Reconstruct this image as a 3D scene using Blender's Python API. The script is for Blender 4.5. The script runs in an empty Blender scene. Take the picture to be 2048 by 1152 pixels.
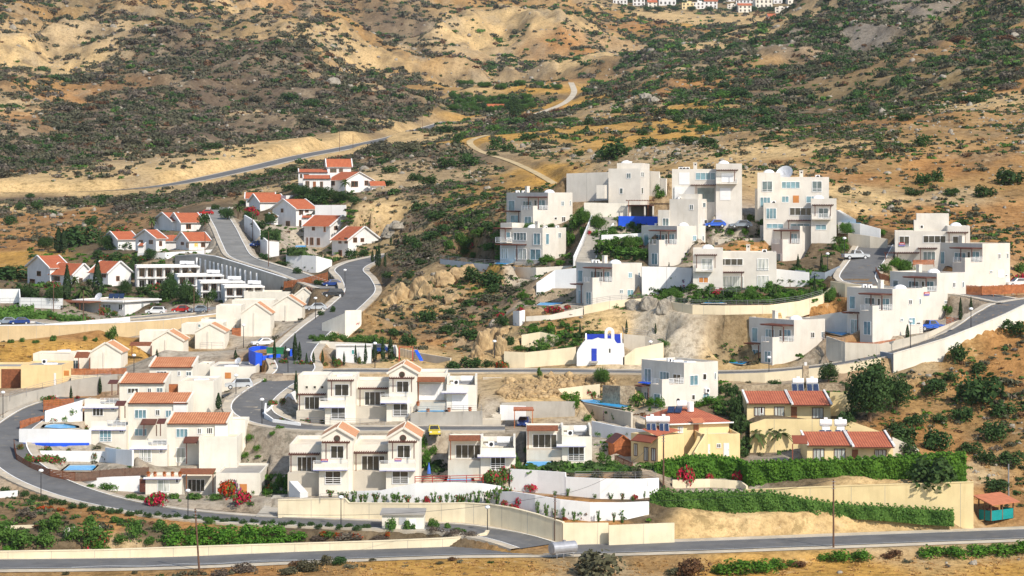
import bpy, bmesh, math, random
import numpy as np
from mathutils import Vector
random.seed(7)
F, YH, CX, ZC = 4551.0, 385.0, 1024.0, 60.0
scene = bpy.context.scene
COL = scene.collection
R = math.radians

def P(px, py, d):
    return Vector(((px - CX) * d / F, d, ZC - (py - YH) * d / F))

# ---------------------------------------------------------------- materials
M = {}
def nmat(name):
    m = bpy.data.materials.new(name); m.use_nodes = True
    nt = m.node_tree
    for n in list(nt.nodes): nt.nodes.remove(n)
    out = nt.nodes.new('ShaderNodeOutputMaterial')
    b = nt.nodes.new('ShaderNodeBsdfPrincipled')
    nt.links.new(b.outputs[0], out.inputs[0])
    M[name] = m
    return m, nt, b, out
def node(nt, t, **kw):
    n = nt.nodes.new(t)
    for k, v in kw.items():
        if k.startswith('i_'):
            key = k[2:].replace('_', ' ')
            n.inputs[key].default_value = v
        else: setattr(n, k, v)
    return n
def noise(nt, scale, detail=4, rough=.55, coord='Object', stretch=None):
    tc = node(nt, 'ShaderNodeTexCoord')
    src = tc.outputs[coord]
    if stretch:
        mp = node(nt, 'ShaderNodeMapping'); mp.inputs['Scale'].default_value = stretch
        nt.links.new(src, mp.inputs[0]); src = mp.outputs[0]
    n = node(nt, 'ShaderNodeTexNoise')
    n.inputs['Scale'].default_value = scale; n.inputs['Detail'].default_value = detail; n.inputs['Roughness'].default_value = rough
    nt.links.new(src, n.inputs['Vector'])
    return n
def ramp(nt, src, stops):
    r = node(nt, 'ShaderNodeValToRGB')
    el = r.color_ramp.elements
    while len(el) < len(stops): el.new(.5)
    for e, (p, c) in zip(el, stops):
        e.position = p
        e.color = (c, c, c, 1) if isinstance(c, (int, float)) else (*c, 1)
    nt.links.new(src, r.inputs[0]); return r
def mix(nt, fac, a, b, mode='MIX'):
    n = node(nt, 'ShaderNodeMix', data_type='RGBA', blend_type=mode)
    for sock, v in ((n.inputs['Factor'], fac), (n.inputs['A'], a), (n.inputs['B'], b)):
        if hasattr(v, 'is_linked') or hasattr(v, 'links'): nt.links.new(v, sock)
        elif isinstance(v, (int, float)): sock.default_value = v
        else: sock.default_value = (*v, 1)
    return n.outputs['Result']
def bump(nt, b, h, strength=.3, dist=.05):
    n = node(nt, 'ShaderNodeBump'); n.inputs['Strength'].default_value = strength; n.inputs['Distance'].default_value = dist
    nt.links.new(h, n.inputs['Height']); nt.links.new(n.outputs[0], b.inputs['Normal'])
def lum(c, k): return tuple(min(1, x * k) for x in c)

def stucco(name, c, rough=.9, var=.14, stain=.4):
    m, nt, b, o = nmat(name)
    n1 = noise(nt, .35, 5, .6)
    n2 = noise(nt, 1.2, 5, .65, 'Object', (1, 1, .16))
    c1 = mix(nt, ramp(nt, n1.outputs[0], [(.3, 0.0), (.7, 1.0)]).outputs[0], lum(c, 1 - var), lum(c, 1 + var * .35))
    st = ramp(nt, n2.outputs[0], [(.5, 0.0), (.82, stain)]).outputs[0]
    c2 = mix(nt, st, c1, (c[0] * .62, c[1] * .58, c[2] * .5))
    nt.links.new(c2, b.inputs['Base Color']); b.inputs['Roughness'].default_value = rough
    b.inputs['Specular IOR Level'].default_value = .2
    n3 = noise(nt, 9, 3); bump(nt, b, n3.outputs[0], .25, .03)
def plain(name, c, rough=.6, metal=0, var=.15, scale=1.5, spec=.4):
    m, nt, b, o = nmat(name)
    n1 = noise(nt, scale, 4)
    c1 = mix(nt, ramp(nt, n1.outputs[0], [(.3, 0.0), (.7, 1.0)]).outputs[0], lum(c, 1 - var), lum(c, 1 + var))
    nt.links.new(c1, b.inputs['Base Color']); b.inputs['Roughness'].default_value = rough; b.inputs['Metallic'].default_value = metal
    b.inputs['Specular IOR Level'].default_value = spec
def tiles(name, c, c2):
    m, nt, b, o = nmat(name)
    uv = node(nt, 'ShaderNodeUVMap'); uv.uv_map = 'UVMap'
    w = node(nt, 'ShaderNodeTexWave', bands_direction='X'); w.inputs['Scale'].default_value = .85; w.inputs['Distortion'].default_value = .15
    nt.links.new(uv.outputs[0], w.inputs[0])
    w2 = node(nt, 'ShaderNodeTexWave', bands_direction='Y', wave_profile='SAW'); w2.inputs['Scale'].default_value = .8
    nt.links.new(uv.outputs[0], w2.inputs[0])
    n1 = noise(nt, .7, 5, .65); n2 = noise(nt, 5, 2)
    cc = mix(nt, ramp(nt, n1.outputs[0], [(.3, 0.0), (.72, 1.0)]).outputs[0], c, c2)
    cc = mix(nt, ramp(nt, n2.outputs[0], [(.45, 0.0), (.75, .5)]).outputs[0], cc, lum(c, .6))
    cc = mix(nt, ramp(nt, w.outputs[0], [(0, .75), (.4, 0.0)]).outputs[0], cc, lum(c, .38))
    nt.links.new(cc, b.inputs['Base Color']); b.inputs['Roughness'].default_value = .85
    add = node(nt, 'ShaderNodeMath', operation='ADD'); nt.links.new(w.outputs[0], add.inputs[0]); nt.links.new(w2.outputs[0], add.inputs[1])
    bump(nt, b, add.outputs[0], .6, .06)
def foliage(name, c, c2, tl=.25, nz=.5):
    m, nt, b, o = nmat(name)
    g = node(nt, 'ShaderNodeNewGeometry')
    n1 = noise(nt, nz, 2)
    oi = node(nt, 'ShaderNodeObjectInfo')
    f = mix(nt, .5, g.outputs['Random Per Island'], ramp(nt, n1.outputs[0], [(.35, 0.0), (.65, 1.0)]).outputs[0])
    cc = mix(nt, f, c, c2)
    cc = mix(nt, ramp(nt, oi.outputs['Random'], [(0, .35), (1, 0.0)]).outputs[0], cc, (c[0] * 1.3 + .01, c[1] * .85, c[2] * .8))
    nt.links.new(cc, b.inputs['Base Color']); b.inputs['Roughness'].default_value = .75; b.inputs['Specular IOR Level'].default_value = .2
    t = node(nt, 'ShaderNodeBsdfTranslucent'); nt.links.new(cc, t.inputs[0])
    ms = node(nt, 'ShaderNodeMixShader'); ms.inputs[0].default_value = tl
    nt.links.new(b.outputs[0], ms.inputs[1]); nt.links.new(t.outputs[0], ms.inputs[2]); nt.links.new(ms.outputs[0], o.inputs[0])

stucco('white', (.80, .79, .77)); stucco('cream', (.82, .71, .50)); stucco('creamwhite', (.80, .755, .655))
stucco('villa', (.71, .67, .60)); stucco('yellow', (.82, .62, .33)); stucco('butter', (.82, .66, .36))
stucco('concrete', (.44, .41, .36), .95, .2, .5); stucco('paleconc', (.62, .56, .46), .95, .15, .4); stucco('beigewall', (.62, .47, .27), .95, .15, .5)
stucco('greyblue', (.25, .29, .34), .8); stucco('roofgrey', (.38, .36, .33), .95, .25, .5); stucco('roofcream', (.74, .64, .5), .95, .15, .4)
stucco('garden', (.83, .83, .82), .9, .08, .22)
tiles('orange', (.50, .175, .07), (.72, .33, .16)); tiles('salmon', (.66, .30, .14), (.76, .40, .21)); tiles('red', (.40, .10, .05), (.58, .18, .085))
tiles('redorange', (.47, .115, .045), (.60, .18, .07))
plain('frame', (.85, .85, .84), .4); plain('wood', (.22, .075, .03), .7, 0, .3, 3); plain('fence', (.40, .13, .045), .75, 0, .35, 2)
plain('darkwood', (.11, .035, .022), .6, 0, .3, 3); plain('door', (.28, .10, .04), .6, 0, .2, 3); plain('orangedoor', (.55, .22, .06), .6)
plain('blue', (.015, .10, .72), .55, 0, .1); plain('roofblue', (.012, .035, .33), .55, 0, .15); plain('doorblue', (.02, .05, .42), .5)
plain('metal', (.30, .30, .31), .5, .3, .15); plain('darkmetal', (.035, .035, .04), .5, .2); plain('lightmetal', (.62, .63, .65), .45, .3)
plain('tankwhite', (.85, .85, .85), .4, 0, .05); plain('terracotta', (.5, .18, .08), .8); plain('green', (.02, .17, .06), .5); plain('teal', (.0, .24, .24), .6)
plain('redpaint', (.45, .04, .03), .5); plain('purple', (.20, .20, .48), .5); plain('trunk', (.16, .10, .06), .9, 0, .3, 4); plain('pole', (.13, .07, .045), .85, 0, .3, 3)
plain('umbrellayellow', (.85, .5, .05), .7); plain('umbrellablue', (.06, .16, .6), .7); plain('rubber', (.02, .02, .02), .8); plain('lamp', (.86, .87, .88), .3)
plain('paintline', (.8, .8, .78), .7, 0, .15, 2); plain('shutter', (.83, .83, .83), .6, 0, .05)
plain('g_blue', (.17, .30, .35), .1, 0, .5, .5, .8); plain('g_dark', (.055, .052, .042), .12, 0, .5, .7, .9); plain('g_mid', (.13, .18, .19), .1, 0, .5, .6, .9)
plain('tanksilver', (.36, .37, .40), .4, .3, .15); plain('panel', (.02, .035, .08), .12, 0, .3, 3, .9); plain('copper', (.45, .16, .08), .8); plain('bluegreyglass', (.2, .3, .42), .2)
m, nt, b, o = nmat('curtain')
n1 = noise(nt, 6, 2, .5, 'Object', (1, 1, .05)); c1 = mix(nt, ramp(nt, n1.outputs[0], [(.42, 0.0), (.58, 1.0)]).outputs[0], (.33, .36, .33), (.68, .68, .62))
nt.links.new(c1, b.inputs['Base Color']); b.inputs['Roughness'].default_value = .15
for nm, pc in (('paint_silver', (.50, .53, .56)), ('paint_white', (.82, .82, .82)), ('paint_red', (.45, .02, .015)), ('paint_blue', (.015, .05, .22)), ('paint_brightblue', (.02, .12, .62)), ('paint_black', (.03, .035, .04)), ('paint_grey', (.25, .30, .36)), ('paint_yellow', (.68, .52, .05))):
    m, nt, b, o = nmat(nm); b.inputs['Base Color'].default_value = (*pc, 1); b.inputs['Roughness'].default_value = .25; b.inputs['Coat Weight'].default_value = .6
    n1 = noise(nt, 3, 3); bump(nt, b, n1.outputs[0], .02, .02)
# asphalt
for nm, c in (('track', (.50, .38, .2)), ('asphalt', (.125, .125, .125)), ('asphaltpale', (.21, .205, .19)), ('pavement', (.47, .41, .32)), ('path', (.52, .45, .34))):
    m, nt, b, o = nmat(nm)
    n1 = noise(nt, .22, 6, .65); n2 = noise(nt, 14, 2); n3 = noise(nt, .9, 4)
    c1 = mix(nt, ramp(nt, n1.outputs[0], [(.3, 0.0), (.7, 1.0)]).outputs[0], lum(c, .72), lum(c, 1.28))
    c1 = mix(nt, ramp(nt, n3.outputs[0], [(.55, 0.0), (.7, .55)]).outputs[0], c1, (c[0] * 1.6, c[1] * 1.45, c[2] * 1.2))
    c1 = mix(nt, ramp(nt, n2.outputs[0], [(.3, .25), (.6, 0.0)]).outputs[0], c1, lum(c, .7))
    nt.links.new(c1, b.inputs['Base Color']); b.inputs['Roughness'].default_value = .92; bump(nt, b, n2.outputs[0], .2, .02)
# water
m, nt, b, o = nmat('water')
n1 = noise(nt, 1.2, 3); c1 = mix(nt, ramp(nt, n1.outputs[0], [(.35, 0.0), (.7, 1.0)]).outputs[0], (.015, .28, .66), (.06, .46, .80))
nt.links.new(c1, b.inputs['Base Color']); b.inputs['Roughness'].default_value = .3; b.inputs['Specular IOR Level'].default_value = .15; bump(nt, b, noise(nt, 5, 2).outputs[0], .15, .05)
# foliage
foliage('leaf_dark', (.025, .065, .018), (.08, .15, .04)); foliage('leaf_mid', (.045, .12, .02), (.14, .27, .05)); foliage('leaf_bright', (.045, .14, .015), (.14, .31, .03))
foliage('leaf_olive', (.07, .075, .04), (.17, .17, .10)); foliage('leaf_grey', (.105, .09, .07), (.24, .21, .16)); foliage('leaf_brown', (.09, .05, .025), (.24, .14, .07))
foliage('leaf_cyp', (.012, .035, .012), (.045, .085, .028)); foliage('leaf_red', (.35, .008, .04), (.75, .03, .10)); foliage('leaf_purple', (.12, .01, .12), (.36, .05, .36))
foliage('leaf_redorange', (.4, .03, .01), (.7, .12, .03)); foliage('leaf_palm', (.03, .06, .015), (.12, .17, .05)); foliage('leaf_white', (.45, .45, .40), (.8, .8, .75))
foliage('leaf_scrub', (.055, .062, .036), (.165, .16, .10), .2, .035); foliage('leaf_lawn', (.05, .11, .02), (.10, .2, .04), .1)
foliage('leaf_straw', (.34, .22, .08), (.60, .40, .16), .2)
# rock
for nm, c, cd in (('rock', (.55, .39, .20), (.27, .18, .09)), ('rockgrey', (.42, .38, .31), (.2, .17, .13)), ('stonewall', (.5, .40, .27), (.22, .16, .1))):
    m, nt, b, o = nmat(nm)
    n1 = noise(nt, .6, 6, .7); n2 = noise(nt, 3, 4)
    c1 = mix(nt, ramp(nt, n1.outputs[0], [(.35, 0.0), (.62, 1.0)]).outputs[0], cd, c)
    c1 = mix(nt, ramp(nt, n2.outputs[0], [(.35, .6), (.55, 0.0)]).outputs[0], c1, lum(cd, .8))
    nt.links.new(c1, b.inputs['Base Color']); b.inputs['Roughness'].default_value = .95; bump(nt, b, n2.outputs[0], .8, .2)

# ---------------------------------------------------------------- mesh builder
class MB:
    def __init__(s): s.v = []; s.f = []; s.m = []; s.uv = []; s.mats = []
    def mi(s, mat):
        if mat not in s.mats: s.mats.append(mat)
        return s.mats.index(mat)
    def add(s, vs, fs, mat, uvs=None):
        o = len(s.v); s.v += [tuple(p) for p in vs]; k = s.mi(mat)
        for i, f in enumerate(fs):
            s.f.append(tuple(o + j for j in f)); s.m.append(k)
            s.uv.append(uvs[i] if uvs else None)
        return s
    def ob(s, o, a, b, c, mat):           # box from a corner and three edge vectors
        o, a, b, c = Vector(o), Vector(a), Vector(b), Vector(c)
        vs = [o, o + a, o + a + b, o + b, o + c, o + a + c, o + a + b + c, o + b + c]
        fs = [(0, 3, 2, 1), (4, 5, 6, 7), (0, 1, 5, 4), (1, 2, 6, 5), (2, 3, 7, 6), (3, 0, 4, 7)]
        if a.cross(b).dot(c) < 0: fs = [f[::-1] for f in fs]
        return s.add(vs, fs, mat)
    def box(s, c, sx, sy, sz, mat, rot=0):  # centred in x, y; bottom at c.z
        cs, sn = math.cos(rot), math.sin(rot); a = Vector((cs * sx, sn * sx, 0)); b = Vector((-sn * sy, cs * sy, 0))
        return s.ob(Vector(c) - a / 2 - b / 2, a, b, (0, 0, sz), mat)
    def tube(s, pts, r, mat, n=6, cap=True):
        pts = [Vector(p) for p in pts]; rs = r if isinstance(r, (list, tuple)) else [r] * len(pts)
        vs = []; fs = []
        for i, p in enumerate(pts):
            t = (pts[min(i + 1, len(pts) - 1)] - pts[max(i - 1, 0)]).normalized()
            up = Vector((0, 0, 1)) if abs(t.z) < .9 else Vector((0, 1, 0))
            a = t.cross(up).normalized(); b2 = a.cross(t).normalized()
            for k in range(n):
                an = 2 * math.pi * k / n; vs.append(p + a * math.cos(an) * rs[i] + b2 * math.sin(an) * rs[i])
        for i in range(len(pts) - 1):
            for k in range(n):
                k2 = (k + 1) % n; fs.append((i * n + k2, i * n + k, (i + 1) * n + k, (i + 1) * n + k2))
        if cap: fs.append(tuple(range(n))); fs.append(tuple((len(pts) - 1) * n + k for k in reversed(range(n))))
        return s.add(vs, fs, mat)
    def ball(s, c, rx, ry, rz, mat, nu=10, nv=6, half=False):
        vs = []; fs = []; c = Vector(c)
        for j in range(nv + 1):
            ph = (math.pi / 2) * j / nv if half else -math.pi / 2 + math.pi * j / nv
            for i in range(nu):
                th = 2 * math.pi * i / nu
                vs.append(c + Vector((rx * math.cos(ph) * math.cos(th), ry * math.cos(ph) * math.sin(th), rz * math.sin(ph))))
        for j in range(nv):
            for i in range(nu):
                i2 = (i + 1) % nu; fs.append((j * nu + i, j * nu + i2, (j + 1) * nu + i2, (j + 1) * nu + i))
        return s.add(vs, fs, mat)
    def prism(s, poly, ext, mat):         # planar polygon (list of 3d points) extruded by a vector
        n = len(poly); poly = [Vector(p) for p in poly]; e = Vector(ext)
        nrm = Vector((0, 0, 0))
        for i in range(n): nrm += poly[i].cross(poly[(i + 1) % n])
        if nrm.dot(e) > 0: poly = poly[::-1]
        vs = poly + [p + e for p in poly]
        fs = [tuple(range(n)), tuple(range(2 * n - 1, n - 1, -1))] + [(i, n + i, n + (i + 1) % n, (i + 1) % n) for i in range(n)]
        return s.add(vs, fs, mat)
    def build(s, name, parent=None, loc=None, smooth=False):
        me = bpy.data.meshes.new(name)
        L = Vector(loc) if loc is not None else (Vector(parent['_loc']) if parent is not None and '_loc' in parent else Vector((0, 0, 0)))
        me.from_pydata([tuple(Vector(p) - L) for p in s.v], [], s.f)
        for mm in s.mats: me.materials.append(M[mm])
        me.polygons.foreach_set('material_index', s.m)
        if any(u is not None for u in s.uv):
            ul = me.uv_layers.new(name='UVMap'); k = 0
            for u, f in zip(s.uv, s.f):
                for j in range(len(f)):
                    if u is not None: ul.data[k].uv = u[j]
                    k += 1
        if smooth: me.polygons.foreach_set('use_smooth', [True] * len(me.polygons))
        me.update()
        o = bpy.data.objects.new(name, me); COL.objects.link(o)
        if parent is not None:
            o.parent = parent
        else: o.location = L
        o['_loc'] = tuple(L)
        return o
def tag(o, label=None, cat=None, group=None, kind=None):
    if label: o['label'] = label
    if cat: o['category'] = cat
    if group: o['group'] = group
    if kind: o['kind'] = kind
    return o
def empty(name, loc, label, cat, group=None):
    o = bpy.data.objects.new(name, None); COL.objects.link(o); o.location = loc; o['_loc'] = tuple(loc); o.empty_display_size = .5
    return tag(o, label, cat, group)
def npmesh(name, verts, quads, mats, matidx=None, smooth=False, tri=False):
    me = bpy.data.meshes.new(name); k = quads.shape[1]
    me.vertices.add(len(verts)); me.vertices.foreach_set('co', np.ascontiguousarray(verts, dtype=np.float32).ravel())
    me.loops.add(quads.size); me.loops.foreach_set('vertex_index', np.ascontiguousarray(quads, dtype=np.int32).ravel())
    me.polygons.add(len(quads)); me.polygons.foreach_set('loop_start', np.arange(0, quads.size, k, dtype=np.int32))
    for mm in mats: me.materials.append(M[mm])
    if matidx is not None: me.polygons.foreach_set('material_index', np.ascontiguousarray(matidx, dtype=np.int32))
    if smooth: me.polygons.foreach_set('use_smooth', np.ones(len(quads), dtype=bool))
    me.update(calc_edges=True); me.validate()
    return me
def mobj(name, me, loc=(0, 0, 0), parent=None):
    o = bpy.data.objects.new(name, me); COL.objects.link(o); o.location = loc; o['_loc'] = tuple(loc)
    if parent is not None: o.parent = parent
    return o
# smooth noise on arrays
def _hash(ix, iy, seed):
    h = (ix * 374761393 + iy * 668265263 + seed * 982451653) & 0xffffffff
    h = ((h ^ (h >> 13)) * 1274126177) & 0xffffffff
    return ((h ^ (h >> 16)) & 0xffff) / 65535.0
def vnoise(x, y, seed=0):
    ix = np.floor(x).astype(np.int64); iy = np.floor(y).astype(np.int64); fx = x - ix; fy = y - iy
    fx = fx * fx * fx * (fx * (fx * 6 - 15) + 10); fy = fy * fy * fy * (fy * (fy * 6 - 15) + 10)
    a = _hash(ix, iy, seed); b = _hash(ix + 1, iy, seed); c = _hash(ix, iy + 1, seed); d = _hash(ix + 1, iy + 1, seed)
    return (a + (b - a) * fx) * (1 - fy) + (c + (d - c) * fx) * fy
def fbm(x, y, seed=0, octv=4):
    t = 0; amp = .5; s = 0
    for i in range(octv):
        t = t + amp * (vnoise(x, y, seed + i * 17) * 2 - 1); s += amp; amp *= .5; x = x * 2.03 + 11.3; y = y * 2.03 + 5.7
    return t / s
# ---------------------------------------------------------------- terrain control data (pixel of the photo, distance in metres -> a world point)
CT = []      # (world point, roughness)
PADS = []    # (C, r, l, Lr, Ll, z)
def ct(px, py, d, ro=0.0): CT.append((P(px, py, d), ro))
for t in '''-300,1152,278,.1 0,1152,278,.1 400,1152,276,.1 800,1152,274,.1 1200,1152,274,.1 1600,1152,276,.1 2048,1152,280,.1 2400,1140,280,.1
-300,1400,215,.1 1024,1400,215,.1 2400,1400,215,.1 700,1125,280,.1 1000,1112,283,.1 1300,1120,283,.1 1500,1110,287,.1 1800,1110,288,.1 2048,1095,292,.1
700,1020,303 200,1030,306,.1 60,1000,314,.1 450,1065,299,.1 250,1055,299,.1 100,1060,299,.1 550,1050,300 850,1065,296 940,1058,297
1400,975,313 1500,978,311 1640,985,306 1350,960,316 1900,1035,300 1990,1035,308 1960,1030,304
1960,960,318,.3 2048,1000,315,.3 2100,900,325,.4 1880,900,327,.3 1950,860,334,.4 2048,820,338,.4 1850,800,345,.4 1900,750,350,.4 2000,720,352,.4 2048,690,355,.3 1820,740,352,.3 1720,835,338,.1 1790,890,327,.2 1770,860,332
1250,920,326 1240,860,334 1230,905,328 1500,910,327 1560,915,322 1480,850,338 1510,790,350 1420,800,346 1600,790,349 1700,790,348
880,950,322 1000,940,322 830,990,311 900,860,340 1120,870,338 1060,870,338 1150,800,351 1100,770,358 1200,770,357 1020,770,358
1000,840,344 1170,850,343 1250,840,338 1190,800,350 1270,830,344
60,880,344 100,900,340 200,900,338 230,985,324 160,960,328 250,960,328
120,770,385 30,800,375 180,800,366 60,720,400 0,725,400 130,690,415 0,690,415,.1 270,690,418 200,660,430
330,700,395 420,735,378 480,770,372 500,800,365 540,770,372
620,700,392 700,700,394 800,710,392 850,705,395 750,690,402,.4 900,720,384
700,660,415,.5 780,640,420,.9 850,620,425,.9 900,600,430,.9 760,590,445,.7 800,560,450,.9 880,545,446,.9 950,560,436,.8 1000,600,425,.7 960,640,418,.9 980,690,398,.8 930,690,402,.9
1010,560,438,.5 940,530,452,.4 900,520,470,.4 860,510,485,.5 800,530,480,.5 820,480,520,.6 780,500,530,.4 700,490,575,.3 740,400,600,.4 800,400,598,.5 850,430,560,.6 900,450,520,.6 950,430,520,.6 980,400,535,.6
760,370,640,.5 830,330,690,.8 900,300,720,.7 950,330,680,.5 1000,350,640,.5 1060,330,640,.3 1100,360,590,.4 1100,300,720,.3 1000,280,790,.3 1200,330,600,.3 1200,270,780,.3 1300,320,590,.4 1350,260,780,.3 1450,240,800,.3 1480,270,700,.4 1130,240,960,.3 1180,225,1000,.4
1420,320,560,.5 1500,300,570,.6 1600,260,620,.6 1750,240,640,.6 1900,230,640,.6 2048,230,640,.6 1600,330,520,.5 1700,300,540,.6 1850,330,520,.5 2048,330,520,.6 1750,400,475,.4 1850,420,465,.4 1950,450,455,.4 2048,460,450,.4 2100,560,420,.3 1990,480,430,.2 2200,480,440,.4
1720,430,460,.2 1780,470,430 1660,470,430 1460,410,450 1320,380,470 1180,400,470 1120,400,480,.2 1000,440,485,.4 960,470,480,.3
1090,590,412 1050,610,412 1030,650,400,.2 1040,690,390 1110,650,396,.3 1200,640,392,.2 1300,620,388,.2 1250,690,386 1350,660,383,.1 1450,645,383,.1 1530,640,383 1400,705,378,.1 1500,708,380 1450,722,374 1560,700,381 1640,692,378 1340,600,394 1450,590,396 1560,590,392 1620,600,388 1640,664,382 1450,545,402 1480,490,420 1200,530,425 1240,490,430 1170,470,440 1130,560,418
1900,660,372 1680,690,374 1640,700,374 1740,650,372 1460,745,362 1440,459,433 1480,461,433 1450,482,425 1500,482,424 1470,470,430 1435,470,428 0,395,781 100,395,782 200,391,788 280,385,796 600,135,1300,.6 680,155,1290,.6 760,176,1270,.6 830,206,1230,.6 872,237,1195,.5 540,118,1310,.7 560,140,1440,.3 630,160,1430,.3 710,180,1415,.3 790,200,1390,.3 850,222,1330,.2 0,363,806 200,360,808 350,341,827 450,321,851 560,287,906 640,270,945 720,262,990 0,383,800 200,382,803 350,366,818 450,343,846 560,318,885 640,302,925 720,287,970 705,402,591,.5 760,404,589,.6 812,428,573,.6 715,470,578,.6 765,482,577,.6 812,488,564,.6 740,440,583,.7
0,640,470 0,600,500 200,640,475 400,625,475 300,600,500 450,590,480 550,560,490 380,590,497 250,570,520 100,580,520 180,560,530 0,560,530 60,570,520 380,540,530 450,500,560 350,500,570 280,510,565 200,510,575 0,530,590,.1 100,500,600,.2 180,470,640,.3 50,450,680,.3 0,420,740,.3 100,405,770,.3 250,420,720,.3 300,400,740,.3 380,400,690,.3 420,410,655 500,380,700,.3 560,350,760,.3 650,330,800,.3 720,310,830,.3
560,470,590 640,520,560 720,510,560 590,380,660 700,385,645
600,700,385 660,640,430,.2 700,610,445,.3 640,560,490 760,545,480,.2
0,365,815,.3 200,362,820,.3 400,335,840,.3 540,308,890,.3 700,270,990,.3 800,250,1080,.3 875,232,1190,.3
0,300,950,1 150,310,945,1 300,300,950,1 450,270,1000,1 600,250,1040,1 720,215,1130,1 800,195,1200,.9 860,215,1220,.7
0,200,1180,1 200,210,1180,1 400,200,1220,1 600,150,1330,1 720,160,1300,.9 500,110,1450,1 300,110,1450,1 100,110,1450,1 0,60,1620,1 200,40,1650,1 400,40,1700,1 600,50,1720,1 700,100,1600,1
0,-60,2000,1 300,-60,2050,1 600,-50,2100,1 780,110,1750,.8 790,170,1500,.6 830,80,1950,.9 760,0,2250,.9 900,120,1650,1 950,60,1850,1 1050,60,1850,1 1000,130,1600,1 880,-40,2350,1 1100,-20,2350,1 1200,30,2200,.8 1120,130,1550,.9 1200,120,1600,.9 1230,170,1400,.7 1300,80,1850,.8 1400,90,1800,.8
900,230,1210,.2 950,215,1260,.2 1040,205,1290,.2 1000,235,1150,.2 1130,185,1350,.3 1060,175,1370,.3 950,180,1350,.2 1100,230,1080,.3 1230,215,1100,.5 1260,190,1200,.6
1250,240,900,.3 1350,215,900,.3 1300,185,960,.4 1450,180,950,.4 1500,220,860,.3 1400,150,1080,.4 1350,130,1200,.6 1450,108,1250,.15 1500,100,1350,.1 1560,86,1420,.1 1625,54,1500,.1 1660,30,1540,.15 1690,-25,1560,.4 1760,-90,1650,.6 1420,104,1650,.2 1460,92,1700,.1 1500,80,1700,.1 1560,64,1700,.1 1610,45,1700,.1 1660,25,1750,.1 1720,0,1850,.2 1800,-30,2000,.4 1440,80,1900,.1 1540,66,1950,.1 1620,44,2000,.1 1600,120,1180,.7 1700,60,1300,.9 1800,0,1400,1 1750,130,1120,.9 1900,80,1180,1 2048,40,1150,1 2048,-60,1350,1 1900,-80,1500,1 1600,190,900,.6 1750,190,860,.8 1900,170,860,.9 2048,150,850,1 2250,100,900,1 2250,-50,1200,1
1420,58,2250,.25 1300,62,2200,.25 1250,48,2350,.2 1400,32,2480,.1 1500,38,2450,.1 1560,50,2400,.1 1600,24,2550,.1 1250,14,2600,.1 1330,16,2600,.1 1450,12,2650,.1 1550,14,2650,.1 1350,-10,2800,.2 1500,-15,2850,.2 1300,-60,3300,.4 1550,-80,3400,.4 1000,-120,3400,.8 1800,-150,3400,.8 500,-150,3400,.8 0,-160,3400,.8 2300,-180,3400,.8 -300,-160,3400,.8 1400,-160,4600,.8 0,-220,4600,.8 2300,-220,4600,.8
-300,400,760,.3 -300,300,950,1 -300,200,1200,1 -300,50,1700,1 -300,640,470 -300,900,345 -300,1000,320 -300,560,540 2350,800,330,.4 2350,1000,312,.2 2300,300,540,.6 2350,600,400,.4 1360,1021,300.5 1550,1026,301 1700,1036,301.6 1850,1048,302 1350,1072,296.5 1550,1068,297 1750,1062,299 1890,1050,301'''.split():
    a = [float(x) for x in t.split(',')]; ct(*a)

# ---------------------------------------------------------------- roads: name -> (width, material, kerb side paths, points)
ROADS = []
def catmull(pts, step=1.5):
    pts = [Vector(p) for p in pts]; out = []
    for i in range(len(pts) - 1):
        p0 = pts[max(i - 1, 0)]; p1 = pts[i]; p2 = pts[i + 1]; p3 = pts[min(i + 2, len(pts) - 1)]
        n = max(2, int((p2 - p1).length / step))
        for k in range(n):
            t = k / n
            out.append(.5 * ((2 * p1) + (-p0 + p2) * t + (2 * p0 - 5 * p1 + 4 * p2 - p3) * t * t + (-p0 + 3 * p1 - 3 * p2 + p3) * t ** 3))
    out.append(pts[-1]); return out
def road(name, w, mat, pts, left=0, right=0, pave='pavement', blend=2.0):
    pp = [P(*p) for p in pts]
    ROADS.append(dict(name=name, w=w, mat=mat, pts=catmull(pp), left=left, right=right, pave=pave, blend=blend))
    for p in pp: CT.append((p, 0.0))
road('main_road', 7.4, 'asphalt', [(-350, 1132, 284), (0, 1128, 286), (300, 1124, 287), (600, 1112, 289), (900, 1101, 290.5), (1150, 1098, 290.5), (1400, 1091, 291), (1700, 1080, 294), (2048, 1067, 299), (2400, 1052, 304)], 2.6, 2.2, 'path')
road('loop_road', 6.2, 'asphalt', [(1075, 1092, 292), (1010, 1073, 296), (900, 1056, 300), (760, 1050, 302), (600, 1044, 304), (500, 1040, 306), (400, 1032, 308.5), (300, 1020, 311), (200, 1000, 315), (120, 975, 321), (60, 946, 328), (16, 908, 338), (12, 873, 348), (45, 843, 357), (90, 815, 365), (150, 795, 372)], 1.6, 1.4)
road('street', 6.0, 'asphalt', [(1010, 857, 338), (860, 857, 338), (740, 858, 338.5), (620, 856, 340), (555, 847, 343), (510, 828, 350), (505, 805, 356), (535, 778, 364), (570, 757, 371), (592, 738, 377), (585, 715, 386), (600, 690, 399), (638, 655, 420), (668, 632, 436), (700, 605, 454), (720, 582, 468), (712, 558, 487), (698, 540, 503), (720, 526, 518), (755, 517, 530), (800, 508, 545)], 1.5, 1.5)
road('upper_street', 6.4, 'asphalt', [(570, 745, 375), (700, 742, 375), (860, 743, 374), (1050, 742, 374), (1250, 744, 371), (1450, 746, 366.5), (1600, 738, 363.5), (1720, 720, 362), (1830, 695, 362), (1940, 655, 364), (2000, 622, 369), (2048, 604, 374), (2200, 585, 381)], 1.5, .4)
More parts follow.
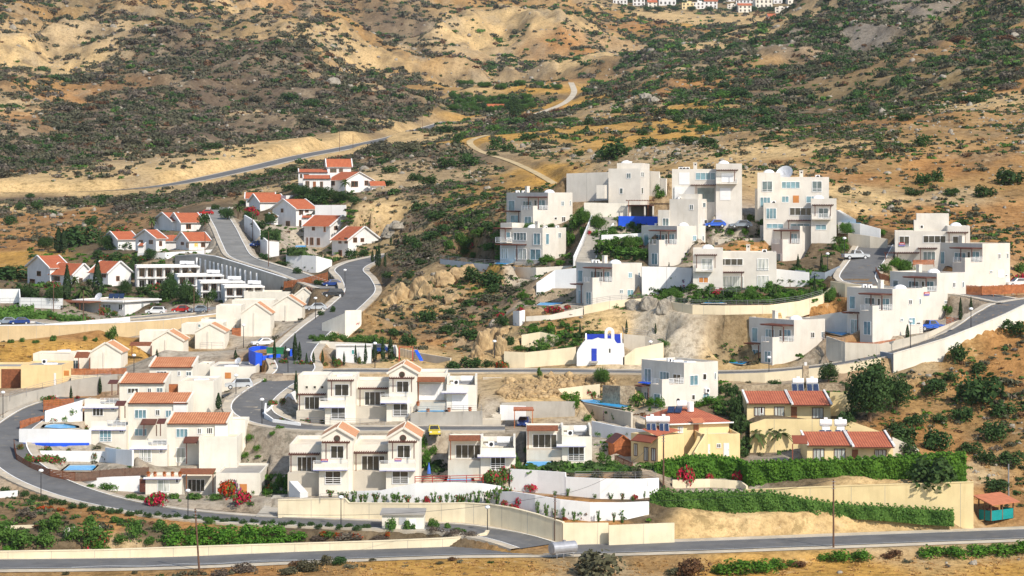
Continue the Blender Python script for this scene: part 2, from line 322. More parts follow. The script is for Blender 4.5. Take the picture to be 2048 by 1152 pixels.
road('lane', 6.0, 'asphalt', [(2035, 606, 376), (1960, 592, 384), (1850, 580, 390), (1750, 572, 392), (1715, 556, 397), (1735, 520, 409), (1752, 490, 424)], 1.2, 1.2)
road('driveway_street', 5.0, 'asphaltpale', [(662, 577, 476), (632, 566, 485), (577, 545, 505), (520, 528, 520), (482, 513, 533), (466, 488, 556), (452, 458, 588), (437, 430, 620), (440, 415, 640)], 1.2, 1.2)
road('valley_road', 5.0, 'asphaltpale', [(-200, 655, 462), (0, 650, 464), (150, 645, 466), (300, 633, 472), (400, 622, 480), (440, 614, 486)], .6, .6)
road('highway', 7.5, 'asphalt', [(-400, 382, 790), (0, 384.5, 795), (160, 383.5, 798), (330, 370.5, 812), (480, 341, 850), (600, 313, 900), (700, 294, 960), (800, 272, 1040), (860, 255, 1110), (900, 243, 1170)], 1.5, 2.0, 'path', 6)
road('dirt_track', 3.6, 'path', [(1040, 237, 1060), (1090, 222, 1120), (1130, 205, 1210), (1148, 185, 1320), (1142, 165, 1420)], 0, 0, 'path', 5)
road('hill_track', 2.2, 'track', [(975, 270, 800), (940, 283, 770), (962, 303, 715), (1020, 322, 665), (1070, 345, 620), (1110, 368, 585)], 0, 0, 'path', 3)

# ---------------------------------------------------------------- walls (data now, meshes after the ground is known)
WALLS = []
def wall(label, mat, pts, th=.3, name='garden_wall', cat='wall', group=None, ctl=True, cap=None):
    WALLS.append((label, mat, pts, th, name, cat, group, cap))
    if ctl:
        for (px, yt, yb, d) in pts:
            b = P(px, yb, d); t = P(px, yt, d)
            CT.append((b + Vector((0, -.35, 0)), 0.0)); CT.append((t + Vector((0, .9, -.25)), 0.0))
wall('long cream retaining wall with smooth face above the lower loop road', 'cream', [(556, 1001, 1034, 308), (640, 999, 1036, 307.6), (690, 998, 1040, 307.3), (698, 1007, 1041, 307.2), (850, 1008, 1046, 305), (930, 1007, 1049, 304), (980, 1010, 1052, 302.5), (1024, 1017, 1058, 300), (1075, 1030, 1068, 297), (1125, 1046, 1081, 294)], .35, 'retaining_wall', cap='cream')
wall('cream wall stepping back beside the junction of the main road', 'cream', [(1126, 1046, 1081, 293.9), (1217, 1046, 1078, 294.5)], .35, 'retaining_wall')
wall('cream roadside wall ending at the yellow earth bank', 'cream', [(1218, 1051, 1083, 293), (1290, 1048, 1080, 293.5), (1349, 1046, 1077, 294)], .35, 'retaining_wall')
wall('lower curved white terrace wall above the cream roadside wall', 'garden', [(960, 985, 1004, 309), (1024, 983, 1014, 305), (1070, 990, 1028, 302), (1120, 999, 1036, 300.3), (1180, 1005, 1042, 299.4), (1250, 1005, 1039, 299.6), (1298, 1003, 1028, 302)], .3)
wall('upper white terrace wall below the lawn and railing', 'garden', [(1020, 938, 980, 312.5), (1075, 941, 985, 311), (1130, 945, 990, 309), (1131, 954, 990, 308.9), (1200, 957, 997, 307), (1270, 958, 998, 307), (1318, 956, 992, 309)], .3)
wall('white garden wall behind the row of oleanders and bougainvillea', 'garden', [(698, 983, 1003, 311.5), (760, 981, 1005, 310), (830, 967, 1006, 309), (900, 965, 1006, 308.5), (965, 967, 1006, 308), (1020, 975, 1006, 308.5)], .3)
wall('long low cream wall of the planted strip along the main road', 'cream', [(-300, 1106, 1126, 290), (0, 1104, 1123, 290.5), (200, 1101, 1120, 291), (400, 1094, 1116, 291.5), (600, 1088, 1108, 292.5), (760, 1083, 1102, 293), (880, 1078, 1098, 293.5), (950, 1073, 1093, 294.5), (974, 1067, 1086, 296), (978, 1062, 1079, 298)], .35, 'retaining_wall', cap='cream')
wall('big cream retaining wall under the bright green hedge', 'butter', [(1490, 981, 990, 309.5), (1580, 977, 1012, 307.5), (1720, 972, 1024, 306), (1850, 968, 1035, 305), (1947, 965, 1046, 304)], .4, 'retaining_wall', cap='butter')
wall('low cream wall around the parking yard below the ivy hedge', 'cream', [(1345, 960, 976, 314), (1420, 958, 974, 314.5), (1480, 962, 976, 313.5), (1492, 972, 981, 311)], .3)
wall('grey concrete retaining wall below the pool of the flat-roofed house', 'concrete', [(821, 826, 858, 341.5), (890, 824, 858, 341.5), (965, 822, 858, 341.5)], .3, 'retaining_wall')
wall('white kerb wall curving around the street corner planting', 'garden', [(530, 806, 822, 352), (528, 826, 836, 347), (545, 838, 846, 344), (600, 846, 852, 342.3)], .25)
wall('white wall at the corner plot beside the street bend', 'garden', [(527, 826, 831, 350), (560, 800, 812, 357), (594, 780, 806, 362)], .25)
wall('white sidewall with railings above the parking bay by the street bend', 'garden', [(440, 812, 832, 356), (470, 800, 822, 359), (510, 783, 797, 364), (540, 764, 776, 372)], .25)
wall('long beige retaining wall behind the dry grass field', 'beigewall', [(-300, 657, 688, 452), (0, 652, 684, 454), (120, 650, 680, 456), (240, 646, 676, 458), (330, 640, 668, 462), (420, 630, 652, 470), (480, 622, 640, 476)], .5, 'retaining_wall', cap='garden')
wall('tall grey retaining wall with white posts below the red-roof street', 'concrete', [(350, 512, 545, 548), (400, 509, 560, 541), (430, 513, 568, 530), (480, 528, 578, 516), (540, 547, 585, 500), (600, 566, 588, 487), (640, 578, 590, 479)], .4, 'retaining_wall', cap='garden')
wall('white wall with playground side end behind the white container', 'creamwhite', [(612, 684, 694, 402), (640, 683, 697, 400), (720, 686, 700, 398), (790, 690, 706, 396), (793, 700, 715, 391)], .3)
wall('pale wall sloping along the playground and hillside', 'paleconc', [(800, 697, 712, 396), (850, 708, 722, 391), (900, 716, 732, 385)], .3)
wall('cream freestanding wall block at the foot of the rocky hill', 'creamwhite', [(644, 646, 668, 416), (690, 626, 678, 412), (691, 621, 678, 412), (723, 620, 650, 414)], .4)
wall('cream wall curving beside the chapel forecourt', 'cream', [(1008, 703, 735, 384), (1050, 705, 735, 383), (1100, 700, 731, 383), (1152, 694, 727, 383.5)], .35)
wall('cream wall rising to the right behind the chapel', 'cream', [(1246, 715, 729, 379), (1270, 697, 729, 379), (1327, 685, 728, 380)], .35)
wall('grey shaded wall with railing behind the chapel', 'paleconc', [(1247, 668, 712, 388), (1290, 672, 712, 387.5), (1327, 684, 712, 386)], .3)
wall('stepped cream wall end on the rocks left of the chapel', 'cream', [(1043, 670, 698, 391), (1080, 664, 696, 391), (1117, 672, 692, 390)], .4)
wall('long pale wall along the pool terrace above the chalk cliff', 'cream', [(1168, 612, 628, 398), (1220, 602, 618, 398), (1290, 596, 604, 399), (1335, 603, 617, 391), (1385, 610, 628, 386), (1450, 611, 629, 384.5), (1540, 610, 627, 384.5), (1600, 602, 620, 386), (1645, 590, 607, 389), (1666, 573, 590, 395)], .3, 'retaining_wall')
wall('cream wall climbing from the chalk cliff to the lane', 'cream', [(1661, 562, 592, 395), (1690, 567, 594, 389.5), (1740, 571, 596, 386.3), (1800, 575, 594, 385.2)], .3)
wall('curved cream wall of the sloping plot beside the pool villa', 'creamwhite', [(1567, 640, 662, 386), (1620, 633, 662, 386), (1694, 622, 668, 381)], .3)
wall('long white parapet wall of the climbing street on the right', 'creamwhite', [(1787, 708, 745, 356), (1840, 693, 728, 356.3), (1890, 678, 722, 356.8), (1891, 678, 708, 356.9), (1950, 655, 685, 358.5), (2010, 630, 660, 361), (2060, 606, 636, 363), (2300, 550, 590, 372)], .4, 'parapet_wall', cap='creamwhite')
wall('grey end face of the street parapet above the big tree', 'greyblue', [(1760, 703, 750, 361), (1786, 708, 752, 356.1)], .4, 'parapet_wall', ctl=False)
wall('cream parapet wall below the street behind the yellow houses', 'cream', [(1437, 748, 760, 360.5), (1530, 746, 765, 358), (1640, 735, 755, 357.3), (1700, 728, 745, 356.8), (1762, 715, 742, 356.5)], .3, 'parapet_wall')
wall('white wall beside the cypress between two flat-roofed villas', 'garden', [(1073, 566, 590, 420), (1110, 540, 576, 421), (1152, 536, 576, 420)], .3)
wall('white retaining wall under the villas by the covered car', 'garden', [(1284, 533, 590, 404), (1340, 534, 586, 405), (1385, 536, 580, 405)], .3, 'retaining_wall')
wall('dark grey fence wall below the lawn of the corner villa', 'greyblue', [(880, 518, 527, 452), (950, 526, 540, 447), (1029, 533, 554, 443)], .3)
wall('cream wall under the corner villa', 'creamwhite', [(1030, 534, 554, 442), (1072, 535, 560, 436), (1150, 531, 545, 436)], .3)
wall('white pillar block at the top of the rocky steps', 'garden', [(1026, 622, 650, 402), (1039, 622, 652, 399.5), (1050, 620, 648, 401)], .4)
wall('low cream wall below the terrace with the red flower bushes', 'creamwhite', [(1052, 633, 642, 399.5), (1100, 630, 640, 398.5), (1166, 615, 630, 398.2)], .3)
wall('white side wall of the stepped lane nearer the cubic corner villa', 'garden', [(1149, 513, 527, 430.5), (1167, 474, 490, 437), (1185, 430, 444, 445)], .25, 'lane_wall', ctl=False)
wall('white side wall of the stepped lane nearer the blue wall', 'garden', [(1194, 512, 526, 431), (1205, 478, 490, 437), (1228, 446, 456, 443)], .25, 'lane_wall', ctl=False)
wall('white low wall of the pool yard beside the stepped lane', 'garden', [(1203, 470, 482, 432), (1290, 466, 476, 433)], .3, ctl=False)
wall('cream garage wall between the upper villas', 'creamwhite', [(1168, 405, 436, 450), (1262, 407, 434, 450)], .3)
wall('bright blue wall beside the covered garage', 'blue', [(1237, 432, 452, 444), (1315, 433, 454, 443)], .3)
wall('cream perimeter wall left of the upper corner villa', 'villa', [(1133, 347, 405, 470), (1216, 344, 400, 466)], .35, 'retaining_wall')
wall('stepped cream wall right of the upper corner villa', 'villa', [(1298, 342, 392, 468), (1318, 343, 392, 467), (1319, 356, 392, 467), (1332, 357, 392, 466)], .35, 'retaining_wall')
wall('white curved pool wall beside the hillside villas', 'garden', [(1676, 444, 466, 428), (1720, 447, 470, 424), (1760, 458, 476, 422)], .3)
wall('beige wall at the end of the lane below the round hedge', 'paleconc', [(1696, 466, 484, 424), (1740, 472, 486, 421), (1775, 478, 488, 420)], .3)
wall('grey wall below the silver pickup villa garden', 'greyblue', [(1590, 540, 562, 404), (1650, 545, 562, 402), (1680, 532, 552, 404)], .25)
wall('white wall with garden behind the frontal villa', 'garden', [(1553, 538, 573, 403), (1618, 545, 573, 401)], .3)
wall('pale retaining wall under the villa garden at the street side', 'paleconc', [(1652, 672, 706, 368), (1690, 685, 712, 365), (1760, 688, 706, 364.8), (1850, 668, 684, 366), (1880, 655, 668, 367.5), (1925, 638, 650, 369)], .3, 'retaining_wall')
wall('grey wall with pool coping above the purple flowers', 'paleconc', [(1168, 807, 836, 355), (1210, 815, 845, 348.5), (1262, 825, 856, 339)], .3, 'retaining_wall')
wall('cream wall behind the pool with planting', 'cream', [(1117, 778, 797, 361), (1165, 772, 798, 363), (1200, 768, 795, 363)], .3)
wall('round stone wall beside the pool villa', 'stonewall', [(1205, 770, 809, 356), (1240, 772, 812, 353), (1270, 772, 812, 353)], .4)
wall('grey wall on the right of the carport', 'concrete', [(1003, 806, 838, 347), (1060, 803, 836, 348), (1150, 803, 832, 348)], .3, 'retaining_wall')
wall('white wall behind the carport', 'garden', [(1000, 810, 840, 346.5), (1052, 812, 840, 346.3)], .25, ctl=False)
wall('long white sloping wall between the villa gardens and the wooden shed', 'garden', [(1183, 842, 872, 341), (1230, 852, 878, 337), (1300, 862, 885, 332)], .3)
wall('pale wall behind the yellow car', 'creamwhite', [(845, 878, 925, 334), (897, 872, 920, 334)], .3, 'retaining_wall')
wall('sloping butter-yellow wall behind the lowest bungalow', 'butter', [(1500, 848, 905, 332), (1530, 838, 905, 332), (1690, 839, 898, 331), (1768, 866, 898, 330.5)], .3, 'retaining_wall')
wall('sloping shaded wall end at the right of the lowest bungalow', 'paleconc', [(1785, 874, 912, 321), (1838, 898, 914, 322)], .3)
wall('butter wall right of the upper yellow bungalow', 'butter', [(1660, 784, 832, 343), (1700, 786, 830, 342)], .3, 'retaining_wall')
wall('rough stone garden wall behind the upper yellow bungalow', 'stonewall', [(1470, 772, 786, 349), (1590, 768, 784, 350), (1690, 768, 784, 349)], .5)
wall('pale wall in front of the orange-roof terrace gardens', 'garden', [(160, 958, 973, 326), (220, 954, 980, 325), (280, 952, 984, 325)], .3)
wall('bright blue tiled pool edge along the terraced gardens', 'blue', [(38, 886, 892, 344.6), (100, 886, 893, 343.6), (178, 886, 893, 343.6)], .3, 'pool_wall', ctl=False)
wall('white pool wall with blue stripe, upper tier of the terraced pools', 'garden', [(38, 858, 888, 345), (100, 858, 888, 344), (182, 860, 888, 344)], .3)
wall('white pool wall with blue stripe, lower tier of the terraced pools', 'garden', [(40, 901, 920, 341.5), (120, 902, 922, 341), (210, 903, 924, 340.5)], .3)
wall('white wall below the red fence next to the terraced pools', 'garden', [(90, 822, 845, 356), (165, 800, 842, 357)], .3)
wall('grey ramp wall with railing below the yellow house', 'concrete', [(-20, 798, 830, 368), (15, 793, 828, 368), (85, 778, 806, 371), (140, 762, 790, 375), (235, 748, 780, 377)], .3, 'retaining_wall')
wall('cream wall under the red plank fence', 'cream', [(142, 750, 764, 384), (240, 752, 762, 383)], .3)
wall('white base wall of the lower red-roofed villas', 'garden', [(520, 470, 522, 556), (534, 482, 530, 548), (558, 484, 532, 548)], .4, 'retaining_wall')
wall('wide white base wall above the street bend', 'garden', [(572, 509, 540, 525), (632, 512, 546, 520), (664, 520, 540, 523)], .4, 'retaining_wall')
wall('white side wall of the street with the parked dark car', 'garden', [(488, 430, 462, 600), (505, 440, 478, 585), (520, 462, 505, 565)], .4, 'retaining_wall')
wall('white wall behind the middle red-roofed villa', 'garden', [(630, 410, 450, 610), (692, 410, 450, 608)], .3, 'retaining_wall')
wall('white garden wall with wire fence beside the tennis court', 'garden', [(-60, 578, 606, 500), (38, 578, 606, 500), (39, 595, 614, 494), (125, 597, 618, 492)], .3)
wall('white parapet along the valley road with stone posts', 'garden', [(-40, 640, 650, 468), (70, 643, 650, 468), (90, 648, 654, 460), (180, 641, 650, 462), (260, 634, 643, 466)], .25, ctl=False)
wall('concrete garden wall with white garage door below the shuttered villa', 'concrete', [(1424, 431, 456, 436), (1488, 431, 456, 436)], .3)
wall('pale garden wall behind the red-earth bed of the cubic villas', 'paleconc', [(1436, 478, 488, 427), (1522, 476, 487, 426)], .3)
wall('white wall between the terraced pools and the tiled houses', 'garden', [(210, 895, 924, 340), (232, 898, 926, 334), (264, 900, 932, 331)], .3)
wall('white garden wall stepping down beside the tiled villas', 'garden', [(275, 506, 516, 556), (330, 505, 518, 553), (413, 500, 508, 556), (455, 495, 506, 556)], .3)
wall('cream planter wall beside the planted strip', 'cream', [(-30, 1053, 1062, 303), (75, 1050, 1062, 303)], .3, ctl=False)
wall('white plinth wall at the entrance of the planted strip', 'garden', [(-30, 985, 1000, 318), (35, 981, 994, 318)], .3, ctl=False)
# ---------------------------------------------------------------- house kit
class Blk: pass
class House:
    def __init__(s, name, label, cat, px, py, d, group=None):
        s.d = d; s.root = empty(name, P(px, py, d), label, cat, group)
    def part(s, mb, name, parent=None, label=None, smooth=False):
        o = mb.build(name, parent or s.root, None, smooth)
        if label: o['label'] = label
        return o
    def blk(s, mat, l, c, r, top, bot, d=None, th=0., dep=None, par=.35, roofmat='roofcream', sink=2.5, pad=True, name='wall', wall=True, rlen=None):
        b = Blk(); d = d or s.d; a = R(th)
        b.rd = Vector((math.cos(a), math.sin(a), 0)); b.ld = Vector((-math.sin(a), math.cos(a), 0))
        C = P(c, bot, d); b.C = C; b.z0 = C.z; b.z1 = P(c, top, d).z
        def ln(px, dr):
            u = (px - CX) / F
            return (u * C.y - C.x) / (dr.x - u * dr.y)
        b.Lr = rlen or ln(r, b.rd); b.Ll = dep if dep else ln(l, b.ld)
        b.nR = Vector((b.rd.y, -b.rd.x, 0)); b.nL = -b.rd
        if pad:
            PADS.append((C, b.rd, b.ld, b.Lr, b.Ll, b.z0))
            for q in (C, C + b.rd * b.Lr, C + b.ld * b.Ll * (1 if th > 5 else .25)): CT.append((q + Vector((0, -.3, 0)), 0.0))
        if wall:
            m = MB(); z0 = b.z0 - sink; H = b.z1 - z0; o = Vector((C.x, C.y, z0)); t = .22
            if par and par > 0:
                rr, ll = b.rd * b.Lr, b.ld * b.Ll
                q = [o, o + rr, o + rr + ll, o + ll]; top_ = [p + Vector((0, 0, H)) for p in q]
                cx = [C.x + 0, C.y]
                inn = [o + b.rd * t + b.ld * t, o + rr - b.rd * t + b.ld * t, o + rr - b.rd * t + ll - b.ld * t, o + b.rd * t + ll - b.ld * t]
                it = [p + Vector((0, 0, H)) for p in inn]; ib = [p + Vector((0, 0, H - par)) for p in inn]
                m.add(q + top_ + it, [(0, 1, 5, 4), (1, 2, 6, 5), (2, 3, 7, 6), (3, 0, 4, 7), (4, 5, 9, 8), (5, 6, 10, 9), (6, 7, 11, 10), (7, 4, 8, 11)], mat)
                m.add(it + ib, [(0, 1, 5, 4), (1, 2, 6, 5), (2, 3, 7, 6), (3, 0, 4, 7)], mat)
                m.add(ib, [(0, 1, 2, 3)], roofmat)
            else: m.ob(o, b.rd * b.Lr, b.ld * b.Ll, (0, 0, H), mat)
            s.part(m, name)
        return b
    # point on a face of a block
    def on(s, b, face, px, py=None, off=0.0):
        dr = b.rd if face == 'R' else b.ld; n = b.nR if face == 'R' else b.nL
        C = b.C + n * off; u = (px - CX) / F
        t = (u * C.y - C.x) / (dr.x - u * dr.y); q = C + dr * t
        z = b.z0 if py is None else ZC - (py - YH) * q.y / F
        return Vector((q.x, q.y, z)), t
    def rect(s, b, face, x0, y0, x1, y1, off=0.0):
        _, t0 = s.on(b, face, x0, y0, off); _, t1 = s.on(b, face, x1, y0, off)
        qm, _ = s.on(b, face, (x0 + x1) / 2, y0, off); za = qm.z; zb = s.on(b, face, (x0 + x1) / 2, y1, off)[0].z
        if t0 > t1: t0, t1 = t1, t0
        dr = b.rd if face == 'R' else b.ld; n = b.nR if face == 'R' else b.nL
        o = b.C + n * off + dr * t0; o = Vector((o.x, o.y, zb))
        return o, dr, n, t1 - t0, za - zb
    def win(s, b, face, x0, y0, x1, y1, n=2, pane='g_blue', fr='frame', bars=0, off=0.0, name='window', rows=1, fw=.09, surround=None):
        o, dr, nn, w, h = s.rect(b, face, x0, y0, x1, y1, off)
        if w < .1 or h < .1: return None
        m = MB(); Z = Vector((0, 0, 1)); D = nn * .07; o2 = o + nn * .003
        m.ob(o2, dr * w, Z * fw, D, fr); m.ob(o2 + Z * (h - fw), dr * w, Z * fw, D, fr)
        m.ob(o2 + Z * fw, dr * fw, Z * (h - 2 * fw), D, fr); m.ob(o2 + Z * fw + dr * (w - fw), dr * fw, Z * (h - 2 * fw), D, fr)
        for k in range(1, n): m.ob(o2 + Z * fw + dr * (w * k / n - fw * .4), dr * fw * .8, Z * (h - 2 * fw), D * .9, fr)
        for k in range(1, rows): m.ob(o2 + Z * (h * k / rows) + dr * fw, dr * (w - 2 * fw), Z * fw * .7, D * .8, fr)
        for k in range(bars): m.ob(o2 + Z * (.12 + .27 * k) + nn * .08, dr * w, Z * .06, nn * .05, fr)
        if surround: 
            e = .1; m.ob(o2 - dr * e - Z * e, dr * (w + 2 * e), Z * e, D * 1.2, surround); m.ob(o2 - dr * e + Z * h, dr * (w + 2 * e), Z * e, D * 1.2, surround)
        f = s.part(m, name)
        g = MB(); g.ob(o + nn * .006 + dr * fw * .6 + Z * fw * .6, dr * (w - fw * 1.2), Z * (h - fw * 1.2), nn * .02, pane); s.part(g, 'pane', f)
        return f
    def door(s, b, face, x0, y0, x1, y1, mat='door', off=0.0, name='door', arch=False):
        o, dr, nn, w, h = s.rect(b, face, x0, y0, x1, y1, off); Z = Vector((0, 0, 1)); m = MB()
        m.ob(o + nn * .003, dr * w, Z * h, nn * .05, mat)
        for k in range(2): m.ob(o + nn * .053 + dr * (w * (.12 + .46 * k)) + Z * h * .1, dr * w * .3, Z * h * .78, nn * .015, mat)
        d = s.part(m, name); m = MB(); m.ob(o + nn * .07 + dr * w * .88 + Z * h * .45, dr * .06, Z * .12, nn * .05, 'metal'); s.part(m, 'handle', d); return d
    def plate(s, b, face, x0, y0, x1, y1, mat, depth=.04, name='panel', off=0.0, label=None):
        o, dr, nn, w, h = s.rect(b, face, x0, y0, x1, y1, off); m = MB(); m.ob(o + nn * .004, dr * w, Vector((0, 0, h)), nn * depth, mat)
        return s.part(m, name, None, label)
    def shutter(s, b, face, x0, y0, x1, y1, off=0.0):
        o, dr, nn, w, h = s.rect(b, face, x0, y0, x1, y1, off); m = MB(); k = 0; z = 0
        while z < h: m.ob(o + nn * .004 + Vector((0, 0, z)), dr * w, Vector((0, 0, min(.13, h - z))), nn * (.05 if k % 2 else .065), 'shutter'); z += .14; k += 1
        return s.part(m, 'roller_shutter')
    def slab(s, b, face, x0, x1, y, depth, th=.22, mat='white', name='balcony_slab', off=0.0, edge=None):
        o, dr, nn, w, _ = s.rect(b, face, x0, y, x1, y + 1, off); o.z = s.on(b, face, (x0 + x1) / 2, y, off + depth)[0].z - th
        m = MB(); m.ob(o + nn * .004, dr * w, nn * depth, Vector((0, 0, th)), mat)
        if edge: m.ob(o + nn * (depth + .004), dr * w, nn * .02, Vector((0, 0, th * .25)), edge)
        s.part(m, name); return o + Vector((0, 0, th)), dr, nn, w
    def balus(s, o, dr, nn, w, depth, h=1.0, solid=False, mat='frame', sides=True, name='railing'):
        m = MB(); Z = Vector((0, 0, 1)); segs = [(o + nn * (depth - .06), dr, w)]
        if sides: segs += [(o, nn, depth - .07), (o + dr * (w - .06), nn, depth - .07)]
        for (q, v, L) in segs:
            other = nn if v is dr else dr
            if solid: m.ob(q, v * L, other * .06, Z * h, mat)
            else:
                for k in range(4): m.ob(q + Z * (h * (.2 + .25 * k)), v * L, other * .05, Z * .06, mat)
                n = max(1, int(L / 1.3))
                for k in range(n + 1): m.ob(q + v * ((L - .06) * k / n) , v * .06, other * .06, Z * h, mat)
        return s.part(m, name)
    def pergola(s, b, face, x0, x1, y, depth, posts=(), pbot=None, drop=0.0, off=0.0, mat='darkwood', solid=False, name='pergola'):
        o, dr, nn, w, _ = s.rect(b, face, x0, y, x1, y + 1, off)
        zf = s.on(b, face, (x0 + x1) / 2, y, off + depth)[0].z; o.z = zf
        Z = Vector((0, 0, 1)); m = MB(); v = nn * depth - Z * drop; o = o + Z * drop + nn * .004
        if solid: m.ob(o, dr * w, v, Z * .12, mat)
        else:
            n = max(2, int(w / .32))
            for k in range(n + 1): m.ob(o + Z * .1 + dr * ((w - .1) * k / n), dr * .1, v, Z * .14, mat)
        m.ob(o + v - nn * .32, dr * w, nn * .12, Z * .1, mat); m.ob(o + nn * .02, dr * w, nn * .1, Z * .1, mat)
        p = s.part(m, name)
        for px in posts:
            q, t = s.on(b, face, px, None, off + depth - .2); zb = ZC - ((pbot if pbot else y + 30) - YH) * q.y / F
            m2 = MB(); m2.ob(Vector((q.x, q.y, zb)) - dr * .06, dr * .13, nn * .13, Z * (zf - zb), mat); s.part(m2, 'post', p)
        return p
    def gable(s, b, ridge='l', rise=1.6, over=.35, mat='orange', wmat='white', th=.16, z=None, cope=None, extra=0.0, apex=.5):
        z1 = (b.z1 if z is None else z); o = Vector((b.C.x, b.C.y, z1)); Z = Vector((0, 0, 1))
        if ridge == 'l': A, W, B, D = b.rd, b.Lr, b.ld, b.Ll
        else: A, W, B, D = b.ld, b.Ll, b.rd, b.Lr
        ap = o + A * W * apex + Z * rise
        for q0 in (.01, D - .26): m = MB(); m.prism([o + B * q0, o + A * W + B * q0, ap + B * q0], B * .25, wmat); s.part(m, 'gable_wall')
        m = MB()
        for sgn in (0, 1):
            e = o if sgn == 0 else o + A * W
            dn = (e - ap); L = dn.length; dnn = dn.normalized(); nrm = dnn.cross(B); nrm = nrm if nrm.z > 0 else -nrm
            p0 = ap - B * over + nrm * .02; vd = dnn * (L + over * 1.1); vb = B * (D + 2 * over + extra)
            q = [p0, p0 + vb, p0 + vb + vd, p0 + vd]; up = [x + nrm * th for x in q]; W2 = (D + 2 * over); L2 = L + over
            m.add(up, [(0, 1, 2, 3) if True else 0], mat, [[(0, L2), (W2, L2), (W2, 0), (0, 0)]])
            m.add(q + up, [(0, 1, 5, 4), (1, 2, 6, 5), (2, 3, 7, 6), (3, 0, 4, 7), (3, 2, 1, 0)], wmat)
        r = s.part(m, 'roof')
        if cope:
            for q0 in (ap - B * (over + .02), ap + B * (D + over - .28)):
                m = MB()
                for e in (o, o + A * W):
                    dn = e - ap; dnn = dn.normalized(); nrm = dnn.cross(B); nrm = nrm if nrm.z > 0 else -nrm; m.ob(q0 + nrm * (th - .02), dnn * (dn.length + over * 1.1), B * .3, nrm * .18, cope)
                s.part(m, 'coping', r)
        return r
    def mono(s, b, rise=1.1, over=.45, mat='orange', wmat='white', cope='white', low='R', x=None, dep=None, th=.16, z=None):
        """one slope falling towards the low face, with raised side copings"""
        o = Vector((b.C.x, b.C.y, b.z1 if z is None else z)); Z = Vector((0, 0, 1))
        if low == 'R': A, W, B, D = b.rd, b.Lr, b.ld, (dep or b.Ll)
        else: A, W, B, D = b.ld, b.Ll, b.rd, (dep or b.Lr)
        if x: (a0, a1) = x; o = o + A * a0; W = a1 - a0
        for q0 in (0, W - .2): m = MB(); m.prism([o + A * q0, o + A * q0 + B * D, o + A * q0 + B * D + Z * rise], A * .2, wmat); s.part(m, 'gable_wall')
        m = MB(); m.ob(o + B * (D - .2) + A * .2, A * (W - .4), B * .2, Z * rise, wmat); s.part(m, 'gable_wall')
        sl = (B * D + Z * rise); L = sl.length; d = sl.normalized(); n = d.cross(A); n = n if n.z > 0 else -n
        p0 = o - d * over + n * .02 + A * .02; v = d * (L + over); q = [p0, p0 + A * (W - .04), p0 + A * (W - .04) + v, p0 + v]; up = [x_ + n * th for x_ in q]
        m = MB(); L2 = L + over; m.add(up, [(0, 1, 2, 3)], mat, [[(0, 0), (W, 0), (W, L2), (0, L2)]])
        m.add(q + up, [(0, 1, 5, 4), (1, 2, 6, 5), (2, 3, 7, 6), (3, 0, 4, 7), (3, 2, 1, 0)], 'darkwood')
        r = s.part(m, 'roof')
        if cope:
            for q0 in (-.12, W - .18): m = MB(); m.ob(o + A * q0 + n * (th + .03) - d * over, A * .3, v, n * .2, cope); s.part(m, 'coping', r)
        return r
    def bits(s, b, lst):
        """roof furniture: (kind, fraction along r, fraction along l)"""
        for it in lst:
            k, fr_, fl = it[:3]; z = b.z1 - .33; p = b.C + b.rd * b.Lr * fr_ + b.ld * b.Ll * fl; p = Vector((p.x, p.y, z)); m = MB(); a = math.atan2(b.rd.y, b.rd.x)
            if k == 'chim': m.box(p, .7, .7, 1.5, 'villa', a); m.box(p + Vector((0, 0, 1.502)), .8, .8, .12, 'villa', a); m.box(p + Vector((0, -.36, 1.1)), .3, .04, .25, 'darkmetal', a); s.part(m, 'chimney')
            elif k == 'cover': m.ball(p + Vector((0, 0, .2)), 1.1, .8, .75, 'tankwhite', 10, 5, True); m.box(p, 1.9, 1.3, .25, 'tankwhite', a); s.part(m, 'tank_cover', smooth=False)
            elif k == 'ac':
                m.box(p, .85, .4, .75, 'tankwhite', a); o2 = p + Vector((0, -.21, .38)); m.tube([o2, o2 + Vector((0, -.03, 0))], .28, 'darkmetal', 12); s.part(m, 'air_conditioner')
            elif k == 'dish':
                r_ = it[3] if len(it) > 3 else .9
                dish_mesh(m, p + Vector((0, 0, .9)), r_); s.part(m, 'satellite_dish', smooth=True)
            elif k == 'tank':
                m.tube([p + Vector((-.9, 0, .75)), p + Vector((.9, 0, .75))], .45, 'tankwhite', 12); m.box(p, 1.4, .6, .32, 'metal', a); s.part(m, 'water_tank', smooth=False)
            elif k == 'pile': m.box(p, 2.4, 1.4, .18, 'tankwhite', a + .2); m.box(p + Vector((.2, .1, .18)), 1.5, .9, .12, 'lightmetal', a - .1); s.part(m, 'roof_hatch')
def dish_mesh(m, c, r, az=-.5, el=.6):
    d = Vector((math.sin(az) * math.cos(el), -math.cos(az) * math.cos(el), math.sin(el))); a = d.cross(Vector((0, 0, 1))).normalized(); b = a.cross(d)
    vs = [c - d * r * .12]; fs = []; n = 16
    for j in (1, 2, 3):
        for i in range(n):
            t = 2 * math.pi * i / n; q = r * j / 3; vs.append(c - d * r * .12 + d * (q * q / r) * .35 + a * q * math.cos(t) + b * q * math.sin(t))
    for i in range(n): fs.append((0, 1 + i, 1 + (i + 1) % n))
    for j in range(2):
        for i in range(n): fs.append((1 + j * n + i, 1 + (j + 1) * n + i, 1 + (j + 1) * n + (i + 1) % n, 1 + j * n + (i + 1) % n))
    m.add(vs, fs, 'lightmetal'); m.tube([c - d * r * .1, c + d * r * .6], .03, 'metal', 5); m.tube([c - d * r * .15, c + Vector((0, .1, -r * 1.1))], .06, 'metal', 6)
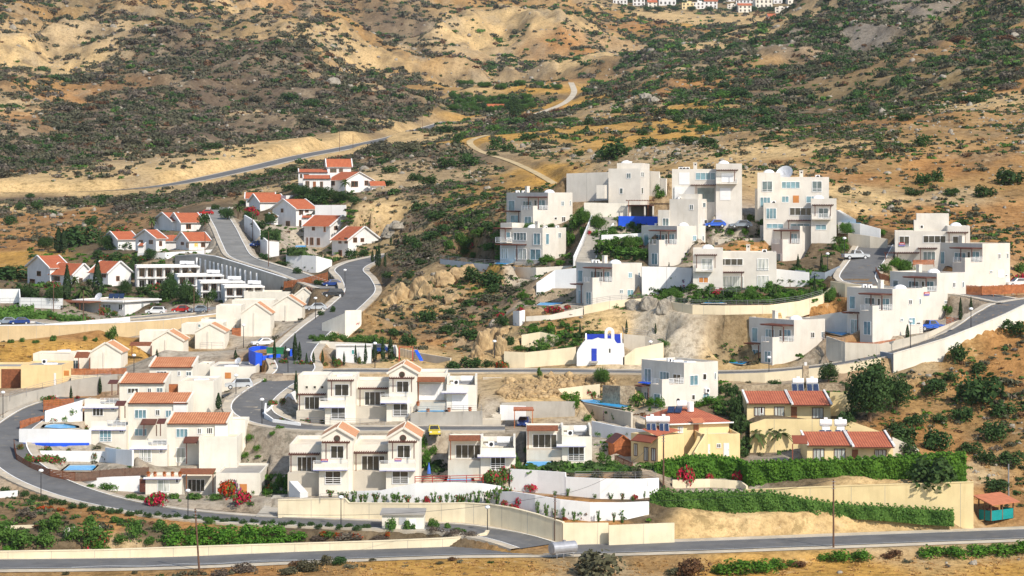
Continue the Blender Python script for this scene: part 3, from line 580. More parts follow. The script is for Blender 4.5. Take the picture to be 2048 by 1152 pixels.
def sale_sign(H, b, face, x0, y0, x1, y1, off):
    o, dr, nn, w, h = H.rect(b, face, x0, y0, x1, y1, off); Z = Vector((0, 0, 1)); m = MB()
    m.ob(o + nn * .004, dr * w, Z * h * .38, nn * .03, 'purple'); m.ob(o + nn * .004 + Z * h * .38, dr * w, Z * h * .62, nn * .03, 'redpaint')
    for k in range(5): m.ob(o + nn * .036 + dr * w * (.14 + .16 * k) + Z * h * .5, dr * w * .09, Z * h * .28, nn * .01, 'frame')
    H.part(m, 'sale_banner')

# ---------------------------------------------------------------- flat-roofed villas with a tall lit end wall, long shaded side and a terrace block in front
def villa(label, xl, xt, xr, yt, xp, xpl, yp, yb, d, th=35, mat='villa', wins=(), gwins=(), perg=True, bits=(), roof_step=4, low=True):
    h = House('villa', label, 'villa', xp, yb, d, 'flat-roofed villas on the hillside')
    p = h.blk(mat, xpl, xp, xt, yp, yb, d, th, par=.02)
    c2 = p.C + p.rd * p.Lr                           # corner of the tall block on the same lit plane
    cpx = xt; d2 = c2.y; base = YH + (ZC - p.z0) * F / d2
    t = h.blk(mat, xl, xt, xr, yt, base, d2, th, par=.3)
    # parapet of the terrace: low wall, and white rails
    Z = Vector((0, 0, 1)); o = Vector((p.C.x, p.C.y, p.z1)); m = MB()
    m.ob(o + p.rd * .02 + p.ld * .02, p.rd * p.Lr * .3, p.ld * .18, Z * .85, mat); m.ob(o + p.rd * .02 + p.ld * .2, p.rd * .18, p.ld * .6, Z * .85, mat); h.part(m, 'parapet')
    def rail(q, v, L, oth):
        m = MB()
        for k in range(4): m.ob(q + Z * (.18 + .22 * k), v * L, oth * .05, Z * .07, 'frame')
        n = max(2, int(L / .9))
        for k in range(n + 1): m.ob(q + v * (L - .06) * k / n, v * .06, oth * .06, Z * .92, 'frame')
        h.part(m, 'railing')
    rail(o + p.rd * (p.Lr * .3 + .05) + p.ld * .04, p.rd, p.Lr * .7 - .08, p.ld); rail(o + p.ld * .85 + p.rd * .04, p.ld, max(.6, p.Ll - .9), p.rd)
    # step in the roof over the shaded wing: lower parapet band
    for w in wins: h.win(t, 'R', *w)
    if gwins is not None:
        for w in gwins: h.win(t, 'L', *w)
    # terrace door and pergola against the tall block's shaded wall
    if perg:
        x1 = xt; x0 = xt - (xt - xl) * .5; hh = (yp - yt)
        h.win(t, 'L', xt - (xt - xl) * .24, yt + hh * .42, xt - (xt - xl) * .06, yp - 2, 2, 'g_blue'); 
        h.win(t, 'L', xt - (xt - xl) * .33, yt + hh * .42, xt - (xt - xl) * .26, yp - 2, 1, 'g_dark', 'frame')
        h.pergola(t, 'L', x0, x1 - 1, yt + hh * .3, 2.6, (x0 + 3, x0 + (x1 - x0) * .55), yp - 2, 0, 0, 'darkwood')
    if low:
        h.win(p, 'L', xpl + (xp - xpl) * .3, yp + (yb - yp) * .4, xp - (xp - xpl) * .12, yb - 3, 2, 'g_blue')
        h.win(t, 'L', xl + (xpl - xl) * .3, yp + (yb - yp) * .32, xpl - 3, yp + (yb - yp) * .9, 2, 'g_blue')
        h.pergola(t, 'L', xl + (xpl - xl) * .2, xpl - 1, yp + (yb - yp) * .12, 1.8, (xpl - 4,), yp + (yb - yp) * .95)
    h.bits(t, bits or [('chim', .3, .45), ('cover', .35, .2), ('ac', .4, .75), ('ac', .4, .85)])
    return h, t, p
villa('flat-roofed villa with shaded blue-glass side right above the cream cliff wall and red flower bushes', 1152.5, 1224.5, 1284, 527, 1185, 1167, 565, 612, 400, 35, 'villa',
      [(1256, 545, 1264, 556, 2), (1276, 544, 1280, 555, 1, 'g_mid'), (1239, 579, 1246, 587, 2, 'g_mid'), (1254, 579, 1267, 592, 2), (1268, 587, 1278, 591, 1, 'g_dark')], [(1156, 540, 1166, 564, 1), (1181, 542, 1201, 560, 3, 'g_mid')])
villa('flat-roofed villa beside the white pool yard, just right of the stepped lane', 1283, 1354, 1411, 452, 1318, 1297, 489, 532, 421, 35, 'villa',
      [(1385, 471, 1393, 482, 2), (1404, 471, 1408, 482, 1, 'g_mid'), (1368, 504, 1375, 511, 1, 'g_dark')], [(1288, 468, 1298, 492, 1), (1311, 469, 1330, 486, 3)], bits=[('chim', .3, .5), ('ac', .3, .8), ('cover', .5, .2)])
villa('flat-roofed villa facing the lane with the silver pickup, two cypresses at its lit wall', 1520, 1600, 1655, 452, 1565, 1543, 488, 535, 419, 35, 'villa',
      [(1630, 471, 1638, 482, 2), (1648, 470, 1652, 482, 1, 'g_mid'), (1613, 505, 1620, 512, 2, 'g_mid'), (1631, 505, 1640, 517, 2, 'g_dark'), (1641, 512, 1649, 516, 1, 'g_dark')], [(1526, 468, 1536, 491, 1), (1550, 470, 1571, 486, 3, 'g_mid')], bits=[('chim', .2, .42), ('cover', .4, .15)])
hh, tt, pp = villa('flat-roofed villa with a pool at its shaded side and a blue pickup parked behind', 1694, 1785, 1846, 578, 1745, 1720, 622, 673, 366, 35, 'villa',
      [(1817, 599, 1824, 609, 2, 'g_dark'), (1838, 597, 1842, 609, 1, 'g_mid'), (1800, 636, 1806, 643, 2, 'g_mid'), (1817, 635, 1830, 650, 2), (1832, 644, 1841, 649, 1, 'g_dark')], [(1699, 592, 1711, 618, 1), (1730, 595, 1750, 609, 3, 'g_mid')], bits=[('chim', .25, .42), ('cover', .4, .1), ('ac', .3, .7), ('ac', .3, .82), ('pile', .6, .3)])
hh, tt, pp = villa('flat-roofed villa with a red and purple sale banner on its terrace rail', 1780, 1874, 1932, 546, 1845, 1822, 584, 640, 380, 35, 'villa',
      [(1905, 564, 1911, 575, 2, 'g_dark'), (1924, 563, 1928, 575, 1, 'g_mid'), (1888, 601, 1895, 607, 2, 'g_mid'), (1905, 600, 1915, 613, 2, 'g_dark')], [(1786, 560, 1797, 580, 1, 'g_mid'), (1817, 562, 1838, 577, 3, 'g_mid')], bits=[('chim', .2, .5), ('cover', .3, .25)], low=False)
sale_sign(hh, pp, 'R', 1848, 584, 1859, 591, .08)
villa('topmost right flat-roofed villa above the orange plank fence and bend of the street', 1873, 1965, 2020, 487, 1930, 1905, 525, 574, 398, 35, 'villa',
      [(1996, 507, 2001, 518, 2, 'g_dark'), (2013, 506, 2017, 517, 1, 'g_mid'), (1979, 541, 1985, 547, 2, 'g_mid'), (1996, 540, 2008, 555, 1, 'shutter'), (2010, 549, 2015, 553, 1, 'g_dark')], [(1878, 503, 1890, 528, 1), (1909, 505, 1932, 520, 3)], bits=[('chim', .1, .5)], low=False)
villa('flat-roofed villa standing lowest along the upper street, next to a bright green bush', 1498, 1588, 1650, 640, 1545, 1522, 685, 728, 371, 35, 'villa',
      [(1621, 664, 1629, 676, 2, 'g_dark'), (1642, 663, 1646, 676, 1, 'g_mid')], [(1504, 655, 1516, 684, 1), (1531, 658, 1549, 675, 3)], bits=[('chim', .2, .55), ('cover', .35, .2)])
hh, tt, pp = villa('flat-roofed villa beside the long blue pool, blue awning on its shaded side', 1283, 1368, 1436, 726, 1324, 1301, 770, 813, 345, 36, 'villa',
      [(1379, 750, 1396, 771, 2, 'g_blue'), (1405, 747, 1413, 760, 1, 'g_dark'), (1428, 745, 1432, 759, 1, 'g_mid'), (1383, 789, 1390, 800, 1, 'g_dark'), (1405, 787, 1419, 802, 2), (1423, 797, 1431, 801, 1, 'g_dark')], [(1289, 737, 1303, 764, 2), (1320, 743, 1339, 764, 3)], perg=False, bits=[('pile', .5, .3), ('ac', .2, .5), ('pile', .5, .6)])
hh.pergola(tt, 'L', 1284, 1303, 768, .8, (), None, .1, 0, 'blue', True, 'awning'); hh.win(tt, 'L', 1346, 748, 1362, 768, 2, 'g_dark')
m = MB(); q, _ = hh.on(tt, 'R', 1356, 801, 0); m.tube([q, q + tt.nR * .06], .32, 'darkmetal', 14); hh.part(m, 'round_vent')
m = MB(); q, _ = hh.on(tt, 'R', 1412, 785, 0); m.box(q + tt.nR * .25, .85, .42, .65, 'tankwhite', R(36)); q2 = q + tt.nR * .47 + Vector((0, 0, .33)); m.tube([q2, q2 + tt.nR * .02], .25, 'darkmetal', 12); hh.part(m, 'air_conditioner')
hh, tt, pp = villa('flat-roofed villa with a cypress before its terrace rail, above the cubic corner villa', 1013, 1096, 1145, 385, 1066, 1042, 420, 452, 453, 35, 'villa',
      [(1122, 402, 1128, 412, 2, 'g_mid'), (1139, 401, 1142, 412, 1, 'g_mid'), (1108, 434, 1114, 440, 1, 'g_dark'), (1123, 433, 1131, 444, 2, 'g_dark')], [(1017, 401, 1030, 424, 1), (1046, 402, 1064, 415, 3, 'g_mid')], bits=[('chim', .1, .55), ('ac', .2, .7), ('ac', .2, .85), ('cover', .4, .2)])
# corner villa above the lawn
h = House('villa', 'cubic villa with lawn and stone-clad corner at the end of the ridge', 'villa', 1085, 522, 441, 'flat-roofed villas on the hillside')
b = h.blk('villa', 1000, 1085, 1132, 456, 522, 441, 50); b2 = h.blk('villa', 1001, 1024, 1090, 446, 500, 452, 50, pad=False)
for w in [(1027, 465, 1053, 481, 4, 'g_mid'), (1067, 466, 1081, 490, 2, 'g_blue'), (1030, 497, 1053, 519, 3, 'curtain'), (1060, 498, 1082, 520, 2, 'g_blue'), (1002, 497, 1016, 518, 3, 'curtain'), (1012, 464, 1021, 478, 1, 'g_blue')]: h.win(b, 'L', *w)
for w in [(1091, 467, 1098, 489, 1, 'g_blue'), (1116, 465, 1122, 476, 2, 'g_mid')]: h.win(b, 'R', *w)
h.pergola(b, 'L', 1006, 1053, 491, 2.4, (1034,), 522); h.pergola(b, 'L', 1000, 1024, 458, 2.2, (1011,), 478)
o = h.slab(b, 'L', 1001, 1024, 484, 1.6, .2, 'villa'); h.balus(*o, 1.6, .9, False); h.bits(b, [('chim', .15, .2), ('ac', .3, .1), ('ac', .8, .1), ('cover', .5, .5)])
# upper corner villa with garage
h = House('villa', 'tall two-step villa behind the cream perimeter wall above the covered garage', 'villa', 1281, 433, 455, 'flat-roofed villas on the hillside')
b = h.blk('villa', 1217, 1281, 1298, 337, 434, 455, 78); b2 = h.blk('villa', 1234, 1283, 1299, 326, 400, 457, 78, pad=False)
for w in [(1253, 346, 1262, 357, 2, 'g_mid'), (1281.5, 344, 1288, 354, 2, 'g_mid'), (1239, 376, 1246, 388, 1, 'g_mid')]: h.win(b, 'L' if w[0] < 1280 else 'R', *w)
h.win(b, 'R', 1282.5, 375, 1286, 388, 1, 'g_dark'); h.plate(b, 'L', 1198, 370, 1214, 397, 'villa', 3.0, 'side_wing'); h.bits(b2, [('cover', .5, .8), ('ac', .5, .6)])
g = House('carport', 'dark carport under two brown pergolas above the bright blue wall', 'carport', 1262, 434, 449)
b = g.blk('villa', 1255, 1255, 1308, 409, 436, 449, 0, dep=6, par=0, wall=False)
m = MB(); Z = Vector((0, 0, 1)); zt = b.z1 - b.z0
for q in (0, b.Lr * .63, b.Lr - .3): m = MB(); m.ob(b.C + b.rd * q, b.rd * .3, b.ld * 5.5, Z * (zt - .3), 'villa'); g.part(m, 'wall')
m = MB(); m.ob(b.C + b.ld * 5.6, b.rd * b.Lr, b.ld * .3, Z * (zt - .3), 'villa'); g.part(m, 'wall')
g.pergola(b, 'R', 1252, 1308, 402, 1.2, (1257, 1296), 434, 0, 0, 'wood'); m = MB(); m.ob(b.C + Z * (zt - .28), b.rd * b.Lr, b.ld * 5.8, Z * .2, 'darkwood'); g.part(m, 'roof')
g2 = House('pergola', 'dark brown pergola roof over the yard beside the covered garage', 'pergola', 1318, 430, 447)
b = g2.blk('villa', 1298, 1298, 1338, 409, 430, 447, 0, dep=3, wall=False, pad=False); g2.pergola(b, 'R', 1298, 1338, 409, 2.5, (1300, 1336), 432)
# upper frontal villa
def fblock(h, l, r, top, bot, d, th=-5, dep=8, mat='villa', **k): return h.blk(mat, l, l, r, top, bot, d, th, dep=dep, **k)
h = House('villa', 'upper villa with white roller shutters and a brown pergola over its corner balcony', 'villa', 1388, 408, 432, 'flat-roofed villas on the hillside')
b = fblock(h, 1344, 1484, 338, 440, 432); t = fblock(h, 1432, 1484, 327, 430, 429.5)
h.shutter(b, 'R', 1358, 345, 1379, 369); h.win(b, 'R', 1391, 345, 1431, 360, 4); h.pergola(t, 'R', 1432, 1476, 341, 1.2, (1469,), 362); o = h.slab(t, 'R', 1432, 1474, 366, 1.1, .2, 'villa'); h.balus(*o, 1.1, .9)
h.win(t, 'R', 1443, 346, 1467, 364, 2, 'shutter'); h.shutter(t, 'R', 1440, 376, 1461, 400); h.plate(b, 'R', 1349, 374, 1389, 400, 'white', .25, 'porch_wall'); h.pergola(b, 'R', 1382, 1431, 371, 2, (1392,), 405)
h.plate(b, 'R', 1395, 376, 1429, 404, 'g_mid', .05, 'glass_front'); h.bits(b, [('ac', .12, .5), ('ac', .17, .5), ('ac', .22, .5), ('chim', .33, .5)]); h.bits(t, [('cover', .3, .4)])
# cube in front of it
h = House('villa', 'small cubic villa front-most of the upper group, between blue wall and white shuttered garage', 'villa', 1396, 462, 426, 'flat-roofed villas on the hillside')
b = h.blk('villa', 1339, 1396, 1423, 398, 462, 426, 68); b2 = h.blk('villa', 1357, 1397, 1423, 388, 430, 429, 68, pad=False); b3 = h.blk('villa', 1316, 1339, 1345, 420, 458, 428, 68)
h.win(b, 'L', 1379, 409, 1387, 420, 2, 'g_mid'); h.win(b, 'R', 1405, 405, 1411, 415, 1, 'g_mid'); h.win(b, 'R', 1408, 439, 1414, 452, 1, 'g_dark'); h.win(b3, 'L', 1325, 436, 1338, 452, 2, 'g_mid'); h.bits(b, [('pile', .3, .5), ('ac', .3, .8)]); h.bits(b2, [('cover', .5, .7)])
# frontal villa with dish
h = House('villa', 'frontal villa with a big satellite dish on the roof and an orange door', 'villa', 1585, 447, 434, 'flat-roofed villas on the hillside')
b = fblock(h, 1548, 1658, 354, 450, 434, -6.5); t = fblock(h, 1515, 1561, 345, 440, 432.5, -6, 7.5); l = fblock(h, 1510, 1524, 377, 450, 433.6, -6, 5, pad=False)
for w in [(1524, 362, 1545, 384, 2, 'g_mid', 'frame', 2), (1520, 394, 1541, 415, 3, 'g_blue')]: h.win(t, 'R', *w)
for w in [(1563, 363, 1600, 377, 4, 'g_blue'), (1624, 362, 1644, 384, 2, 'g_mid', 'frame', 3), (1563, 392, 1578, 405, 2), (1612, 392, 1645, 406, 3)]: h.win(b, 'R', *w)
h.door(b, 'R', 1586, 391, 1598, 408, 'orangedoor'); h.bits(b, [('dish', .2, .3, 1.7), ('chim', .5, .4), ('ac', .8, .4)]); h.bits(t, [('cover', .5, .6)])
h = House('villa', 'frontal villa with a dark four-pane window below the villa with the roof dish', 'villa', 1600, 470, 424, 'flat-roofed villas on the hillside')
b = fblock(h, 1527, 1630, 406, 480, 424, -6); t = fblock(h, 1622, 1673, 397, 486, 421, -7, 9)
for w in [(1532, 416, 1553, 438, 3, 'g_blue'), (1579, 415, 1623, 431, 4, 'g_dark'), (1533, 447, 1567, 457, 3, 'g_blue'), (1581, 447, 1620, 458, 3, 'g_blue')]: h.win(b, 'R', *w)
h.pergola(t, 'R', 1625, 1667, 411, 1.3, (1630, 1661), 432); h.win(t, 'R', 1637, 416, 1657, 437, 2, 'g_mid', 'frame', 2); o = h.slab(t, 'R', 1624, 1662, 437, 1.0, .2, 'villa'); h.balus(*o, 1.0, .9)
h.pergola(b, 'R', 1575, 1621, 442, 1.5, (1577,), 458); h.win(t, 'R', 1631, 449, 1653, 460, 2, 'g_blue'); h.bits(t, [('cover', .3, .5)]); h.bits(b, [('ac', .2, .3)])
h = House('villa', 'frontal villa with curtained glass doors facing the pool, big dish on the ground beside it', 'villa', 1470, 577, 397, 'flat-roofed villas on the hillside')
b = fblock(h, 1436, 1553, 504, 578, 398.5, -5); t = fblock(h, 1386, 1446, 497, 577, 396, -5, 8)
for w in [(1438, 517, 1486, 531, 4, 'g_dark'), (1514, 517, 1537, 541, 3, 'curtain', 'frame', 2), (1432, 552, 1487, 576, 5, 'curtain'), (1514, 551, 1538, 575, 3, 'curtain')]: h.win(b, 'R', *w)
h.pergola(t, 'R', 1390, 1434, 511, 1.3, (1393, 1430), 536); h.win(t, 'R', 1403, 517, 1425, 540, 2, 'curtain'); o = h.slab(t, 'R', 1391, 1426, 541, 1.0, .2, 'villa'); h.balus(*o, 1.0, .9)
h.win(t, 'R', 1397, 554, 1417, 566, 2, 'orangedoor'); h.pergola(b, 'R', 1431, 1488, 546, 2.2, (1432, 1483), 577); h.bits(b, [('chim', .52, .3), ('ac', .8, .3)]); h.bits(t, [('cover', .5, .5)])
h = House('villa', 'villa under sale with a pink-striped window banner and an upper roof storey', 'villa', 1800, 520, 410, 'flat-roofed villas on the hillside')
b = fblock(h, 1790, 1900, 462, 522, 410, -9, 9); t = fblock(h, 1895, 1940, 452, 522, 408.5, -9, 9); u = fblock(h, 1828, 1897, 440, 470, 418, -9, 6, pad=False); u2 = fblock(h, 1833, 1898, 427, 470, 421, -9, 6, pad=False)
for w in [(1798, 472, 1819, 493, 2, 'g_dark', 'frame', 2), (1846, 471, 1892, 486, 4, 'g_dark'), (1846, 503, 1871, 521, 3, 'g_mid')]: h.win(b, 'R', *w)
sale_sign(h, b, 'R', 1798, 485, 1810, 492, .15); h.pergola(t, 'R', 1893, 1936, 466, 1.3, (1898, 1930), 488); h.win(t, 'R', 1905, 472, 1928, 488, 2, 'g_dark'); h.pergola(b, 'R', 1836, 1874, 498, 2, (1841,), 521)
h.pergola(b, 'R', 1768, 1838, 507, 2.6, (1771, 1795), 525); h.win(u, 'R', 1840, 450, 1847, 457, 1, 'g_dark'); h.bits(t, [('cover', .4, .4)]); h.bits(u, [('pile', .5, .3)])

# ---------------------------------------------------------------- terraces of paired houses (front row and middle row)
def bay(h, x, s, d, top, kind, ybase, xl, xr, peak=None):
    pass
def pair_unit(h, d, wing, wy, perg, gl, bayx, apex, eave, ypg, dr_, bal, slab_y, lowx, lowy, lwin, base, sign=None, flat=False, rnd=None, wdep=9, sq=None):
    mt = 'creamwhite'
    # wing: recessed single storey with flat roof and parapet, glazing under a pergola
    w = h.blk(mt, wing[0], wing[0], wing[1], wy, base, d + 3.0, 0, dep=wdep, par=.5)
    if perg: h.pergola(w, 'R', perg[0], perg[1], perg[2], 1.6, (perg[0] + 3,), gl[3] + 8)
    if gl: h.win(w, 'R', gl[0], gl[1], gl[2], gl[3], 4, 'g_dark')
    if sq:
        for (a, b2, c, e) in sq: h.win(w, 'R', a, b2, c, e, 1, 'g_dark', 'creamwhite')
    m = MB(); q, _ = h.on(w, 'R', wing[0], gl[3] + 3, 0); zt = h.on(w, 'R', wing[0], gl[3] + 3, 2.6)[0].z
    m.ob(Vector((q.x, q.y - 2.6, w.z0 - 2.5)), (w.Lr, 0, 0), (0, 2.55, 0), (0, 0, zt - w.z0 + 2.5), 'paleconc'); h.part(m, 'terrace')
    # bay
    t = h.blk(mt, bayx[0], bayx[0], bayx[1], eave, base, d, 0, dep=9, par=(.5 if flat else 0))
    if not flat:
        h.gable(t, 'l', (eave - apex) * d / F, .28, 'salmon', mt, cope=mt)
        m = MB(); q, _ = h.on(t, 'R', rnd[0], rnd[1], 0); m.tube([q, q + Vector((0, -.06, 0))], .46, 'darkwood', 18); m.tube([q + Vector((0, -.065, 0)), q + Vector((0, -.08, 0))], .34, 'g_dark', 18); h.part(m, 'round_window')
    else: h.bits(t, [('pile', .5, .6)])
    h.pergola(t, 'R', ypg[0], ypg[1], ypg[2], 1.3, (ypg[0] + 7, ypg[1] - 6), bal[2] - 2)
    h.win(t, 'R', *dr_, 2, 'g_dark')
    o = h.slab(t, 'R', slab_y[0], slab_y[1], slab_y[2], 1.9, .3, 'white', 'balcony_slab', 0, 'purple')
    h.balus(o[0], o[1], o[2], o[3], 1.7, (slab_y[2] - bal[2]) * d / F * .55, True, mt, True, 'balustrade')
    m = MB(); zz = o[0].z + (slab_y[2] - bal[2]) * d / F * .55
    m.ob(Vector((o[0].x, o[0].y - 1.66, zz + .18)), (o[3], 0, 0), (0, -.05, 0), (0, 0, .06), 'frame'); m.ob(Vector((o[0].x, o[0].y - 1.66, zz + .36)), (o[3], 0, 0), (0, -.05, 0), (0, 0, .06), 'frame')
    for k in range(5): m.ob(Vector((o[0].x + (o[3] - .06) * k / 4, o[0].y - 1.66, zz)), (.06, 0, 0), (0, -.05, 0), (0, 0, .42), 'frame')
    h.part(m, 'railing')
    lo = h.blk(mt, lowx[0], lowx[0], lowx[1], slab_y[2] + 4, base, d - 1.0, 0, dep=1.2, par=0)
    h.win(lo, 'R', *lwin, 2, 'g_dark', 'frame', 4)
    if sign: sale_sign(h, lo, 'R', *sign, .75)
    return w, t
g_ = 'gabled terrace houses below the street'
h = House('terrace_house', 'front gabled terrace house with sale banner, at the end of the row beside the steps', 'house', 640, 992, 315, g_)
pair_unit(h, 315, (579, 643), 889, (579, 640, 911), (594, 913, 633, 943), (643, 705), 858, 876, (645, 700, 887), (661, 891, 688, 917), (637, 697, 920), (628, 697, 937), (638, 696), 941, (650, 942, 682, 969), 992, (642, 918, 656, 924), rnd=(674, 877), wdep=12)
h = House('terrace_house', 'front gabled terrace house with sale banner, its pale garden stairs behind white oleanders', 'house', 772, 990, 315, g_)
pair_unit(h, 315, (708, 776), 889, (709, 775, 908), (723, 911, 770, 941), (776, 838), 858, 877, (778, 834, 886), (794, 890, 821, 916), (770, 832, 919), (760, 832, 938), (772, 831), 941, (784, 942, 817, 968), 990, (789, 917, 803, 923), rnd=(806, 876), wdep=12)
h = House('terrace_house', 'middle-row terrace house with three small square windows and a flat-roofed tower', 'house', 650, 846, 346, g_)
pair_unit(h, 346, (596, 655), 751, (596, 652, 791), (609, 793, 649, 819), (655, 711), 752, 753, (656, 708, 763), (669, 768, 698, 792), (648, 692, 794), (640, 692, 812), (650, 692), 815, (662, 815, 691, 839), 846, flat=True, sq=[(610, 771, 617, 778), (626, 771, 633, 778), (641, 771, 648, 778)], wdep=8)
h = House('terrace_house', 'middle-row gabled terrace house with round window and one narrow balcony', 'house', 773, 842, 346, g_)
pair_unit(h, 346, (711, 778), 762, (717, 776, 779), (729, 783, 771, 811), (778, 834), 731, 747, (779, 829, 758), (793, 762, 818, 785), (770, 815, 786), (762, 815, 803), (773, 823), 806, (786, 807, 816, 833), 842, rnd=(804, 749), wdep=8)
def flat_unit(label, d, wing, wy, base, perg, gl, bx, by, slab, lw, pane='g_dark', shut=False, tank=True):
    h = House('terrace_house', label, 'house', bx[0], base, d, 'flat terrace houses with roof terraces')
    w = h.blk('creamwhite', wing[0], wing[0], wing[1], wy, base, d + 3, 0, dep=8, par=.4)
    if perg: h.pergola(w, 'R', *perg[:3], 2.0, (perg[0] + 3,), gl[3] + 7, .5, 0, 'wood', True, 'awning')
    if gl: h.win(w, 'R', *gl[:4], 4, gl[4] if len(gl) > 4 else 'g_dark')
    t = h.blk('creamwhite', bx[0], bx[0], bx[1], by, base, d, 0, dep=9, par=.9, roofmat='roofgrey')
    Z = Vector((0, 0, 1))
    m = MB(); o = Vector((t.C.x, t.C.y, t.z1 + .002))
    for q in (0, t.Lr - .3): m.ob(o + t.rd * q + t.ld * 2.2, t.rd * .3, t.ld * 6.5, Z * 1.1, 'creamwhite')
    m.ob(o + t.rd * .3 + t.ld * 8.4, t.rd * (t.Lr - .6), t.ld * .3, Z * .7, 'creamwhite'); h.part(m, 'roof_wall')
    o = h.slab(t, 'R', slab[0], slab[1], slab[2], 1.2, .28, 'white', 'canopy', 0, 'purple')
    if shut: h.shutter(t, 'R', *lw)
    else: h.win(t, 'R', *lw, 3, pane, 'frame', 4)
    if tank: h.bits(t, [('tank', .65, .6), ('tank', .65, .75), ('ac', .3, .5), ('pile', .35, .75)])
    m = MB(); q, _ = h.on(w, 'R', wing[0], gl[3] + 3 if gl else base - 20, 0); zt = h.on(w, 'R', wing[0], (gl[3] if gl else base - 20) + 4, 2.6)[0].z
    m.ob(Vector((q.x, q.y - 2.8, w.z0 - 2.5)), (w.Lr, 0, 0), (0, 2.75, 0), (0, 0, max(.3, zt - w.z0 + 2.5)), 'paleconc'); h.part(m, 'terrace')
    return h, w, t
flat_unit('middle-row flat house with roof tank and closed white shutter beside a small pool', 345, (836, 893), 746, 824, (834, 890, 764), (838, 768, 888, 800, 'shutter'), (893, 953), 770, (883, 935, 783), (904, 789, 936, 818), shut=True)
h, w, t = flat_unit('front-row flat house with grilled window, roof tanks and a brown awning over dark glass', 319, (897, 961), 880, 942, (898, 961, 882), (911, 889, 961, 917), (961, 1031), 896, (955, 1032, 911), (981, 914, 1011, 941))
flat_unit('flat house with a square pool and garden table under a brown awning', 323, (1053, 1126), 858, 932, (1053, 1116, 862), (1065, 868, 1114, 896), (1124, 1184), 873, (1113, 1171, 890), (1136, 893, 1169, 922))

# ---------------------------------------------------------------- orange-roofed terrace on the street bend
def orange(label, d, up, roofy, ybase, uw, left, ly, lw, right=None, extra=None, top=None):
    h = House('tiled_house', label, 'house', up[0], ybase, d, 'tiled terrace houses on the bend')
    b = h.blk('creamwhite', up[0], up[0], up[1], roofy[1] + 2, ybase, d + 2.5, 0, dep=6.5, par=0)
    rise = (roofy[1] - roofy[0] - 6.5 * (roofy[0] - YH) / (d + 5) * .95) * d / F
    h.mono(b, max(.8, rise), .4, 'orange', 'creamwhite', 'creamwhite')
    for w in uw: h.win(b, 'R', *w)
    if left:
        l = h.blk('creamwhite', left[0], left[0], left[1], ly[0] + 8, ybase, d, 0, dep=7, par=.2, roofmat='paleconc')
        o = h.slab(l, 'R', left[0] - 3, left[1] + 1, ly[1], .5, .3, 'white', 'canopy', 0, 'purple')
        q = Vector((l.C.x, l.C.y, l.z1)); m = MB(); Z = Vector((0, 0, 1)); L = l.Lr
        m.ob(q + Vector((.02, .05, 0)), (L * .45, 0, 0), (0, .18, 0), Z * .8, 'creamwhite'); h.part(m, 'parapet'); m = MB()
        for k in range(4): m.ob(q + Vector((L * .46, .1, .2 + .22 * k)), (L * .53, 0, 0), (0, .05, 0), Z * .06, 'frame')
        for k in range(5): m.ob(q + Vector((L * .46 + L * .52 * k / 4, .1, 0)), (.06, 0, 0), (0, .06, 0), Z * .95, 'frame')
        h.part(m, 'railing')
        for w in lw: h.win(l, 'R', *w)
    return h, b
h, b = orange('nearest tiled terrace house with its orange roof over a plain cream block', 333, (334, 455), (825, 846), 932, [(352, 857, 376, 875, 3, 'g_blue'), (395, 856, 403, 868, 2, 'g_dark'), (413, 855, 426, 868, 3, 'g_dark'), (352, 895, 372, 925, 2, 'curtain')], (263, 334), (883, 895), [(279, 898, 303, 924, 3, 'curtain', 'frame', 3), (319, 897, 326, 907, 2, 'g_dark')])
h.pergola(b, 'R', 370, 398, 887, 2, (373,), 928, .7, 0, 'darkwood', True, 'awning'); h.pergola(b, 'R', 317, 333, 848, 2, (321,), 872, .5, 0, 'darkwood', True, 'awning'); h.plate(b, 'R', 430, 846, 456, 874, 'white', .2, 'porch_wall')
b2 = h.blk('creamwhite', 398, 398, 474, 874, 932, 331, 0, dep=9, par=.35); h.blk('creamwhite', 456, 456, 491, 840, 900, 338, 0, dep=5, par=.3, pad=False)
h, b = orange('second tiled terrace house, brown awnings beside its upper pale window', 345, (256, 376), (785, 805), 898, [(269, 819, 293, 837, 3, 'g_blue'), (311, 819, 320, 831, 2, 'g_dark'), (269, 857, 294, 872, 3, 'g_blue'), (331, 820, 343, 835, 2, 'g_blue')], (182, 252), (845, 857), [(199, 858, 223, 884, 3, 'g_blue', 'frame', 3), (238, 859, 247, 866, 2, 'g_dark')])
h.pergola(b, 'R', 234, 253, 812, 2, (238, 250), 836, .5, 0, 'darkwood', True, 'awning'); h.pergola(b, 'R', 285, 315, 850, 2.2, (288, 313), 872, .6, 0, 'darkwood', True, 'awning'); h.plate(b, 'R', 347, 804, 374, 826, 'white', .2, 'porch_wall')
h, b = orange('third tiled terrace house next to the tall blank cream wall', 357, (239, 330), (746, 765), 858, [(255, 776, 277, 787, 3, 'g_dark'), (295, 776, 303, 786, 2, 'g_dark'), (313, 775, 326, 785, 2, 'g_mid')], (169, 237), (800, 813), [(185, 814, 207, 832, 3, 'g_dark'), (222, 814, 229, 822, 2, 'g_dark')])
h.pergola(b, 'R', 220, 238, 768, 2, (224, 236), 790, .4, 0, 'darkwood', True, 'awning')
b2 = h.blk('creamwhite', 357, 357, 427, 762, 834, 355, 0, dep=10, par=.3); h.bits(b2, [('pile', .5, .6)]); h.plate(b, 'R', 338, 768, 356, 785, 'fence', .2, 'wooden_gate')
h, b = orange('topmost tiled terrace house with a bright orange roof beside the street', 369, (299, 386), (714, 733), 790, [(313, 742, 334, 752, 3, 'g_mid'), (355, 742, 361, 752, 2, 'g_dark'), (372, 743, 383, 752, 2, 'g_mid')], None, None, [])
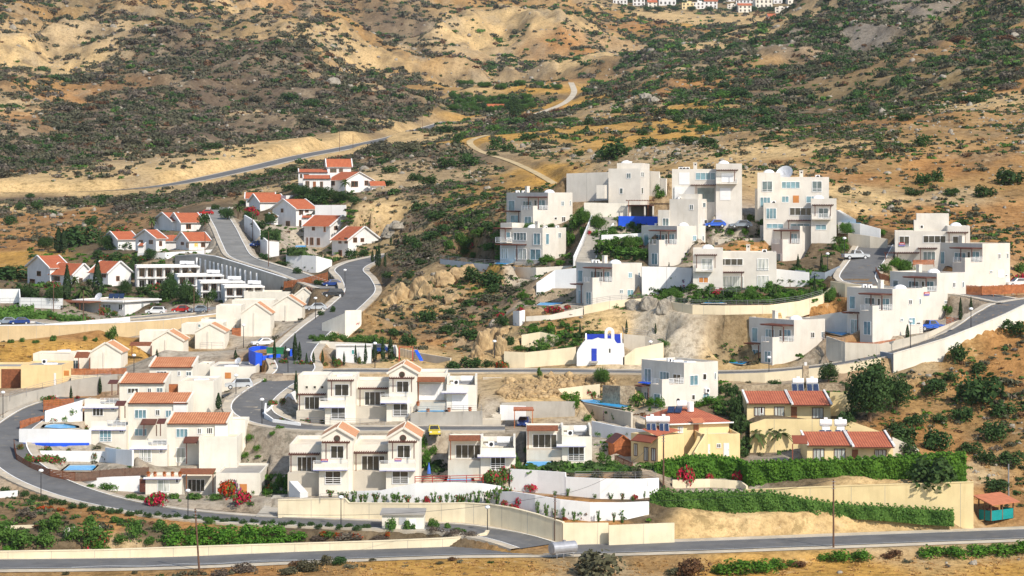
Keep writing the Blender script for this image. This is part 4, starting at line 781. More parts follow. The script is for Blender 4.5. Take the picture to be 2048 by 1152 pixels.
b2 = h.blk('creamwhite', 420, 420, 511, 733, 790, 377, 0, dep=11, par=.35, roofmat='roofgrey'); h.plate(b2, 'R', 450, 745, 462, 757, 'orangedoor', .05, 'shuttered_opening'); h.bits(b2, [('dish', .55, .4, .6), ('pile', .4, .4)])
b3 = h.blk('creamwhite', 395, 395, 420, 728, 780, 381, 0, dep=6, par=.3, pad=False)
h = House('bungalow', 'low cream bungalow with roof terrace pots and a pergola beside red bougainvillea', 'house', 300, 988, 322)
b = h.blk('creamwhite', 291, 291, 364, 957, 988, 323, 0, dep=7, par=.3); b2 = h.blk('creamwhite', 432, 432, 521, 946, 990, 322, 0, dep=12, par=.35, roofmat='roofgrey'); b3 = h.blk('creamwhite', 364, 364, 432, 952, 990, 326, 0, dep=5, par=.3)
h.slab(b, 'R', 288, 364, 955, .6, .25, 'white', 'canopy', 0, 'purple'); h.win(b, 'R', 315, 959, 339, 984, 2, 'curtain'); h.win(b, 'R', 351, 957, 357, 966, 1, 'g_dark'); h.pergola(b3, 'R', 362, 432, 949, 3.0, (373, 426), 985, .4, 0, 'wood', True)
h.win(b3, 'R', 375, 958, 410, 984, 4, 'g_dark'); h.plate(b2, 'R', 480, 968, 494, 985, 'orangedoor', .05, 'shuttered_opening'); h.door(b, 'R', 279, 958, 291, 984, 'darkwood')

# ---------------------------------------------------------------- cream gabled houses along the street
def gab(label, d, x0, x1, apex, eave, base, wings=(), extra=None, dep=7):
    h = House('gabled_house', label, 'house', x0, base, d, 'cream gabled houses stepping up the street')
    b = h.blk('cream' if False else 'creamwhite', x0, x0, x1, eave, base, d, 0, dep=dep, par=0); h.gable(b, 'l', (eave - apex) * d / F, .2, 'salmon', 'creamwhite', cope='creamwhite')
    m = MB(); q, _ = h.on(b, 'R', x0 + (x1 - x0) * .42, None); m.ob(q + Vector((0, -.001, -1)), (.35, 0, 0), (0, -.14, 0), (0, 0, b.z1 - b.z0 + 1.2), 'creamwhite'); h.part(m, 'pilaster')
    for w in wings: h.blk('creamwhite', w[0], w[0], w[1], w[2], w[3], d + w[4], 0, dep=w[5], par=.3, pad=len(w) < 7)
    return h, b
h, b = gab('lowest cream gabled house with glazed patio and red flowering shrub in front', 400, 181, 242, 687, 706, 740, [(66, 146, 707, 738, 5, 7), (142, 181, 705, 738, 6, 6)])
h.win(b, 'R', 143, 720, 159, 738, 2, 'g_mid', off=-2); h.pergola(b, 'R', 154, 181, 716, 2.5, (157, 179), 737, .8, 0, 'wood', True, 'awning'); h.bits(b, [('pile', -1.2, 1.3)])
h, b = gab('cream gabled house second up the street, brown awning over its dark patio', 415, 304, 366, 664, 682, 716, [(262, 306, 690, 716, 8, 5), (279, 330, 662, 690, 14, 6)])
h.pergola(b, 'R', 262, 304, 692, 2, (264, 302), 714, .5, 5, 'wood', True, 'awning')
h, b = gab('cream gabled house third up the street, between red slatted fence and grey drive', 429, 390, 449, 649, 665, 697, [(363, 392, 648, 668, 9, 7), (392, 446, 646, 660, 14, 6)])
h.win(b, 'R', 384, 648, 402, 655, 3, 'g_mid', off=-12)
h, b = gab('tall cream gabled house with a vertical rib on its blank street wall', 441, 482, 541, 607, 628, 672, [(432, 482, 611, 630, 9, 7), (402, 470, 638, 660, 8, 6)])
h, b = gab('cream gabled house above the silver car, low wing to its left', 459, 546, 604, 593, 612, 645, [(464, 548, 600, 622, 11, 7)])
h, b = gab('highest cream gabled house beside the parked black cars', 475, 584, 632, 577, 596, 625, [(488, 588, 583, 606, 11, 7), (584, 658, 568, 590, 12, 8)])
h = House('flat_house', 'plain yellow flat-roofed house with brown slatted screen by the dry field', 'house', 60, 776, 386)
b = h.blk('yellow', 42, 42, 124, 730, 776, 386, 0, dep=10, par=.35, roofmat='roofgrey'); b2 = h.blk('yellow', -60, -60, 42, 733, 776, 389, 0, dep=10, par=.35, roofmat='roofgrey'); b3 = h.blk('yellow', 124, 124, 142, 742, 770, 387, 0, dep=3, par=.2)
h.door(b, 'R', 108, 746, 112, 770, 'white'); h.plate(b2, 'R', 3, 738, 41, 776, 'wood', .1, 'slatted_screen'); h.plate(b3, 'R', 128, 741, 138, 751, 'orangedoor', .05, 'shuttered_opening'); h.bits(b, [('ac', .35, .75), ('pile', .55, .6)])
# ---------------------------------------------------------------- white houses with red tiled roofs
def redhouse(label, d, blocks, px, py, th=30, group='white houses with red tiled roofs'):
    h = House('tiled_house', label, 'house', px, py, d, group); out = []
    for bl in blocks:
        l, c, r, top, bot = bl[:5]; o = bl[5] if len(bl) > 5 else {}
        b = h.blk(o.get('mat', 'white'), l, c, r, top, bot, d + o.get('dd', 0), o.get('th', th), dep=o.get('dep'), par=o.get('par', 0), pad=o.get('pad', True))
        if 'ridge' in o: h.gable(b, o['ridge'], o.get('rise', 1.5), o.get('over', .5), 'redorange', 'white', cope='white' if o.get('cope', 1) else None)
        if 'mono' in o: h.mono(b, o['mono'], .4, 'redorange', 'white', 'white' if o.get('cope', 1) else None)
        for w in o.get('R', ()): h.win(b, 'R', *w)
        for w in o.get('L', ()): h.win(b, 'L', *w)
        for w in o.get('RD', ()): h.door(b, 'R', *w)
        for w in o.get('LD', ()): h.door(b, 'L', *w)
        out.append(b)
    return h, out
D = 'darkwood'
def wd(x0, y0, x1, y1, n=2): return (x0, y0, x1, y1, n, 'g_dark', 'door')
redhouse('red-roofed house farthest left with a pergola balcony and tiled chimney', 540, [(55, 100, 138, 536, 572, dict(ridge='r', rise=2.6, L=[wd(74, 542, 82, 552), wd(60, 558, 70, 568)], R=[wd(112, 549, 120, 558)]))], 100, 572, 32)
redhouse('red-roofed house just behind the tall left cypress', 535, [(100, 146, 186, 549, 580, dict(ridge='l', rise=2.4, L=[wd(104, 552, 120, 562, 3)], R=[wd(158, 556, 165, 566)]))], 146, 580, 48)
redhouse('red-roofed house between the two tall cypresses', 530, [(180, 216, 262, 545, 585, dict(ridge='l', rise=2.4, L=[wd(204, 546, 212, 555)], R=[wd(232, 552, 239, 562)]))], 216, 585, 48)
redhouse('grey-gabled red-roofed house behind the purple bushes', 592, [(209, 236, 274, 479, 500, dict(ridge='r', rise=1.9, L=[wd(214, 482, 220, 490)]))], 236, 500, 32)
redhouse('white red-roofed house with two dark windows and a solar panel on the tiles', 572, [(271, 312, 331, 477, 503, dict(ridge='r', rise=2.0, L=[wd(278, 480, 286, 488), wd(298, 480, 306, 488)], R=[wd(318, 482, 324, 492)])), (256, 276, 288, 492, 510, dict(mono=.5, th=0, dep=3, dd=-3))], 312, 503, 40)
redhouse('low red-roofed house joined between two white gables', 578, [(322, 330, 362, 482, 500, dict(ridge='r', rise=1.3, th=10, dep=7))], 330, 500, 10)
redhouse('white red-roofed house with a lit porch by the street gate', 568, [(352, 378, 420, 482, 500, dict(ridge='r', rise=2.0, L=[wd(362, 484, 368, 490), wd(373, 485, 378, 495, 1)], R=[(388, 485, 396, 494, 2, 'umbrellayellow'), wd(402, 485, 410, 494)]))], 378, 500, 30)
redhouse('pair of red-roofed gables beside the palms at the top of the street', 612, [(308, 345, 372, 443, 460, dict(ridge='r', rise=2.2)), (338, 362, 405, 445, 462, dict(ridge='r', rise=2.4, dd=-4, R=[wd(372, 448, 382, 458)]))], 345, 460, 25)
h, bs = redhouse('highest red-roofed house, long white wings stepping below a raised tower roof', 640, [(652, 655, 702, 333, 352, dict(ridge='r', rise=2.1, th=8, dep=7, dd=12, R=[wd(660, 337, 673, 345), wd(678, 337, 686, 344)])),
    (594, 597, 656, 345, 372, dict(mono=.9, th=6, dep=6, dd=8, R=[wd(600, 348, 618, 356, 3)])), (603, 606, 662, 358, 380, dict(mono=1.0, th=6, dep=6, R=[wd(611, 362, 619, 375), wd(640, 363, 646, 377, 1)], RD=[(626, 363, 632, 377)])),
    (657, 690, 745, 360, 385, dict(ridge='l', rise=2.2, th=38, cope=0, R=[wd(729, 361, 737, 371), wd(702, 362, 716, 374)], L=[wd(660, 362, 670, 371)])), (742, 744, 768, 371, 382, dict(ridge='r', rise=1.1, th=12, dep=4, cope=0))], 690, 385, 8)
redhouse('pair of long red tiled roofs beside the street palm', 655, [(488, 492, 548, 397, 412, dict(ridge='r', rise=1.6, th=5, dep=8)), (498, 520, 570, 404, 425, dict(ridge='r', rise=2.1, th=28, dd=-12))], 520, 425, 5)
redhouse('tiny white hut with pitched white roof next to the highest houses', 645, [(562, 572, 586, 391, 403, dict(th=35))], 572, 403, 35)
redhouse('white villa with grand gable, dark shutters and red roof in the middle of the slope', 612, [(545, 592, 632, 418, 462, dict(ridge='r', rise=2.5, L=[wd(562, 417, 567, 425), wd(572, 442, 580, 454, 2), wd(547, 430, 555, 436)], R=[wd(598, 417, 606, 430), wd(610, 418, 617, 425), wd(598, 440, 606, 454)])), (518, 548, 556, 434, 452, dict(mono=.8, th=20, dep=6, dd=-2))], 592, 462, 38)
redhouse('white red-roofed villa with dark shutters above the terrace pool', 590, [(608, 660, 706, 452, 493, dict(ridge='l', rise=2.6, th=50, L=[wd(624, 453, 630, 461), wd(613, 475, 616, 490, 1), wd(620, 475, 627, 490), wd(634, 476, 640, 490)], R=[wd(668, 452, 675, 460), wd(647, 453, 651, 464, 1)])), (600, 603, 625, 436, 452, dict(mono=.5, th=5, dep=3, dd=10))], 660, 493, 50)
redhouse('lowest white red-roofed villa with a long lean-to gable beside the bend', 574, [(664, 696, 760, 480, 514, dict(ridge='l', rise=3.2, th=42, L=[wd(677, 477, 683, 487), wd(689, 475, 696, 487), wd(677, 500, 684, 512)], R=[wd(706, 475, 714, 485), wd(721, 476, 728, 484)], RD=[(742, 489, 750, 503)]))], 696, 514, 42)
# white flat terraces with loggias
def loggia(label, d, l, r, top, mid, bot, n):
    h = House('terrace_house', label, 'house', l, bot, d, 'white flat-roofed terraces stepping down the valley')
    b = h.blk('white', l, l, r, top, bot, d, 14, dep=8, par=.15, roofmat='white'); o = h.slab(b, 'R', l - 4, r + 2, top + 1.5, 2.2, .35, 'white', 'roof_slab')
    h.slab(b, 'R', l - 2, r, mid, 1.8, .25, 'white', 'balcony_slab')
    for k in range(n):
        x0 = l + (r - l) * (k + .2) / n; x1 = l + (r - l) * (k + .8) / n
        h.win(b, 'R', x0, top + 4, x1, mid - 2, 2, 'g_dark', 'door'); h.win(b, 'R', x0, mid + 5, x1, bot - 1, 2, 'g_dark', 'frame')
    m = MB(); Z = Vector((0, 0, 1))
    for k in range(n + 1):
        q, _ = h.on(b, 'R', l + (r - l) * k / n, None, 1.5); m.ob(Vector((q.x, q.y, b.z0 - 1)), (.35, 0, 0), (0, .35, 0), Z * (b.z1 - b.z0 + .6), 'white')
    h.part(m, 'columns'); h.bits(b, [('tank', .8, .6), ('tank', .9, .4)])
    return h, b
loggia('topmost white terrace with loggias, big round water tank and laundry-like balcony', 530, 275, 396, 531, 555, 576, 7); loggia('second white terrace with loggias stepping down behind the round trees', 515, 356, 444, 549, 570, 586, 5)
loggia('third white terrace with loggias beside the retaining wall posts', 502, 402, 486, 562, 582, 598, 5); loggia('lowest white terrace with loggias touching the cream gabled houses', 492, 450, 525, 571, 592, 606, 4)
h = House('bungalow', 'wide white bungalow with flat roof slab, solar panel and shaded brown pergola', 'house', 250, 632, 492)
b = h.blk('white', 152, 250, 318, 601, 632, 492, 60, par=.15, roofmat='roofcream'); h.slab(b, 'R', 246, 319, 600, .6, .3, 'white', 'roof_slab'); h.slab(b, 'L', 150, 252, 601, 1, .3, 'white', 'roof_slab')
h.win(b, 'L', 237, 608, 245, 620, 2, 'g_dark'); h.win(b, 'R', 282, 605, 287, 616, 2, 'g_mid'); h.win(b, 'R', 297, 607, 300, 616, 1, 'shutter'); h.win(b, 'L', 205, 609, 222, 625, 3, 'g_mid')
h.pergola(b, 'L', 118, 208, 606, 5, (122, 160, 200), 634, .2, 0, 'wood', True)
m = MB(); q = b.C + b.rd * b.Lr * .3 + b.ld * b.Ll * .55; q.z = b.z1 - .1
for k in range(3): m.ob(q + Vector((k * 1.15, 0, .2)), (1.05, 0, 0), (0, 1.2, 1.0), (0, -.04, .05), 'panel')
h.part(m, 'solar_panel'); h.bits(b, [('dish', .1, .6, .9)])

# ---------------------------------------------------------------- yellow houses with red roofs
def solar(h, p, n=4, w=1.0, tall=1.6, tanks=2, base='green'):
    p = Vector(p); m = MB()
    for k in range(n):
        o = p + Vector((k * (w + .12) + (.35 if k >= n / 2 else 0), 0, .1)); m.ob(o, (w, 0, 0), (0, 1.0, tall), (0, -.05, .04), 'lightmetal'); m.ob(o + Vector((.06, -.07, .09)), (w - .12, 0, 0), (0, .93, tall * .93), (0, -.03, .02), 'panel')
    h.part(m, 'solar_panel'); L = n * (w + .12) + .35
    for k in range(tanks):
        m = MB(); c = p + Vector((L * (k + .5) / tanks, 1.5, 0)); m.box(c, 1.1, .8, 1.2, base)
        m.tube([c + Vector((-.85, 0, 1.75)), c + Vector((.85, 0, 1.75))], .5, 'tankwhite', 14); m.box(c + Vector((0, 0, 2.25)), .5, .5, .25, 'tankwhite'); h.part(m, 'water_tank')
h = House('yellow_house', 'large yellow house with curved outdoor stair, red hipped roof and flat wings', 'house', 1343, 925, 326)
b = h.blk('yellow', 1300, 1343, 1458, 848, 905, 329, 18, par=0, dep=10.5)
Z = Vector((0, 0, 1)); m = MB(); o = Vector((b.C.x, b.C.y, b.z1)); A, W, B, Dp = b.rd, b.Lr, b.ld, b.Ll
e = .5; cs = [o - A * e - B * e, o + A * (W + e) - B * e, o + A * (W + e) + B * (Dp + e), o - A * e + B * (Dp + e)]; r1 = o + A * W * .3 + B * Dp * .75 + Z * 1.5; r2 = o + A * W * .75 + B * Dp * .75 + Z * 1.5
m.add(cs + [r1, r2], [(0, 1, 5, 4)], 'red', [[(0, 0), (W, 0), (W * .75, Dp * .7), (W * .3, Dp * .7)]]); m.add(cs + [r1, r2], [(1, 2, 5)], 'red', [[(0, 0), (Dp, 0), (Dp * .7, 3)]]); m.add(cs + [r1, r2], [(2, 3, 4, 5), (3, 0, 4), (3, 2, 1, 0)], 'red')
rf = h.part(m, 'roof'); m = MB(); m.ob(cs[0] - Z * .1, cs[1] - cs[0], -B * .1, Z * .2, 'white'); m.ob(cs[0] - Z * .1, cs[3] - cs[0], -A * .1, Z * .2, 'white'); h.part(m, 'gutter', rf)
h.win(b, 'R', 1355, 853, 1366, 866, 2, 'curtain'); h.door(b, 'R', 1387, 848, 1397, 873); h.win(b, 'L', 1315, 838, 1321, 850, 1, 'g_mid')
pr = h.pergola(b, 'R', 1380, 1404, 846, 1.2, (), None, .5, 0, 'copper', True, 'porch_roof')
b2 = h.blk('yellow', 1262, 1316, 1368, 872, 930, 322, 40, par=.5, pad=True); h.win(b2, 'L', 1288, 894, 1297, 922, 2, 'curtain', 'darkwood'); h.win(b2, 'L', 1303, 896, 1312, 922, 2, 'curtain', 'darkwood'); h.win(b2, 'L', 1268, 887, 1275, 912, 2, 'curtain', 'darkwood')
h.pergola(b2, 'L', 1276, 1316, 886, 1.4, (), None, .8, 0, 'red', True, 'porch_roof'); m = MB(); q = Vector((b2.C.x, b2.C.y, b2.z1)); m.add([q - b2.ld * .2 - b2.rd * .3 + Z * .02, q + b2.rd * b2.Lr * .9 + Z * .5, q + b2.rd * b2.Lr * .7 + b2.ld * b2.Ll * .6 + Z * 1.0, q + b2.ld * b2.Ll * .62 + Z * .7], [(0, 1, 2, 3)], 'red', [[(0, 0), (4, 0), (4, 4), (0, 4)]]); h.part(m, 'lean_to_roof')
b3 = h.blk('yellow', 1402, 1402, 1480, 868, 925, 325, 6, dep=7, par=.5); h.door(b3, 'R', 1410, 888, 1420, 914, 'white'); h.win(b3, 'R', 1433, 887, 1442, 896, 2, 'g_dark'); h.door(b3, 'R', 1447, 886, 1458, 912, 'white')
# curved stair: steps climbing to the upper door, with a sweeping outer parapet
sp = [(1369, 921, 319.6), (1374, 912, 320.2), (1380, 902, 321), (1386, 893, 321.8), (1391, 884, 322.8), (1394, 876, 324), (1395, 872, 325.5)]; cu = catmull([P(*q) for q in sp], .28); m = MB()
zb = cu[0].z - 1.5
for i in range(0, len(cu) - 1):
    p, q = cu[i], cu[i + 1]; m.ob(Vector((p.x, p.y, zb)), (1.25, -.25, 0), (q.x - p.x, q.y - p.y + .02, 0), (0, 0, q.z - zb), 'butter')
st = h.part(m, 'stair'); m = MB()
for i in range(0, len(cu) - 1):
    p, q = cu[i], cu[i + 1]
    for (o_, hh_) in ((Vector((1.27, -.27, 0)), 1.15),): m.add([Vector((p.x, p.y, zb)) + o_, Vector((q.x, q.y, zb)) + o_, q + o_ + Z * hh_, p + o_ + Z * hh_, Vector((p.x, p.y, zb)) + o_ + Vector((.22, 0, 0)), Vector((q.x, q.y, zb)) + o_ + Vector((.22, 0, 0)), q + o_ + Vector((.22, 0, hh_)), p + o_ + Vector((.22, 0, hh_))], [(0, 1, 2, 3), (7, 6, 5, 4), (3, 2, 6, 7)], 'yellow')
h.part(m, 'stair_wall', st)
q = b.C + b.rd * b.Lr * .2 + b.ld * b.Ll * .5; h_p = Vector((q.x, q.y, b.z1 + .95)); m = MB()
for k in range(2): m.ob(h_p + Vector((k * 1.1 - .4, -.2, .15)), (1.0, 0, 0), (.3, 1.3, .8), (0, -.04, .05), 'panel')
h.part(m, 'solar_panel'); m = MB(); m.tube([h_p + Vector((1.2, 1.4, 1.3)), h_p + Vector((2.6, 1.4, 1.3))], .5, 'tankwhite', 14); m.tube([h_p + Vector((3.2, 1.5, .2)), h_p + Vector((3.2, 1.5, 1.6))], .5, 'tankwhite', 14); h.part(m, 'water_tank')
q = b2.C + b2.rd * b2.Lr * .15 + b2.ld * b2.Ll * .3; solar(h, (P(1294, 0, 324).x, q.y + .5, b2.z1 + .2), 4, .62, 1.1, 2, 'metal')
def bungalow(label, d, l, mseam, r, roof0, eave, bot, wins, doors, dep=7):
    h = House('bungalow', label, 'house', l, bot, d, 'yellow bungalows with red roofs')
    b = h.blk('butter', l, l, r, eave - 2, bot, d, 0, dep=dep, par=0)
    Lm = h.on(b, 'R', mseam)[1]; rise = (eave - roof0) * d / F - dep * .108 * 1.0
    h.mono(b, max(1.0, rise), .6, 'red', 'butter', 'white', 'R', (0, Lm), dep); h.mono(b, max(1.0, rise), 1.5, 'red', 'butter', 'white', 'R', (Lm + .02, b.Lr), dep)
    for w in wins: h.win(b, 'R', *w)
    for w in doors: h.door(b, 'R', *w)
    return h, b
h, b = bungalow('upper yellow bungalow with red ribbed roof and brown garden door', 339, 1494, 1582, 1661, 784, 809, 840, [(1520, 814, 1526, 828, 1, 'g_dark'), (1548, 813, 1569, 837, 3, 'curtain', 'darkwood'), (1624, 815, 1647, 837, 3, 'curtain', 'darkwood'), (1508, 814, 1530, 832, 3, 'curtain', 'darkwood')], [(1582, 813, 1594, 838)])
solar(h, (P(1585, 0, 346).x, 346.2, P(0, 785, 346).z - .2), 4, .85, 1.3)
m = MB(); m.box(P(1611, 770, 349), .9, .9, 3.0, 'stonewall'); m.box(P(1611, 770, 349) + Vector((0, 0, 3)), .4, .4, .5, 'white'); h.part(m, 'chimney')
h, b = bungalow('lowest yellow bungalow with red ribbed roof right above the bright green hedge', 320, 1614, 1703, 1786, 867, 893, 925, [(1626, 897, 1649, 923, 3, 'curtain', 'darkwood'), (1668, 897, 1691, 921, 3, 'curtain', 'darkwood'), (1749, 899, 1773, 916, 3, 'curtain', 'darkwood')], [(1704, 899, 1716, 920)])
h.pergola(b, 'R', 1583, 1612, 888, 2, (1585,), 920, .9, 0, 'red', True, 'awning'); solar(h, (P(1640, 0, 327).x, 327.2, P(0, 868, 327).z - .3), 4, .85, .6, 2, 'tankwhite')
for k in range(3):
    x = P(1722 + 14 * k, 0, 317.5).x; m = MB(); m.box((x, 317.3, b.z0 + .38), .5, .5, .07, 'tankwhite'); m.ob((x - .25, 317.5, b.z0 + .45), (.5, 0, 0), (0, .08, 0), (0, 0, .45), 'tankwhite')
    for (dx, dy) in ((-.2, -.2), (.2, -.2), (-.2, .2), (.2, .2)): m.tube([(x + dx, 317.3 + dy, b.z0), (x + dx, 317.3 + dy, b.z0 + .4)], .03, 'tankwhite', 4)
    tag(m.build('garden_chair', None, (x, 317.3, b.z0)), 'white plastic chair in front of the lowest yellow bungalow', 'chair', 'white chairs of the bungalow')

# ---------------------------------------------------------------- chapel
h = House('chapel', 'small white chapel with blue door, blue roof and a bell arch', 'chapel', 1153, 728, 379)
d = 379.0
def cp(x, y): return P(x, y, d)
fac = [cp(1153.5, 732), cp(1153.5, 706), cp(1156, 699), cp(1160, 693.5), cp(1165, 686.5), cp(1170, 681.5), cp(1176, 680), cp(1184, 680), cp(1190, 678), cp(1196.5, 676), cp(1202, 677.5), cp(1228.8, 677.8), cp(1231, 683), cp(1235, 687.5), cp(1247.5, 687), cp(1249, 706), cp(1249, 732)]
m = MB(); m.prism(fac, (0, 1.2, 0), 'garden'); h.part(m, 'facade'); CT.append((cp(1153, 728) - Vector((0, .4, 0)), 0)); CT.append((cp(1247, 728) - Vector((0, .4, 0)), 0))
m = MB(); y0 = d; Yv = Vector((0, .9, 0))
for (a, b_) in ((1209.5, 1215), (1222.5, 1228.8)): m.ob(cp(a, 678), (cp(b_, 678) - cp(a, 678)), Yv, (0, 0, (678 - 664.5) * d / F), 'garden')
cc = cp(1219.15, 664.5); ro, ri = (1228.8 - 1209.5) / 2 * d / F, (1222.5 - 1215) / 2 * d / F
for k in range(10):
    a0, a1 = math.pi * k / 10, math.pi * (k + 1) / 10
    def pt(r, a): return cc + Vector((r * math.cos(a), 0, r * math.sin(a)))
    m.prism([pt(ri, a0), pt(ro, a0), pt(ro, a1), pt(ri, a1)], Yv, 'garden')
h.part(m, 'bell_arch'); m = MB(); m.tube([cc + Vector((0, .45, -.1)), cc + Vector((0, .45, -.35)), cc + Vector((0, .45, -.55))], [.08, .16, .24], 'metal', 10); h.part(m, 'bell')
# nave
zc = cp(0, 732).z; x0, x1 = cp(1172, 0).x, cp(1246, 0).x; y1, y2 = d + 1.2, d + 6.5; zr = P(0, 668, d + 4).z; ze = zr - 2.3
m = MB(); m.ob((x0, y1, zc), (x1 - x0, 0, 0), (0, y2 - y1, 0), (0, 0, ze - zc), 'garden')
for x in (x0, x1 - .25): m.prism([(x, y1, ze), (x, y2, ze), (x, (y1 + y2) / 2, zr + .15)], (.25, 0, 0), 'garden')
h.part(m, 'nave'); m = MB(); ym = (y1 + y2) / 2
m.add([(x0 + .05, y1 - .02, ze), (x1 - .26, y1 - .02, ze), (x1 - .26, ym, zr), (x0 + .05, ym, zr), (x1 - .26, y2 + .1, ze), (x0 + .05, y2 + .1, ze)], [(0, 1, 2, 3), (3, 2, 4, 5)], 'roofblue'); h.part(m, 'roof')
m = MB(); m.ob(cp(1183, 722) - Vector((0, .06, 0)), cp(1193.5, 722) - cp(1183, 722), (0, .1, 0), (0, 0, 25 * d / F), 'doorblue'); dd = h.part(m, 'door'); m = MB(); m.ob(cp(1192, 710) - Vector((0, .1, 0)), (.08, 0, 0), (0, .05, 0), (0, 0, .2), 'metal'); h.part(m, 'handle', dd)
m = MB(); m.ob(cp(1218, 705.5) - Vector((0, .03, 0)), (.26, 0, 0), (0, .1, 0), (0, 0, .68), 'g_dark'); h.part(m, 'window'); m = MB(); m.ob(cp(1180, 725) - Vector((0, 1, 0)), (1.3, 0, 0), (0, 1, 0), (0, 0, .25), 'concrete'); h.part(m, 'step')
PADS.append((Vector((x0, d, 0)), Vector((1, 0, 0)), Vector((0, 1, 0)), x1 - x0, 6.5, cp(0, 728).z))

# ---------------------------------------------------------------- small buildings
h = House('portable_cabin', 'white corrugated portable cabin with narrow window behind the row of cypresses', 'cabin', 672, 726, 391)
b = h.blk('white', 672, 672, 742, 691, 726, 391, 0, dep=4, par=0); m = MB()
for k in range(26): m.ob(b.C + Vector((.1 + k * (b.Lr - .2) / 26, -.05, .2)), (.1, 0, 0), (0, .05, 0), (0, 0, b.z1 - b.z0 - .4), 'shutter')
h.part(m, 'cladding'); h.slab(b, 'R', 671, 743, 689, .3, .2, 'white', 'roof_edge'); h.win(b, 'R', 703, 699, 709, 709, 1, 'teal', 'frame', 0, .06)
b2 = h.blk('white', 745, 745, 790, 692, 722, 396, 0, dep=.3, par=0)
h = House('utility_kiosk', 'cream concrete utility kiosk with flat grey roof and louvre in the planted strip', 'kiosk', 764, 1068, 298)
b = h.blk('creamwhite', 763, 764, 848, 1029, 1068, 298, 0, dep=4.5, par=0); o = h.slab(b, 'R', 760, 850, 1027, .3, .25, 'roofgrey', 'roof'); m = MB(); m.ob(o[0] + Vector((0, 0, -.25)), (o[3], 0, 0), (0, 4.9, 0), (0, 0, .26), 'roofgrey'); h.part(m, 'roof')
o, dr, nn, w, hh_ = h.rect(b, 'R', 798, 1035, 812, 1049); m = MB()
for k in range(7): m.ob(o + nn * .02 + Vector((0, 0, hh_ * k / 7)), dr * w, nn * .05, (0, 0, hh_ / 10), 'lightmetal')
m.ob(o + nn * .004, dr * w, nn * .015, (0, 0, hh_), 'metal'); h.part(m, 'louvre'); h.plate(b, 'R', 818, 1038, 832, 1064, 'shutter', .05, 'door')
h = House('market_stall', 'open roadside stall with terracotta roof and teal cloth around it', 'stall', 1982, 1042, 305)
b = h.blk('teal', 1956, 1982, 2028, 1022, 1042, 305, 38, par=0, wall=False); m = MB(); Z = Vector((0, 0, 1)); hz = b.z1 - b.z0; o = b.C
m.ob(o, b.rd * b.Lr, b.ld * .05, Z * hz, 'teal'); m.ob(o + b.ld * .06, b.ld * (b.Ll - .06), b.rd * .05, Z * hz, 'teal'); m.ob(o + b.rd * (b.Lr - .05) + b.ld * .06, b.ld * (b.Ll - .06), b.rd * .05, Z * hz, 'teal'); h.part(m, 'cloth_wall')
m = MB(); zr = P(0, 1010, 305).z - b.z0; m.ob(o - b.rd * .5 - b.ld * .6 + Z * zr, b.rd * (b.Lr + 1), b.ld * (b.Ll + 1.1) + Z * .95, Z * .12, 'copper'); h.part(m, 'roof')
for (fr, fl) in ((0, 0), (.5, 0), (1, 0), (0, .5), (0, 1), (1, 1), (.5, 1)): m = MB(); m.ob(o + b.rd * (b.Lr - .15) * fr + b.ld * (b.Ll - .15) * fl - b.rd * .02 - b.ld * .02, b.rd * .16, b.ld * .16, Z * (zr + .85 * fl), 'trunk'); h.part(m, 'post')
m = MB(); m.ob(o + b.rd * .8 + b.ld * 1.2, b.rd * 2.2, b.ld * .8, Z * (hz + .1), 'wood'); h.part(m, 'counter')
h = House('garden_shed', 'small brown timber shed with pitched roof beside the yellow house', 'shed', 1226, 912, 329)
b = h.blk('fence', 1224, 1229, 1262, 886, 913, 329, 15, dep=3, par=0); h.gable(b, 'l', 1.0, .3, 'darkwood', 'fence'); h.plate(b, 'R', 1226, 893, 1261, 894, 'wood', .04, 'trim')
h = House('carport', 'small red-roofed pergola carport on thin posts over a dark car', 'carport', 1028, 858, 340)
b = h.blk('white', 1027, 1027, 1067, 822, 858, 340, 0, dep=5, wall=False, pad=True); h.pergola(b, 'R', 1027, 1068, 822, .4, (1029, 1065), 858, 0, 0, 'fence'); m = MB(); m.ob(Vector((b.C.x, b.C.y, b.z1)), b.rd * b.Lr, b.ld * 4.5, (0, 0, .2), 'copper'); h.part(m, 'roof')
# little farmhouse far up the valley
redhouse('lone orange-roofed farmhouse among trees far up the valley', 1270, [(972, 976, 1010, 217, 226, dict(ridge='r', rise=2.6, th=8, dep=9, cope=0, R=[wd(980, 218, 984, 223), wd(994, 218, 998, 223)]))], 976, 226, 8, None)
# bin enclosure
h = House('bin_enclosure', 'bright blue curved wall around the green rubbish bins by the street junction', 'enclosure', 500, 722, 388)
m = MB(); pl = [(497, 697, 716, 389), (500, 700, 722, 385.5), (511, 705, 726, 383), (524, 707, 726, 383), (525, 712, 724, 384), (545, 709, 722, 385), (560, 708, 720, 386)]
for (a, b_) in zip(pl[:-1], pl[1:]):
    p0, p1 = P(a[0], a[2] + 5, a[3]), P(b_[0], b_[2] + 5, b_[3]); m.prism([p0, p1, P(b_[0], b_[1], b_[3]), P(a[0], a[1], a[3])], (.05, .3, 0), 'blue')
pl = [(497, 697, 716, 389), (505, 693, 708, 394), (520, 692, 706, 396), (536, 693, 706, 395)]
for (a, b_) in zip(pl[:-1], pl[1:]):
    m.prism([P(a[0], a[2] + 5, a[3]), P(b_[0], b_[2] + 5, b_[3]), P(b_[0], b_[1], b_[3]), P(a[0], a[1], a[3])], (0, .3, 0), 'blue')
m.ob(P(580, 722, 387), (.3, 0, 0), (0, 3, 0), (0, 0, 1.9), 'blue'); h.part(m, 'wall')
